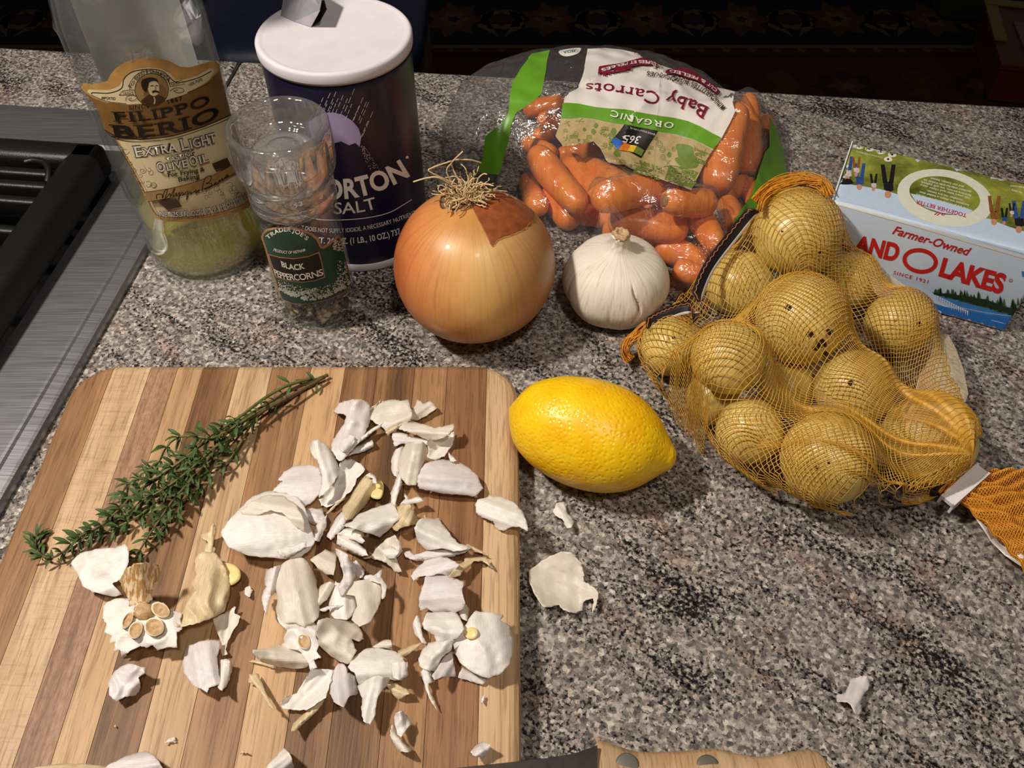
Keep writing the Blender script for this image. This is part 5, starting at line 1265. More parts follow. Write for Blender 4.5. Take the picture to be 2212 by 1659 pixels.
def net_mat():
    t = NT('net_thread'); n = t.noise(t.coord(), 260, 2); t.pbsdf(t.ramp(n, [(.3, rgb((204, 150, 44))), (.7, rgb((226, 178, 78)))]), .35, spec=.6); return t.m
M_NET = net_mat(); M_NETD = simple('net_hem', (222, 150, 46), .45, .2, 500); M_BLACK = simple('label_strip_black', (22, 22, 26), .45, .15, 200); M_WEDGE = simple('label_strip_white', (226, 220, 214), .5, .05); M_STITCH = simple('stitch_orange', (214, 122, 58), .6)
M_CLIP = simple('white_clip', (222, 214, 214), .4, .05, 100); M_TAIL = simple('white_plastic_strip', (224, 214, 208), .3, .08, 120, .001)
net = thing('net_bag', 'orange mesh net bag full of gold potatoes closed by a white clip', 'net bag', (.155, .31, 0))
o = mk('mesh', *join(*parts), M_NET, net, True); o['kind'] = 'stuff'
# white label film under the mesh
def sheet(pxs, z, mat, name, parent, step=10, hf=None, dz=-.0004):
    V2, T = fill(pxs, step); V = []
    for x, y in V2:
        if hf is None: q = P(x, y, z)
        else:
            q = P(x, y, z)
            for _ in range(12): q = P(x, y, .5 * q.z + .5 * (hf(q.x, q.y) + dz))
        V.append(q)
    return mk(name, V, T, mat, parent)
t_ = NT('crinkled_label_film'); n_ = t_.noise(t_.coord(), 180, 4, .6, 1.5); b_ = t_.pbsdf(rgb((214, 196, 164)), .25, final=False, normal=t_.bump(n_, .7, .003)); tr_ = t_.new('ShaderNodeBsdfTransparent'); t_.link(t_.mixsh(.62, tr_.outputs[0], b_.outputs[0]), t_.out.inputs[0]); M_CRINK = t_.m
sheet([(2015, 705), (2048, 722), (2066, 755), (2082, 800), (2092, 850), (2080, 884), (2040, 872), (1995, 868), (1975, 850), (1985, 812), (2008, 775), (2016, 740)], .02, M_CRINK, 'paper_label', net, 10, nat)
sheet([(1868, 575), (1905, 580), (1948, 612), (1988, 640), (1978, 650), (1930, 640), (1895, 640), (1880, 610)], .02, M_CRINK, 'paper_label', net, 10, nat)
# black printed strips along the upper seam
def strip(path, width, z0, z1, name):
    q = catmull([(x, y, 0) for x, y in path], 6); n = len(q); rows = []
    for i, p in enumerate(q):
        t = (q[min(i + 1, n - 1)] - q[max(i - 1, 0)]).normalized(); nn = Vector((t.y, -t.x, 0)); nn = nn if nn.x < 0 or (abs(nn.x) < .3 and nn.y < 0) else -nn; z = z0 + (z1 - z0) * i / (n - 1); taper = min(1, (i + 1) / 4, (n - i) / 4)
        rows.append([P(*(p + nn * (width * f * taper)).xy, z + .004 * f) for f in (-.12, .12, .5, 1)])
    V = [v for r in rows for v in r]; F, M = [], []
    for i in range(n - 1):
        for k in range(3): F.append((i * 4 + k, i * 4 + k + 1, (i + 1) * 4 + k + 1, (i + 1) * 4 + k)); M.append(1 if k == 0 else 0)
    o = mk(name, V, F, [M_BLACK, M_WEDGE], net, True, M); s = o.modifiers.new('s', 'SOLIDIFY'); s.thickness = .0004
    st_ = [rows[i][2].lerp(rows[i][3], .35 + .25 * (i % 2)) + Vector((0, 0, .0006)) for i in range(n)]
    mk('stitching', *tube(st_, .00025, 4), M_STITCH, o)
strip([(1640, 458), (1618, 482), (1592, 515), (1562, 553), (1540, 585), (1524, 620), (1514, 652)], 24, .056, .036, 'label_strip')
strip([(1512, 676), (1480, 676), (1450, 686), (1425, 697), (1400, 712)], 24, .036, .032, 'label_strip')
# gathered hems
def hem(path, w, z0, z1, n, name, seed):
    rr = random.Random(seed); q = catmull([(x, y, 0) for x, y in path], 5); parts = []; N = len(q)
    for k in range(n):
        off = [rr.uniform(-1, 1) for _ in range(4)]; pts = []
        for i, p in enumerate(q):
            u = i / (N - 1); o_ = (off[0] * (1 - u) + off[1] * u) * w * .5 + math.sin(u * 14 + k) * 1.6; t = (q[min(i + 1, N - 1)] - q[max(i - 1, 0)]).normalized()
            pts.append(P(p.x - t.y * o_, p.y + t.x * o_, z0 + (z1 - z0) * u + .0016 * off[2] + .001 * math.sin(u * 9 + off[3] * 3)))
        parts.append(tube(pts, .00034, 3, False))
    o = mk(name, *join(*parts), M_NETD, net); o['kind'] = 'stuff'
hem([(1636, 440), (1662, 410), (1700, 392), (1738, 388), (1772, 398), (1790, 425)], 34, .064, .062, 46, 'gathered_hem', 1)
hem([(1640, 455), (1652, 425), (1690, 402), (1735, 392), (1775, 392)], 14, .067, .065, 20, 'hem_edge', 4)
hem([(1400, 702), (1375, 722), (1356, 740), (1350, 760), (1362, 778)], 22, .022, .006, 34, 'gathered_corner', 2)
hem([(2104, 1000), (2080, 1018), (2056, 1040), (2034, 1068)], 16, .021, .014, 30, 'gathered_neck', 3)
# the clip and the tail of the net
cA, cB = P(2106, 1010, .020), P(2030, 1078, .013); cd_ = (cB - cA).normalized(); cn = Vector((cd_.y, -cd_.x, 0)).normalized(); cn = cn if cn.y < 0 else -cn
def clip_plate(o0, o1, z0, z1, e0=0, e1=0):
    a, b = cA - cd_ * e0, cB + cd_ * e1
    V = [p + cn * o + Vector((0, 0, z)) for p in (a, b) for o, z in ((o0, z0), (o1, z0), (o1, z1), (o0, z1))]
    return V, [(0, 1, 2, 3), (7, 6, 5, 4), (0, 4, 5, 1), (1, 5, 6, 2), (2, 6, 7, 3), (3, 7, 4, 0)]
mk('clip', *join(clip_plate(.0005, .0072, .0008, .0030), clip_plate(.0060, .0072, -.004, .0036), clip_plate(-.0004, .0008, -.002, .0036, .0005, .0006)), M_CLIP, net, False)
tailo = []; rr = random.Random(6); parts = []
T0, T1 = (P(2100, 1022, .019), P(2058, 1066, .014)); U0, U1 = P(2300, 1040, .012), P(2290, 1330, .006)
NT2 = 40; rows = []
for i in range(NT2 + 1):
    f = i / NT2; a, b = T0.lerp(T1, f), U0.lerp(U1, f); row = []
    for k in range(46):
        u = k / 45; q = a.lerp(b, u); q.z += .010 * math.sin(math.pi * min(1, u * 1.1)) * (.4 + .6 * math.sin(f * 9 + 1) ** 2) * .8 + .0012 * math.sin(u * 40 + i); row.append(q)
    rows.append(row); parts.append(tube(row, .00034, 3, False))
for k in range(1, 46): parts.append(tube([r[k] + Vector((0, 0, .0003)) for r in rows], .00030, 3, False))
for i in range(NT2 + 1):
    parts.append(tube([q + Vector((.0006, .0008, -.0022)) for q in rows[i]], .00034, 3, False))
for k in range(1, 46): parts.append(tube([r[k] + Vector((.001, .0004, -.0025)) for r in rows], .0003, 3, False))
o = mk('net_tail', *join(*parts), M_NETD, net); o['kind'] = 'stuff'
tw = [(2074, 1062), (2092, 1064), (2116, 1072), (2130, 1092), (2160, 1112), (2184, 1142), (2200, 1168), (2240, 1230), (2280, 1290), (2260, 1300), (2212, 1228), (2170, 1200), (2138, 1168), (2112, 1128), (2090, 1092)]
V2, T2 = fill(tw, 8); V = []
for x, y in V2: V.append(P(x, y, .008 + .003 * math.sin(x * .05 + y * .03) + .0012 * math.sin(x * .16 - y * .12)))
o = mk('plastic_strip', V, T2, M_TAIL, net); s = o.modifiers.new('s', 'SOLIDIFY'); s.thickness = .0004
# ---------------------------------------------------------------- thyme
M_TST = simple('thyme_stem', (92, 74, 44), .6, .25, 300); M_TSG = simple('thyme_stem_green', (96, 98, 50), .55, .25, 300)
M_TLF = NT('thyme_leaf'); _n = M_TLF.noise(M_TLF.coord('Object', rnd=True), 200, 3); M_TLF.pbsdf(M_TLF.ramp(_n, [(.3, rgb((42, 60, 30))), (.55, rgb((74, 96, 50))), (.75, rgb((116, 134, 80)))]), .5, spec=.35); M_TLF = M_TLF.m
lv_, lf_ = [], []
for i, (u, wd) in enumerate(((0, .02), (.18, .08), (.42, .125), (.68, .115), (.88, .065), (1, .012))):
    z = .16 * math.sin(u * 2.9) - .02
    lv_ += [(u, -wd, z + .05 * wd), (u, -wd * .45, z - .02), (u, 0, z - .045), (u, wd * .45, z - .02), (u, wd, z + .05 * wd)]
for i in range(5):
    for k in range(4): lf_.append((i * 5 + k, i * 5 + k + 1, i * 5 + 6 + k, i * 5 + 5 + k))
leaf_me = bpy.data.meshes.new('leaf'); leaf_me.from_pydata(lv_, [], lf_); leaf_me.materials.append(M_TLF)
leaf_me.polygons.foreach_set('use_smooth', [True] * len(lf_)); leaf_me.update()
leaf0 = bpy.data.objects.new('leaf', leaf_me)
leaf_used = [False]
S6 = lambda x, y: (x / 2.911, 760 + y / 2.911)
SPR = [([(2062, 146), (1850, 232), (1650, 345), (1500, 440), (1330, 540), (1180, 650), (1020, 780), (860, 880), (740, 1000), (640, 1090), (520, 1150), (420, 1240), (340, 1290), (270, 1285), (222, 1225), (240, 1140)], 'longest thyme sprig with a curled tip reaching the board edge', .006, 1.15),
 ([(2040, 160), (1840, 270), (1640, 380), (1480, 470), (1380, 560), (1290, 700), (1180, 830), (1090, 930), (1000, 1060), (920, 1180), (850, 1300)], 'thyme sprig ending beside the white peel at the thick end of the bunch', .010, 1.0),
 ([(1960, 165), (1800, 215), (1650, 300), (1520, 400), (1400, 480), (1300, 540), (1200, 640), (1060, 740), (960, 800), (860, 800), (790, 850), (760, 920)], 'thyme sprig along the upper side of the bunch', .013, .95),
 ([(1780, 290), (1600, 390), (1440, 490), (1340, 540), (1250, 535), (1160, 530), (1090, 555), (1040, 610), (1000, 690), (930, 735)], 'thyme sprig arching away from the bunch in a loop', .015, .75),
 ([(1750, 300), (1600, 430), (1520, 560), (1430, 690), (1330, 740), (1220, 870), (1130, 960), (1060, 1060), (960, 1180)], 'thyme sprig on the side of the bunch facing the garlic skins', .005, 1.0),
 ([(1640, 380), (1480, 520), (1350, 600), (1240, 700), (1120, 800), (1000, 880), (900, 930), (820, 990), (700, 1010)], 'middle thyme sprig lying on top of the bunch', .012, 1.0),
 ([(1500, 480), (1340, 660), (1180, 760), (1050, 880), (920, 1000), (780, 1080), (660, 1130), (560, 1160), (480, 1180)], 'leafy low thyme sprig under the others', .004, 1.1)]
def add_leaf(parent, base, pos, d, up, L):
    o = leaf0 if not leaf_used[0] else leaf0.copy(); leaf_used[0] = True; COL.objects.link(o); o.parent = parent
    x = d.normalized(); y = up.cross(x); y = y.normalized() if y.length > 1e-5 else x.orthogonal().normalized(); z = x.cross(y)
    M = Matrix(((x.x, y.x, z.x, 0), (x.y, y.y, z.y, 0), (x.z, y.z, z.z, 0), (0, 0, 0, 1))).to_4x4(); M = Matrix.Translation(pos - base) @ M @ Matrix.Scale(L, 4); o.matrix_local = M
rr = random.Random(31)
for si, (path, lab_, zz, dens) in enumerate(SPR):
    n = len(path); q = [P(*S6(x, y), .018 + .0016 + zz * math.sin(min(1, (i + .6) / (n - .2)) * math.pi) ** .7) for i, (x, y) in enumerate(path)]
    c = catmull(q, 6); t = thing('thyme_sprig', lab_, 'herb', (c[len(c) // 2].x, c[len(c) // 2].y, .018), 'thyme sprigs tied loosely in one bunch'); t['group'] = 'thyme sprigs in the bunch on the board'
    N = len(c); mk('stem', *tube(c, [.00095 - .0005 * i / N for i in range(N)] if si < 3 else [.0007 - .0003 * i / N for i in range(N)], 6), M_TST if si in (0, 1) else M_TSG, t)
    acc = 0; nxt = .010 if si in (0, 2) else .004; tot = sum((b - a).length for a, b in zip(c, c[1:]))
    for i in range(1, N):
        d = (c[i] - c[i - 1]); acc += d.length; u = acc / tot
        if acc >= nxt:
            nxt += (.0100 - .0050 * u) / dens * (1.9 if u < .3 else 1); d.normalize(); side = d.cross(Vector((0, 0, 1))).normalized(); up = side.cross(d)
            nl = 2 if u < .3 else (5 if u < .55 else 7)
            a0 = rr.random() * 6.28
            for k in range(nl):
                a = a0 + 2 * math.pi * k / nl + rr.uniform(-.4, .4); rad = side * math.cos(a) + up * math.sin(a); fw = rr.uniform(.2, 1.3)
                dd = (rad + d * fw).normalized(); L = (.0036 + .0048 * rr.random() ** .8) * (1.0 if u < .85 else .8)
                p = c[i] + rad * .0006
                if (p + dd * L).z < .0188: dd.z = max(dd.z, (.0188 - p.z) / L + .05); dd.normalize()
                add_leaf(t, Vector(t.location), p, dd, (rad * -.2 + Vector((0, 0, 1))).normalized(), L)

# ---------------------------------------------------------------- garlic skins
def skin_mat(name, col, edge, trans, alpha, stripe=None):
    t = NT(name); tc = t.new('ShaderNodeTexCoord'); mp = t.new('ShaderNodeMapping'); mp.inputs['Scale'].default_value = (9 if stripe else 62, 2.2, 1); t.link(tc.outputs['UV'], mp.inputs[0])
    oi = t.new('ShaderNodeObjectInfo'); mu = t.math('MULTIPLY', oi.outputs['Random'], 50.0); cb = t.new('ShaderNodeCombineXYZ'); t.link(mu, cb.inputs[0]); t.link(cb.outputs[0], mp.inputs['Location'])
    n = t.noise(mp.outputs[0], 1, 4, .6, .3); n2 = t.noise(t.coord('Object', rnd=True), 90, 4, .6)
    c = t.mix(.35, t.ramp(n, [(.36, rgb(edge)), (.52, rgb(col))]), t.ramp(n2, [(.3, rgb(edge)), (.6, rgb(col))]))
    if stripe: c = t.mix(t.ramp(n, [(.44, (0, 0, 0)), (.52, (.95, .95, .95))]), c, rgb(stripe))
    bp = t.bump(n, .38, .0006)
    p = t.pbsdf(c, .34, spec=.9, normal=bp, final=False)
    tl = t.new('ShaderNodeBsdfTranslucent'); t.link(c, tl.inputs[0]); tr = t.new('ShaderNodeBsdfTransparent'); tr.inputs[0].default_value = (.98, .95, .9, 1)
    t.link(t.mixsh(alpha, t.mixsh(trans, p.outputs[0], tl.outputs[0]), tr.outputs[0]), t.out.inputs[0]); return t.m
SK = {'w': skin_mat('skin_white', (249, 244, 238), (230, 220, 207), .16, .05), 't': skin_mat('skin_translucent', (244, 236, 224), (226, 212, 190), .18, .15), 'l': skin_mat('skin_lilac', (243, 236, 234), (224, 212, 207), .18, .09),
      'y': skin_mat('skin_yellowed', (240, 222, 184), (206, 168, 112), .18, .08), 's': skin_mat('skin_tan_striped', (246, 230, 200), (228, 200, 154), .16, .04, (190, 138, 72))}
M_CLOVE = simple('garlic_flesh', (226, 206, 140), .3, .08, 200, 0, sss=.2); M_SCARG = simple('clove_scar', (186, 152, 110), .8, .25, 500, .001); M_RIM = simple('clove_scar_rim', (232, 216, 190), .7, .1, 400, .0006)
A_ = lambda L: [(560 + x / 3.814, 840 + y / 3.814) for x, y in L]
B_ = lambda L: [(540 + x / 3.463, 1180 + y / 3.463) for x, y in L]
C_ = lambda L: [(60 + x / 2.967, 1100 + y / 2.967) for x, y in L]
D_ = lambda L: [(1080 + x / 1.954, 1060 + y / 1.954) for x, y in L]
SKN = [0]
def outline(px, jag, seed):
    q = catmull([(x, y, 0) for x, y in px], 4, True); rr = random.Random(seed); o = []; N = len(px)
    for i, p in enumerate(q):
        a, b = px[i // 4], px[(i // 4 + 1) % N]; t = (i % 4) / 4; l = Vector((a[0] + (b[0] - a[0]) * t, a[1] + (b[1] - a[1]) * t, 0)); r = l.lerp(p, .2)
        o.append((r.x + rr.uniform(-jag, jag), r.y + rr.uniform(-jag, jag)))
    return o
def sheet_mesh(px, z, bulge, tilt=(0, 0), ripple=.0004, step=4.6, curl=0.0, jag=1.3, seed=0, ground=.018, axis=None, crumple=0.0):
    """a dry skin: outline carried to its own height above what it lies on, domed, tilted and rippled"""
    ol = outline(px, jag, seed); V2, T = fill(ol, step); n = len(ol)
    xs = [p[0] for p in V2]; ys = [p[1] for p in V2]; mx, my = sum(xs) / len(xs), sum(ys) / len(ys)
    A = np.array([[x - mx, y - my] for x, y in V2]); ev, evec = np.linalg.eigh(A.T @ A); ma = evec[:, 1]; mi_ = evec[:, 0]
    if axis is not None: ma = np.array([math.cos(axis), math.sin(axis)]); mi_ = np.array([-ma[1], ma[0]])
    pu = A @ ma; pv = A @ mi_; hu = max(abs(pu)) or 1; hv = max(abs(pv)) or 1
    V, UV = [], []; sg = 1 if seed % 2 else -1
    for k, (x, y) in enumerate(V2):
        d = min(seg_dist(x, y, ol[i], ol[(i + 1) % n]) for i in range(n)) if k >= n else 0.0
        u, v = pu[k] / hu, pv[k] / hv
        if bulge < 0: h = -bulge * min(1.2, v * v + .35 * u * u)
        elif bulge >= .0075: h = bulge * (.22 + .80 * (1 - v * v) ** .8 * max(0, 1 - .62 * (u * sg * .5 + .5) ** 2.2 - .25 * (.5 - u * sg * .5) ** 3))
        else: h = bulge * 1.65 * (.10 + (1 - v * v) * (.75 - .35 * u * sg) + .30 * max(0, abs(u) - .45))
        h += (.0016 * math.sin(seed * 2.4) * u + .0013 * math.cos(seed * 1.7) * v) * (1 if abs(bulge) > .0025 else 0) + tilt[0] * (x - mx) / 100 + tilt[1] * (y - my) / 100 + curl * u * u
        h += ripple * math.sin(v * 9 + seed + 1.5 * u) + ripple * .8 * noise.noise((x * .06, y * .06, seed * 3.7)) + (crumple * .55 + .0003) * (.5 - 2 * abs(noise.noise((x * .022 + seed, y * .022, 5.0)))) + .00025 * abs(noise.noise((x * .11, y * .11, seed * 1.3)))
        V.append(P(x, y, max(ground + .00035, z + h))); UV.append((v * hv / 60 + .5, u * hu / 60 + .5))
    b = len(V); F = list(T); th = Vector((0, 0, -.00016))
    V2b = [p + th for p in V]
    F += [tuple(i + b for i in reversed(t)) for t in T]
    for i in range(n): F.append((i, i + b, (i + 1) % n + b, (i + 1) % n))
    return V + V2b, F, UV + UV
def skin(label, px, kind='w', z=.0195, bulge=.004, name='garlic_skin', cat='garlic skin', group='loose garlic skins', ground=.018, extra=(), **kw):
    SKN[0] += 1; s = SKN[0]; mx = sum(p[0] for p in px) / len(px); my = sum(p[1] for p in px) / len(px); px = [(mx + (x - mx) * 1.05, my + (y - my) * 1.05) for x, y in px]
    V, F, UV = sheet_mesh(px, z, bulge, seed=s, ground=ground, **kw)
    c = sum(V, Vector()) / len(V)
    if extra:
        o = thing(name, label, cat, (c.x, c.y, ground), group); mk('peel', V, F, SK[kind], o, True, uv=UV)
        for nm, px2, k2, z2, b2 in extra:
            SKN[0] += 1; v, f, uv = sheet_mesh(px2, z2, b2, seed=SKN[0], ground=ground); mk(nm, v, f, SK[k2], o, True, uv=uv)
    else:
        o = mk(name, V, F, SK[kind], None, True, uv=UV, origin=(c.x, c.y, ground)); tag(o, label, cat, group)
    return o
# upper heap
skin('tall folded garlic skin nearest the thyme cut ends, torn into tails', A_([(620, 185), (660, 130), (740, 100), (840, 98), (890, 125), (905, 170), (900, 280), (880, 330), (850, 400), (780, 480), (720, 540), (680, 580), (650, 575), (630, 540), (605, 500), (600, 450), (640, 380), (700, 290), (720, 230), (690, 210), (640, 205)]), 'l', .0195, .006, crumple=.003,
     extra=(('torn_tail', A_([(800, 430), (880, 360), (1020, 270), (1000, 310), (900, 390), (830, 430)]), 'w', .022, .002), ('torn_tail', A_([(690, 570), (800, 480), (930, 415), (940, 480), (840, 520), (740, 550)]), 'w', .0195, .002), ('curled_lip', A_([(690, 520), (650, 480), (700, 410), (740, 370), (790, 400), (780, 450), (730, 520)]), 'w', .0265, .002)))
skin('thin ridged garlic skin with a dry stem at the top of the heap', A_([(905, 170), (950, 140), (1010, 105), (1120, 95), (1165, 100), (1220, 90), (1240, 150), (1250, 200), (1240, 260), (1180, 290), (1120, 340), (1060, 375), (1045, 340), (1000, 300), (940, 260), (905, 230)]), 't', .0192, .004, crumple=.003,
     extra=(('stem', A_([(900, 160), (960, 130), (1000, 85), (985, 125), (940, 150)]), 'y', .021, .002), ('root_end', A_([(1040, 360), (1100, 310), (1190, 280), (1120, 340), (1060, 378)]), 'y', .0215, .002)))
skin('small twin-pointed garlic skin at the far corner of the heap', A_([(1250, 200), (1290, 130), (1310, 90), (1360, 122), (1400, 100), (1460, 155), (1400, 200), (1320, 250), (1255, 250)]), 't', .0195, .003, tilt=(.004, -.004))
skin('lower layer of skin under the two pointed ones near the top', A_([(1100, 370), (1130, 350), (1220, 380), (1300, 400), (1400, 420), (1400, 470), (1300, 450), (1190, 450), (1120, 470), (1105, 420)]), 'l', .0192, .002)
skin('long pointed garlic skin, upper one of the beak-like pair', A_([(1160, 330), (1200, 270), (1240, 255), (1330, 285), (1440, 320), (1520, 310), (1590, 285), (1595, 320), (1550, 380), (1480, 410), (1400, 420), (1300, 380), (1220, 350)]), 't', .0225, .0045, tilt=(.004, 0))
skin('bright cupped garlic skin, lower one of the beak-like pair', A_([(1390, 430), (1500, 400), (1560, 380), (1605, 360), (1600, 420), (1570, 490), (1520, 550), (1450, 585), (1390, 560), (1400, 500)]), 'w', .0200, -.006)
skin('crumpled skin behind the upright oval one', A_([(1090, 640), (1095, 560), (1130, 500), (1190, 480), (1170, 560), (1145, 640), (1170, 720), (1130, 720), (1100, 690)]), 'w', .0195, .003, crumple=.003)
skin('upright oval translucent garlic skin', A_([(1145, 620), (1170, 530), (1210, 460), (1280, 435), (1350, 445), (1390, 510), (1370, 570), (1340, 650), (1310, 720), (1290, 780), (1220, 780), (1170, 720)]), 't', .0245, .006, tilt=(0, -.004))
skin('big glossy clove-shaped skin pointing at the lemon', A_([(1320, 720), (1370, 620), (1480, 590), (1600, 595), (1700, 640), (1790, 720), (1830, 820), (1800, 850), (1770, 880), (1650, 865), (1520, 860), (1400, 830), (1330, 820), (1310, 770)]), 'l', .0188, .0115,
     extra=(('torn_tip', A_([(1555, 525), (1625, 590), (1600, 605), (1570, 590)]), 'w', .026, .001), ('root_end', A_([(1765, 870), (1785, 862), (1800, 885), (1780, 902)]), 'y', .0195, .001)))
skin('narrow creased sliver hanging down from the oval skin', A_([(1085, 930), (1085, 860), (1120, 760), (1150, 700), (1175, 740), (1170, 800), (1140, 870), (1120, 970), (1095, 960)]), 'w', .0205, .003)
skin('garlic skin overhanging the board edge toward the lemon', A_([(1790, 960), (1810, 920), (1900, 890), (2000, 890), (2100, 940), (2170, 1030), (2205, 1130), (2200, 1170), (2140, 1130), (2080, 1130), (2010, 1165), (1950, 1140), (1930, 1090), (1840, 1055), (1795, 1020)]), 'w', .0190, .0075)
skin('twisted ribbon of skin on top of the rounded half shell', A_([(420, 480), (440, 440), (490, 430), (550, 460), (600, 530), (640, 620), (650, 680), (620, 760), (560, 830), (495, 885), (500, 830), (520, 760), (505, 660), (480, 590), (440, 550)]), 'w', .0245, .004, crumple=.004)
skin('smooth rounded half shell with a torn corner beside the thyme', A_([(115, 840), (160, 790), (200, 760), (165, 755), (210, 690), (300, 640), (420, 630), (490, 660), (510, 750), (490, 860), (430, 930), (360, 970), (300, 900), (230, 860)]), 'l', .0192, .0075)
skin('folded shiny skin with a hollow in the middle of the upper heap', A_([(650, 680), (660, 630), (700, 590), (760, 590), (830, 620), (860, 670), (800, 740), (760, 830), (680, 900), (580, 965), (520, 950), (500, 900), (560, 830), (630, 770)]), 'w', .0195, -.0055, crumple=.003)
skin('yellowed skin lying against the pale garlic end slice', A_([(690, 980), (720, 940), (760, 880), (800, 800), (870, 720), (910, 700), (950, 730), (970, 770), (940, 850), (900, 930), (830, 1000), (770, 1060), (720, 1070), (700, 1020)]), 'y', .0205, .005,
     extra=(('curled_tip', A_([(870, 715), (915, 690), (960, 720), (965, 775), (930, 780), (935, 740), (905, 725)]), 'w', .0265, .002),))
skin('broad creased skin right of the yellowed one', A_([(770, 1090), (830, 1030), (960, 980), (1080, 945), (1120, 985), (1150, 1060), (1090, 1130), (1020, 1190), (990, 1215), (930, 1195), (850, 1165), (740, 1135), (690, 1130)]), 'w', .0215, .0055, crumple=.003)
skin('lumpy cream skin with a twisted stem at the heap centre', A_([(1120, 990), (1180, 950), (1240, 960), (1270, 1010), (1300, 1060), (1290, 1110), (1250, 1120), (1180, 1140), (1130, 1170), (1100, 1140), (1140, 1090), (1160, 1050)]), 'y', .0215, .005, crumple=.004,
     extra=(('stem', A_([(1270, 1010), (1300, 1070), (1350, 1075), (1365, 1020), (1375, 1055), (1350, 1100), (1290, 1095)]), 'y', .022, .002),))
skin('small forked scrap above the lumpy cream skin', A_([(1160, 950), (1200, 910), (1200, 860), (1230, 910), (1310, 885), (1350, 930), (1260, 945), (1200, 965)]), 'w', .0225, .003)
skin('wide shell with a folded flap and a dry tail to the board rim', A_([(1290, 1150), (1320, 1090), (1380, 1060), (1450, 1080), (1480, 1070), (1520, 1130), (1580, 1210), (1640, 1270), (1720, 1290), (1700, 1320), (1600, 1330), (1500, 1310), (1380, 1320), (1320, 1260), (1295, 1200)]), 'w', .0200, .0065,
     extra=(('lower_flap', A_([(1190, 1350), (1240, 1330), (1270, 1370), (1400, 1330), (1560, 1320), (1700, 1310), (1720, 1290), (1740, 1310), (1700, 1345), (1600, 1380), (1500, 1400), (1380, 1420), (1280, 1415), (1210, 1385)]), 'l', .0190, .003), ('dry_tail', A_([(1710, 1290), (1720, 1275), (1800, 1315), (1870, 1357), (1780, 1342), (1715, 1320)]), 'y', .0205, .002)))
skin('flat curved skin just below the wide tailed shell', A_([(1260, 1540), (1300, 1480), (1370, 1420), (1480, 1385), (1560, 1400), (1640, 1450), (1570, 1540), (1480, 1520), (1400, 1540), (1330, 1540), (1280, 1580)]), 'l', .0192, .004)
skin('curled dry garlic stem hooked like a finger near the board rim', A_([(1570, 1540), (1620, 1470), (1680, 1430), (1700, 1400), (1780, 1385), (1860, 1390), (1890, 1430), (1925, 1485), (1880, 1450), (1830, 1420), (1770, 1425), (1710, 1470), (1660, 1530), (1610, 1550)]), 'y', .0205, .003, 'garlic_stalk_scrap', 'garlic stalk')
skin('angular three-cornered skin with a stem in the gap of the heap', A_([(930, 1380), (960, 1320), (1040, 1250), (1110, 1210), (1160, 1270), (1180, 1340), (1130, 1390), (1170, 1500), (1110, 1500), (1060, 1440), (1000, 1410), (940, 1400)]), 't', .0205, .004, crumple=.005,
     extra=(('stem', A_([(850, 1390), (930, 1370), (980, 1310), (945, 1385), (880, 1402)]), 'y', .020, .002), ('inner_fold', A_([(1005, 1330), (1090, 1290), (1150, 1340), (1120, 1400), (1060, 1400)]), 'w', .0265, .002)))
skin('crinkled knob of skin under the broad creased one', A_([(650, 1190), (720, 1150), (820, 1150), (840, 1210), (870, 1250), (840, 1270), (760, 1240), (700, 1230)]), 'w', .0235, .003, crumple=.003)
skin('fan of skin hanging below the crinkled knob', A_([(640, 1280), (650, 1200), (730, 1220), (800, 1260), (860, 1310), (890, 1370), (810, 1370), (740, 1340), (680, 1310)]), 'w', .0215, .004)
skin('pale scrap tucked beside the big pearly shell', A_([(390, 1000), (440, 985), (520, 995), (540, 1060), (520, 1110), (440, 1115), (390, 1080)]), 'l', .0195, .003, crumple=.003)
skin('vertical folded skin between the yellowed one and the fan', A_([(560, 1210), (600, 1130), (660, 1030), (700, 1010), (740, 1080), (690, 1150), (640, 1190), (600, 1240)]), 'l', .0205, .003)
skin('jagged little skin right beside the big pearly shell', A_([(440, 1200), (470, 1120), (530, 1080), (550, 1040), (555, 1100), (530, 1180), (500, 1250), (460, 1240)]), 'w', .0215, .003, crumple=.003)
skin('thin dry garlic stem crossing above the pale scrap', A_([(550, 1030), (600, 970), (660, 910), (710, 900), (650, 950), (590, 1010)]), 'y', .021, .002, 'garlic_stalk_scrap', 'garlic stalk')
skin('biggest pearly garlic shell, left of the whole heap', [(482, 1150), (495, 1130), (515, 1107), (542, 1080), (572, 1065), (613, 1063), (640, 1076), (657, 1100), (663, 1130), (677, 1164), (667, 1184), (640, 1204), (616, 1204), (586, 1201), (545, 1199), (515, 1188), (495, 1177)], 'w', .0195, .0155,
     extra=(('inner_layer', [(520, 1104), (545, 1082), (572, 1070), (610, 1070), (640, 1090), (655, 1120), (660, 1150), (640, 1138), (610, 1108), (585, 1103), (555, 1112), (530, 1118)], 't', .029, .004), ('folded_lip', [(596, 1186), (630, 1180), (662, 1168), (660, 1180), (640, 1195), (618, 1206), (608, 1200)], 'w', .030, .002)))
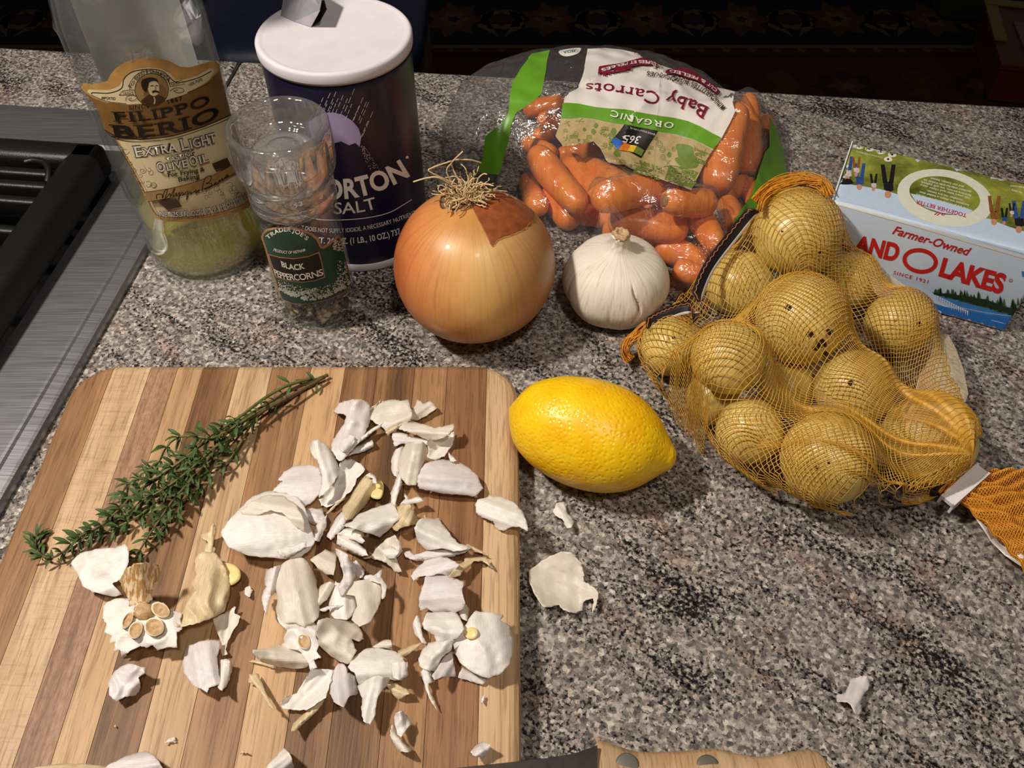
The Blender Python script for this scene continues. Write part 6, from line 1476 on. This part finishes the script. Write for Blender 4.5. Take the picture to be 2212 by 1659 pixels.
# lower heap
skin('long hollow shell standing above the round root scar', B_([(210, 200), (260, 130), (330, 95), (400, 100), (450, 160), (490, 260), (500, 350), (515, 450), (510, 520), (470, 560), (400, 590), (330, 560), (250, 570), (200, 480), (210, 390), (190, 280)]), 't', .0200, .0130,
     extra=(('torn_hem', B_([(195, 480), (240, 560), (330, 545), (420, 500), (505, 470), (500, 540), (430, 600), (330, 640), (260, 620), (210, 560)]), 'w', .0225, .003),))
skin('claw-shaped curl of skin along the long hollow shell', B_([(110, 250), (130, 180), (180, 160), (240, 150), (200, 240), (205, 320), (160, 370), (130, 430), (120, 495), (95, 430), (90, 370), (120, 300)]), 'l', .0225, .004)
skin('narrow leaf-shaped skin under the round root scar', B_([(30, 780), (120, 770), (220, 740), (320, 760), (420, 800), (460, 850), (420, 900), (320, 915), (200, 895), (90, 860), (45, 820)]), 't', .0195, .0055,
     extra=(('dry_edge', B_([(-10, 858), (60, 850), (190, 890), (195, 915), (110, 895)]), 'y', .0190, .001),))
skin('skin with a curling hooked tip beside the root scar', B_([(500, 640), (520, 560), (580, 540), (700, 560), (780, 570), (830, 640), (840, 690), (810, 715), (760, 690), (790, 780), (740, 870), (680, 860), (590, 800), (530, 740)]), 't', .0215, .0065, crumple=.002)
skin('slim skin rolled between the hollow shell and the big leaf-like one', B_([(500, 350), (520, 300), (590, 265), (630, 280), (620, 330), (570, 400), (520, 440)]), 't', .0205, .004)
skin('veined oval skin like a leaf in the heap middle', B_([(650, 300), (700, 270), (790, 270), (850, 250), (960, 240), (1000, 260), (985, 350), (960, 440), (900, 550), (820, 590), (760, 540), (800, 450), (790, 370), (720, 360)]), 't', .0215, .0065)
skin('white skin with a thin strap under the veined oval one', B_([(590, 420), (640, 270), (700, 300), (780, 330), (800, 440), (740, 540), (650, 540), (600, 500)]), 'w', .0195, .005,
     extra=(('strap', B_([(520, 472), (600, 440), (700, 438), (620, 462), (550, 492)]), 'w', .026, .001),))
skin('ragged ribbon of skin running down the heap middle', B_([(650, 60), (640, 20), (720, 60), (760, 110), (800, 170), (780, 240), (710, 340), (680, 370), (660, 300), (700, 220), (680, 150)]), 'l', .0255, .004, crumple=.004)
skin('small grey-white scrap beside the ragged ribbon', B_([(760, 120), (800, 110), (860, 180), (840, 230), (800, 240), (775, 190)]), 'l', .0205, .002)
skin('drooping skin between the big pearly shell and the ribbon', B_([(460, 100), (560, 30), (640, 60), (640, 140), (620, 210), (560, 200), (500, 150)]), 't', .0225, .004)
skin('crown-like torn scrap above the veined oval skin', B_([(850, 240), (880, 215), (930, 220), (985, 180), (980, 230), (1020, 290), (1010, 370), (985, 390), (980, 280), (900, 260)]), 'l', .0265, .002, crumple=.003)
skin('squarish ribbed skin at the top of the lower corner group', B_([(1270, 440), (1270, 380), (1300, 290), (1320, 230), (1420, 215), (1520, 240), (1590, 270), (1580, 340), (1600, 420), (1590, 470), (1500, 500), (1400, 500), (1330, 460), (1285, 480)]), 'l', .0195, .006,
     extra=(('side_fold', B_([(1580, 390), (1640, 470), (1630, 560), (1580, 540), (1560, 480)]), 't', .0195, .003),))
skin('puffed white skin just under the squarish ribbed one', B_([(1295, 580), (1330, 500), (1420, 500), (1520, 490), (1570, 540), (1595, 620), (1540, 690), (1470, 700), (1400, 720), (1380, 660), (1310, 620)]), 'w', .0215, .006, crumple=.003)
skin('narrow pointed skin left of the puffed white one', B_([(1215, 580), (1250, 520), (1280, 560), (1285, 660), (1320, 720), (1290, 720), (1230, 650)]), 'w', .0195, .003)
skin('large round cupped shell at the board rim, garlic disc on it', B_([(1530, 720), (1540, 650), (1610, 600), (1650, 540), (1690, 495), (1800, 505), (1890, 525), (1870, 560), (1930, 600), (1965, 700), (1955, 800), (1930, 880), (1870, 940), (1780, 975), (1680, 940), (1590, 880), (1550, 800)]), 'w', .0195, .0130)
skin('sheer scrap peeping out below the round cupped shell', B_([(1560, 980), (1590, 910), (1680, 950), (1770, 980), (1740, 1035), (1650, 1010)]), 'l', .0190, .0012)
skin('crumpled skin with a long pointed tail', B_([(1265, 840), (1300, 760), (1350, 720), (1450, 710), (1520, 700), (1500, 780), (1430, 830), (1400, 920), (1350, 930), (1280, 900)]), 'w', .0210, .005, crumple=.004,
     extra=(('side_flap', B_([(1400, 920), (1440, 840), (1510, 790), (1525, 880), (1545, 970), (1440, 980), (1380, 1000), (1360, 960)]), 'l', .0200, .004), ('pointed_tail', B_([(1275, 940), (1310, 900), (1350, 930), (1390, 1000), (1340, 1030), (1350, 1100), (1380, 1160), (1400, 1235), (1365, 1180), (1320, 1090), (1290, 990)]), 'w', .0195, .003)))
skin('layered shell with a square window of skin near the board front', B_([(740, 900), (800, 820), (870, 775), (960, 765), (1060, 785), (1130, 820), (1140, 860), (1170, 870), (1170, 960), (1120, 1000), (1040, 990), (960, 970), (900, 1000), (820, 1030), (800, 960)]), 'w', .0205, .0095,
     extra=(('trailing_end', B_([(800, 1050), (860, 1000), (940, 970), (1060, 980), (1010, 1060), (950, 1140), (940, 1250), (900, 1335), (850, 1310), (830, 1220), (840, 1140)]), 'w', .0205, .006), ('window_fold', B_([(1060, 870), (1140, 855), (1172, 870), (1170, 955), (1120, 1000), (1070, 985), (1055, 920)]), 'w', .029, .002)))
skin('small shiny flake beside the trailing layered shell', B_([(1020, 1030), (1100, 1030), (1190, 1080), (1185, 1100), (1110, 1150), (1050, 1080)]), 'y', .0195, .003)
skin('thin dry pointed garlic stem leaning on the layered shell', B_([(1110, 780), (1200, 740), (1280, 725), (1250, 760), (1180, 810), (1130, 840)]), 'y', .0205, .003, 'garlic_stalk_scrap', 'garlic stalk')
skin('grey translucent corner behind the layered shell', B_([(920, 750), (1000, 705), (1050, 700), (1060, 770), (980, 760)]), 't', .0195, .003)
skin('oval skin with a rough edge left of the layered shell', B_([(600, 1050), (620, 940), (670, 880), (710, 890), (730, 950), (780, 970), (800, 1100), (740, 1120), (700, 1200), (640, 1170), (605, 1110)]), 'l', .0195, .005)
skin('wing-shaped shell folded lengthwise with a rolled tail', B_([(240, 1180), (260, 1130), (350, 1100), (400, 1020), (460, 920), (540, 930), (610, 930), (600, 1010), (560, 1130), (500, 1170), (420, 1220), (330, 1215), (250, 1205)]), 'w', .0205, -.007,
     extra=(('rolled_tail', B_([(310, 1380), (320, 1330), (420, 1230), (500, 1170), (560, 1130), (530, 1200), (440, 1290), (370, 1360), (330, 1395)]), 'y', .0200, .003),))
skin('small loose flake standing alone below the heap', B_([(1080, 1300), (1090, 1250), (1140, 1230), (1180, 1280), (1210, 1320), (1170, 1370), (1130, 1420), (1100, 1400)]), 'w', .0195, .0045, crumple=.004,
     extra=(('lower_curl', B_([(1045, 1380), (1070, 1330), (1110, 1420), (1150, 1470), (1215, 1520), (1180, 1545), (1100, 1530), (1060, 1450)]), 't', .0195, .004),))
skin('little folded flake close to the knife blade', B_([(1655, 1540), (1690, 1490), (1750, 1460), (1800, 1490), (1790, 1540), (1740, 1580), (1680, 1570)]), 'l', .0195, .004, crumple=.003)
skin('tiny white crumb on the light rim strip of the board', B_([(1730, 1140), (1750, 1110), (1760, 1130), (1738, 1180)]), 'w', .0188, .001, 'garlic_crumb', 'garlic crumb', step=3)
skin('ribbed triangular flake at the front edge between heap and thyme', B_([(90, 1690), (120, 1659), (180, 1590), (250, 1510), (290, 1550), (325, 1640), (310, 1680), (200, 1720)]), 'w', .0192, .005)
skin('dry straw-like garlic stem with a frayed head', B_([(0, 960), (60, 960), (90, 1020), (120, 1100), (180, 1215), (140, 1190), (90, 1100), (40, 1040), (-10, 1020)]), 'y', .0200, .003, 'garlic_stalk_scrap', 'garlic stalk')
# near the thyme
skin('white shell lying on the thyme tip', C_([(285, 350), (340, 290), (440, 260), (560, 250), (620, 230), (640, 280), (635, 360), (590, 450), (540, 470), (600, 540), (540, 550), (440, 530), (360, 490), (330, 420)]), 'w', .0205, .0090, crumple=.002)
skin('tan-edged peel curving up beside the root base, stem on top', C_([(975, 700), (1000, 630), (1030, 580), (1080, 520), (1050, 480), (1080, 420), (1070, 320), (1120, 280), (1200, 290), (1250, 360), (1280, 440), (1290, 540), (1250, 650), (1150, 700), (1060, 730), (990, 740)]), 'y', .0195, .0125, crumple=.003,
     extra=(('dry_stem', C_([(1100, 160), (1160, 140), (1190, 80), (1208, 130), (1190, 220), (1180, 290), (1130, 270), (1150, 210), (1110, 180)]), 'y', .0215, .002),))
skin('small boat-shaped shell with a looped tip', C_([(1190, 700), (1260, 670), (1310, 640), (1330, 630), (1320, 670), (1360, 690), (1330, 760), (1280, 840), (1270, 890), (1280, 920), (1250, 930), (1240, 890), (1250, 860), (1210, 770)]), 't', .0200, -.005)
skin('broad clove shell standing alone below the tan peel', C_([(1000, 980), (1020, 890), (1100, 855), (1230, 850), (1210, 950), (1215, 1040), (1230, 1110), (1160, 1140), (1150, 1170), (1060, 1120), (1010, 1050)]), 'l', .0195, .0085,
     extra=(('side_scrap', C_([(1225, 1090), (1230, 970), (1280, 960), (1310, 1000), (1300, 1080), (1270, 1140), (1240, 1165), (1215, 1140)]), 'w', .0195, .004),))
skin('flat jagged flake lying alone on the dark strip of the board', C_([(520, 1110), (560, 1040), (640, 995), (740, 1020), (745, 1050), (705, 1080), (720, 1140), (690, 1190), (620, 1200), (570, 1225), (530, 1190)]), 'l', .0205, .0035, crumple=.003)
skin('yellowish shell cut by the near edge of the board view', C_([(20, 1690), (40, 1662), (150, 1640), (300, 1632), (450, 1640), (540, 1665), (520, 1700), (300, 1720)]), 'y', .0195, .008)
skin('lilac shell overlapping the yellowish one at the front edge', C_([(480, 1680), (520, 1640), (620, 1590), (750, 1550), (820, 1600), (860, 1680), (700, 1720), (550, 1710)]), 'l', .0205, .010)
skin('tiny transparent scrap on the light strip near the front', C_([(870, 1500), (900, 1470), (940, 1455), (950, 1490), (900, 1500)]), 't', .0186, .0008, step=3)
skin('tiny curled crumb near the straw-like stem', C_([(1358, 1560), (1375, 1550), (1402, 1552), (1408, 1566), (1385, 1562), (1365, 1568)]), 'y', .0186, .001, 'garlic_crumb', 'garlic crumb', step=2.5)
skin('tiny square garlic crumb beside the boat-shaped shell', C_([(1390, 510), (1420, 490), (1440, 520), (1420, 565), (1395, 545)]), 'w', .0190, .001, 'garlic_crumb', 'garlic crumb', step=3)
skin('white speck of garlic on the dark strip near the jagged flake', C_([(552, 1388), (562, 1382), (570, 1390), (560, 1398)]), 'w', .0186, .0006, 'garlic_crumb', 'garlic crumb', step=2)
# on the granite
skin('small curled skin on the granite just below the lemon', D_([(225, 90), (240, 55), (275, 50), (280, 90), (310, 125), (300, 155), (280, 155), (265, 120), (240, 110)]), 'w', .0010, .003, ground=0, crumple=.002)
skin('large cupped skin with a ragged corner on the granite beside the board', D_([(130, 340), (200, 290), (260, 265), (300, 270), (340, 310), (352, 350), (350, 385), (385, 400), (410, 430), (405, 470), (385, 515), (390, 450), (350, 465), (345, 500), (310, 512), (270, 500), (250, 480), (190, 490), (150, 430), (130, 380)]), 't', .0014, -.0095, ground=0, crumple=.002)
skin('striped torn skin alone on the dark granite drift', D_([(1425, 860), (1460, 855), (1480, 800), (1520, 785), (1550, 785), (1560, 825), (1540, 850), (1520, 890), (1525, 930), (1505, 945), (1470, 890), (1425, 890)]), 'l', .0012, .003, ground=0, crumple=.002)
skin('thin dry thread of garlic root on the open granite', D_([(690, 417), (715, 411), (745, 408), (742, 413), (715, 417)]), 'y', .0004, .0005, 'garlic_thread', 'garlic root', ground=0, step=3)
# garlic pieces
def slab_piece(label, px, z0, z1, name='garlic_slice', tiltz=0.0):
    ol = [(p.x, p.y) for p in catmull([(x, y, 0) for x, y in px], 5, True)]; cx = sum(p[0] for p in ol) / len(ol); cy = sum(p[1] for p in ol) / len(ol); V, F = [], []; n = len(ol)
    for sc_, z in ((.9, z0), (1, z0 + (z1 - z0) * .3), (1, z0 + (z1 - z0) * .75), (.93, z1), (.6, z1 + .0002)):
        V += [P(cx + (x - cx) * sc_, cy + (y - cy) * sc_, z + tiltz * (x - cx) / 20) for x, y in ol]
    for i in range(4):
        for k in range(n): F.append((i * n + k, i * n + (k + 1) % n, (i + 1) * n + (k + 1) % n, (i + 1) * n + k))
    F.append(tuple(range(n))[::-1]); F.append(tuple(4 * n + k for k in range(n)))
    c = P(cx, cy, z0); o = mk(name, V, F, M_CLOVE, None, origin=tuple(c)); tag(o, label, 'garlic', 'cut garlic ends'); return o
slab_piece('pale cut garlic end beside the yellowed skin', A_([(960, 770), (1000, 755), (1025, 790), (1020, 860), (1000, 905), (960, 910), (920, 890), (930, 850), (960, 820)]), .0186, .0235)
slab_piece('pale cut garlic end behind the tan-edged peel', C_([(1250, 350), (1310, 350), (1360, 390), (1360, 450), (1300, 490), (1280, 430)]), .0186, .0240)
slab_piece('thin garlic disc lying on the large round cupped shell', B_([(1605, 640), (1640, 608), (1690, 612), (1708, 650), (1685, 688), (1640, 694), (1610, 672)]), .0312, .0322, tiltz=.0012)
# the root base of the broken bulb, with a tall peel standing from it
rbc = P(*C_([(765, 725)])[0], .018)
rb = thing('spent_garlic_bulb', 'stripped garlic root base with round clove scars and a tall striped peel', 'garlic', (rbc.x, rbc.y, .018))
V, F, UV = sheet_mesh(C_([(485, 625), (500, 600), (560, 575), (640, 570), (720, 590), (800, 580), (870, 600), (920, 650), (985, 660), (980, 720), (988, 770), (950, 800), (962, 890), (900, 880), (832, 905), (800, 870), (760, 885), (720, 880), (640, 920), (600, 948), (590, 900), (555, 915), (560, 850), (520, 860), (535, 810), (490, 790), (505, 730), (480, 700)]), .0192, .0105, seed=201, jag=1.6, crumple=.003)
mk('papery_skirt', V, F, SK['w'], rb, uv=UV)
V, F, UV = sheet_mesh(C_([(590, 460), (620, 390), (680, 350), (760, 340), (830, 350), (850, 400), (840, 460), (810, 470), (790, 550), (800, 580), (740, 612), (690, 612), (650, 620), (640, 560), (610, 510)]), .0300, .005, seed=203, tilt=(0, -.011), axis=1.57)
mk('tall_peel', V, F, SK['s'], rb, uv=UV)
def pad(cx, cy, rx, ry, z, rot):
    V, F = [], []; n = 26
    c, sn = math.cos(rot), math.sin(rot)
    for k_, dz in ((1.0, -.004), (1.0, .0), (.86, .0012), (.70, .0006), (.35, .0002), (.02, .0004)):
        for i in range(n):
            a = 2 * math.pi * i / n; e = 1 + .07 * noise.noise((math.cos(a) * 2 + cx, math.sin(a) * 2, cy)); x, y = rx * k_ * e * math.cos(a), ry * k_ * e * math.sin(a)
            V.append(P(*C_([(cx + x * c - y * sn, cy + x * sn + y * c)])[0], z + dz + .0003 * noise.noise((x * .1, y * .1, 2))))
    for i in range(5):
        for k in range(n): F.append((i * n + k, i * n + (k + 1) % n, (i + 1) * n + (k + 1) % n, (i + 1) * n + k))
    F.append(tuple(5 * n + k for k in range(n)))
    M = [1 if j < 2 * n else 0 for j in range(5 * n)] + [0]
    mk('clove_scar', V, F, [M_SCARG, M_RIM], rb, midx=M)
for a in ((810, 755, 66, 62, .0318, .2), (850, 645, 66, 46, .0315, .5), (690, 775, 44, 60, .0305, .4), (640, 710, 30, 62, .0298, .5), (930, 735, 46, 20, .0290, .3), (720, 640, 34, 40, .0318, 0)): pad(*a)
c = P(*C_([(735, 640)])[0], .032); mk('root_core', *lathe([(.0042, -.004), (.0036, 0), (.0022, .0012), (0, .0006)], (c.x, c.y), 24, lambda a, z: 1 + .3 * noise.noise((math.cos(a) * 3, math.sin(a) * 3, 1)), z0=c.z), M_SCARG, rb)
# the round root scar in the lower heap
c = P(*B_([(400, 712)])[0], .0265); rs = thing('spent_garlic_scrap', 'ragged garlic root piece with a round tan scar in the lower heap', 'garlic', (c.x, c.y, .018))
V, F, UV = sheet_mesh(B_([(250, 690), (280, 620), (330, 610), (400, 595), (470, 560), (500, 600), (495, 680), (520, 720), (500, 790), (535, 830), (480, 850), (500, 905), (450, 925), (430, 860), (380, 790), (320, 770), (220, 760), (260, 720)]), .0225, .004, seed=205, jag=1.2, crumple=.003); mk('papery_skirt', V, F, SK['w'], rs, uv=UV)
V, F = [], []; n = 26
for k_, dz in ((1.0, -.003), (1.0, .0), (.84, .0010), (.68, .0004), (.3, .0), (.02, .0003)):
    for i in range(n):
        a = 2 * math.pi * i / n; e = 1 + .08 * noise.noise((math.cos(a) * 2, math.sin(a) * 2, 9)); V.append(P(*B_([(402 + 50 * k_ * e * math.cos(a) + 8 * k_ * math.sin(a), 712 + 62 * k_ * e * math.sin(a))])[0], .0285 + dz))
for i in range(5):
    for k in range(n): F.append((i * n + k, i * n + (k + 1) % n, (i + 1) * n + (k + 1) % n, (i + 1) * n + k))
F.append(tuple(5 * n + k for k in range(n)))
mk('root_scar', V, F, [M_SCARG, M_RIM], rs, midx=[1 if j < 2 * n else 0 for j in range(5 * n)] + [0])
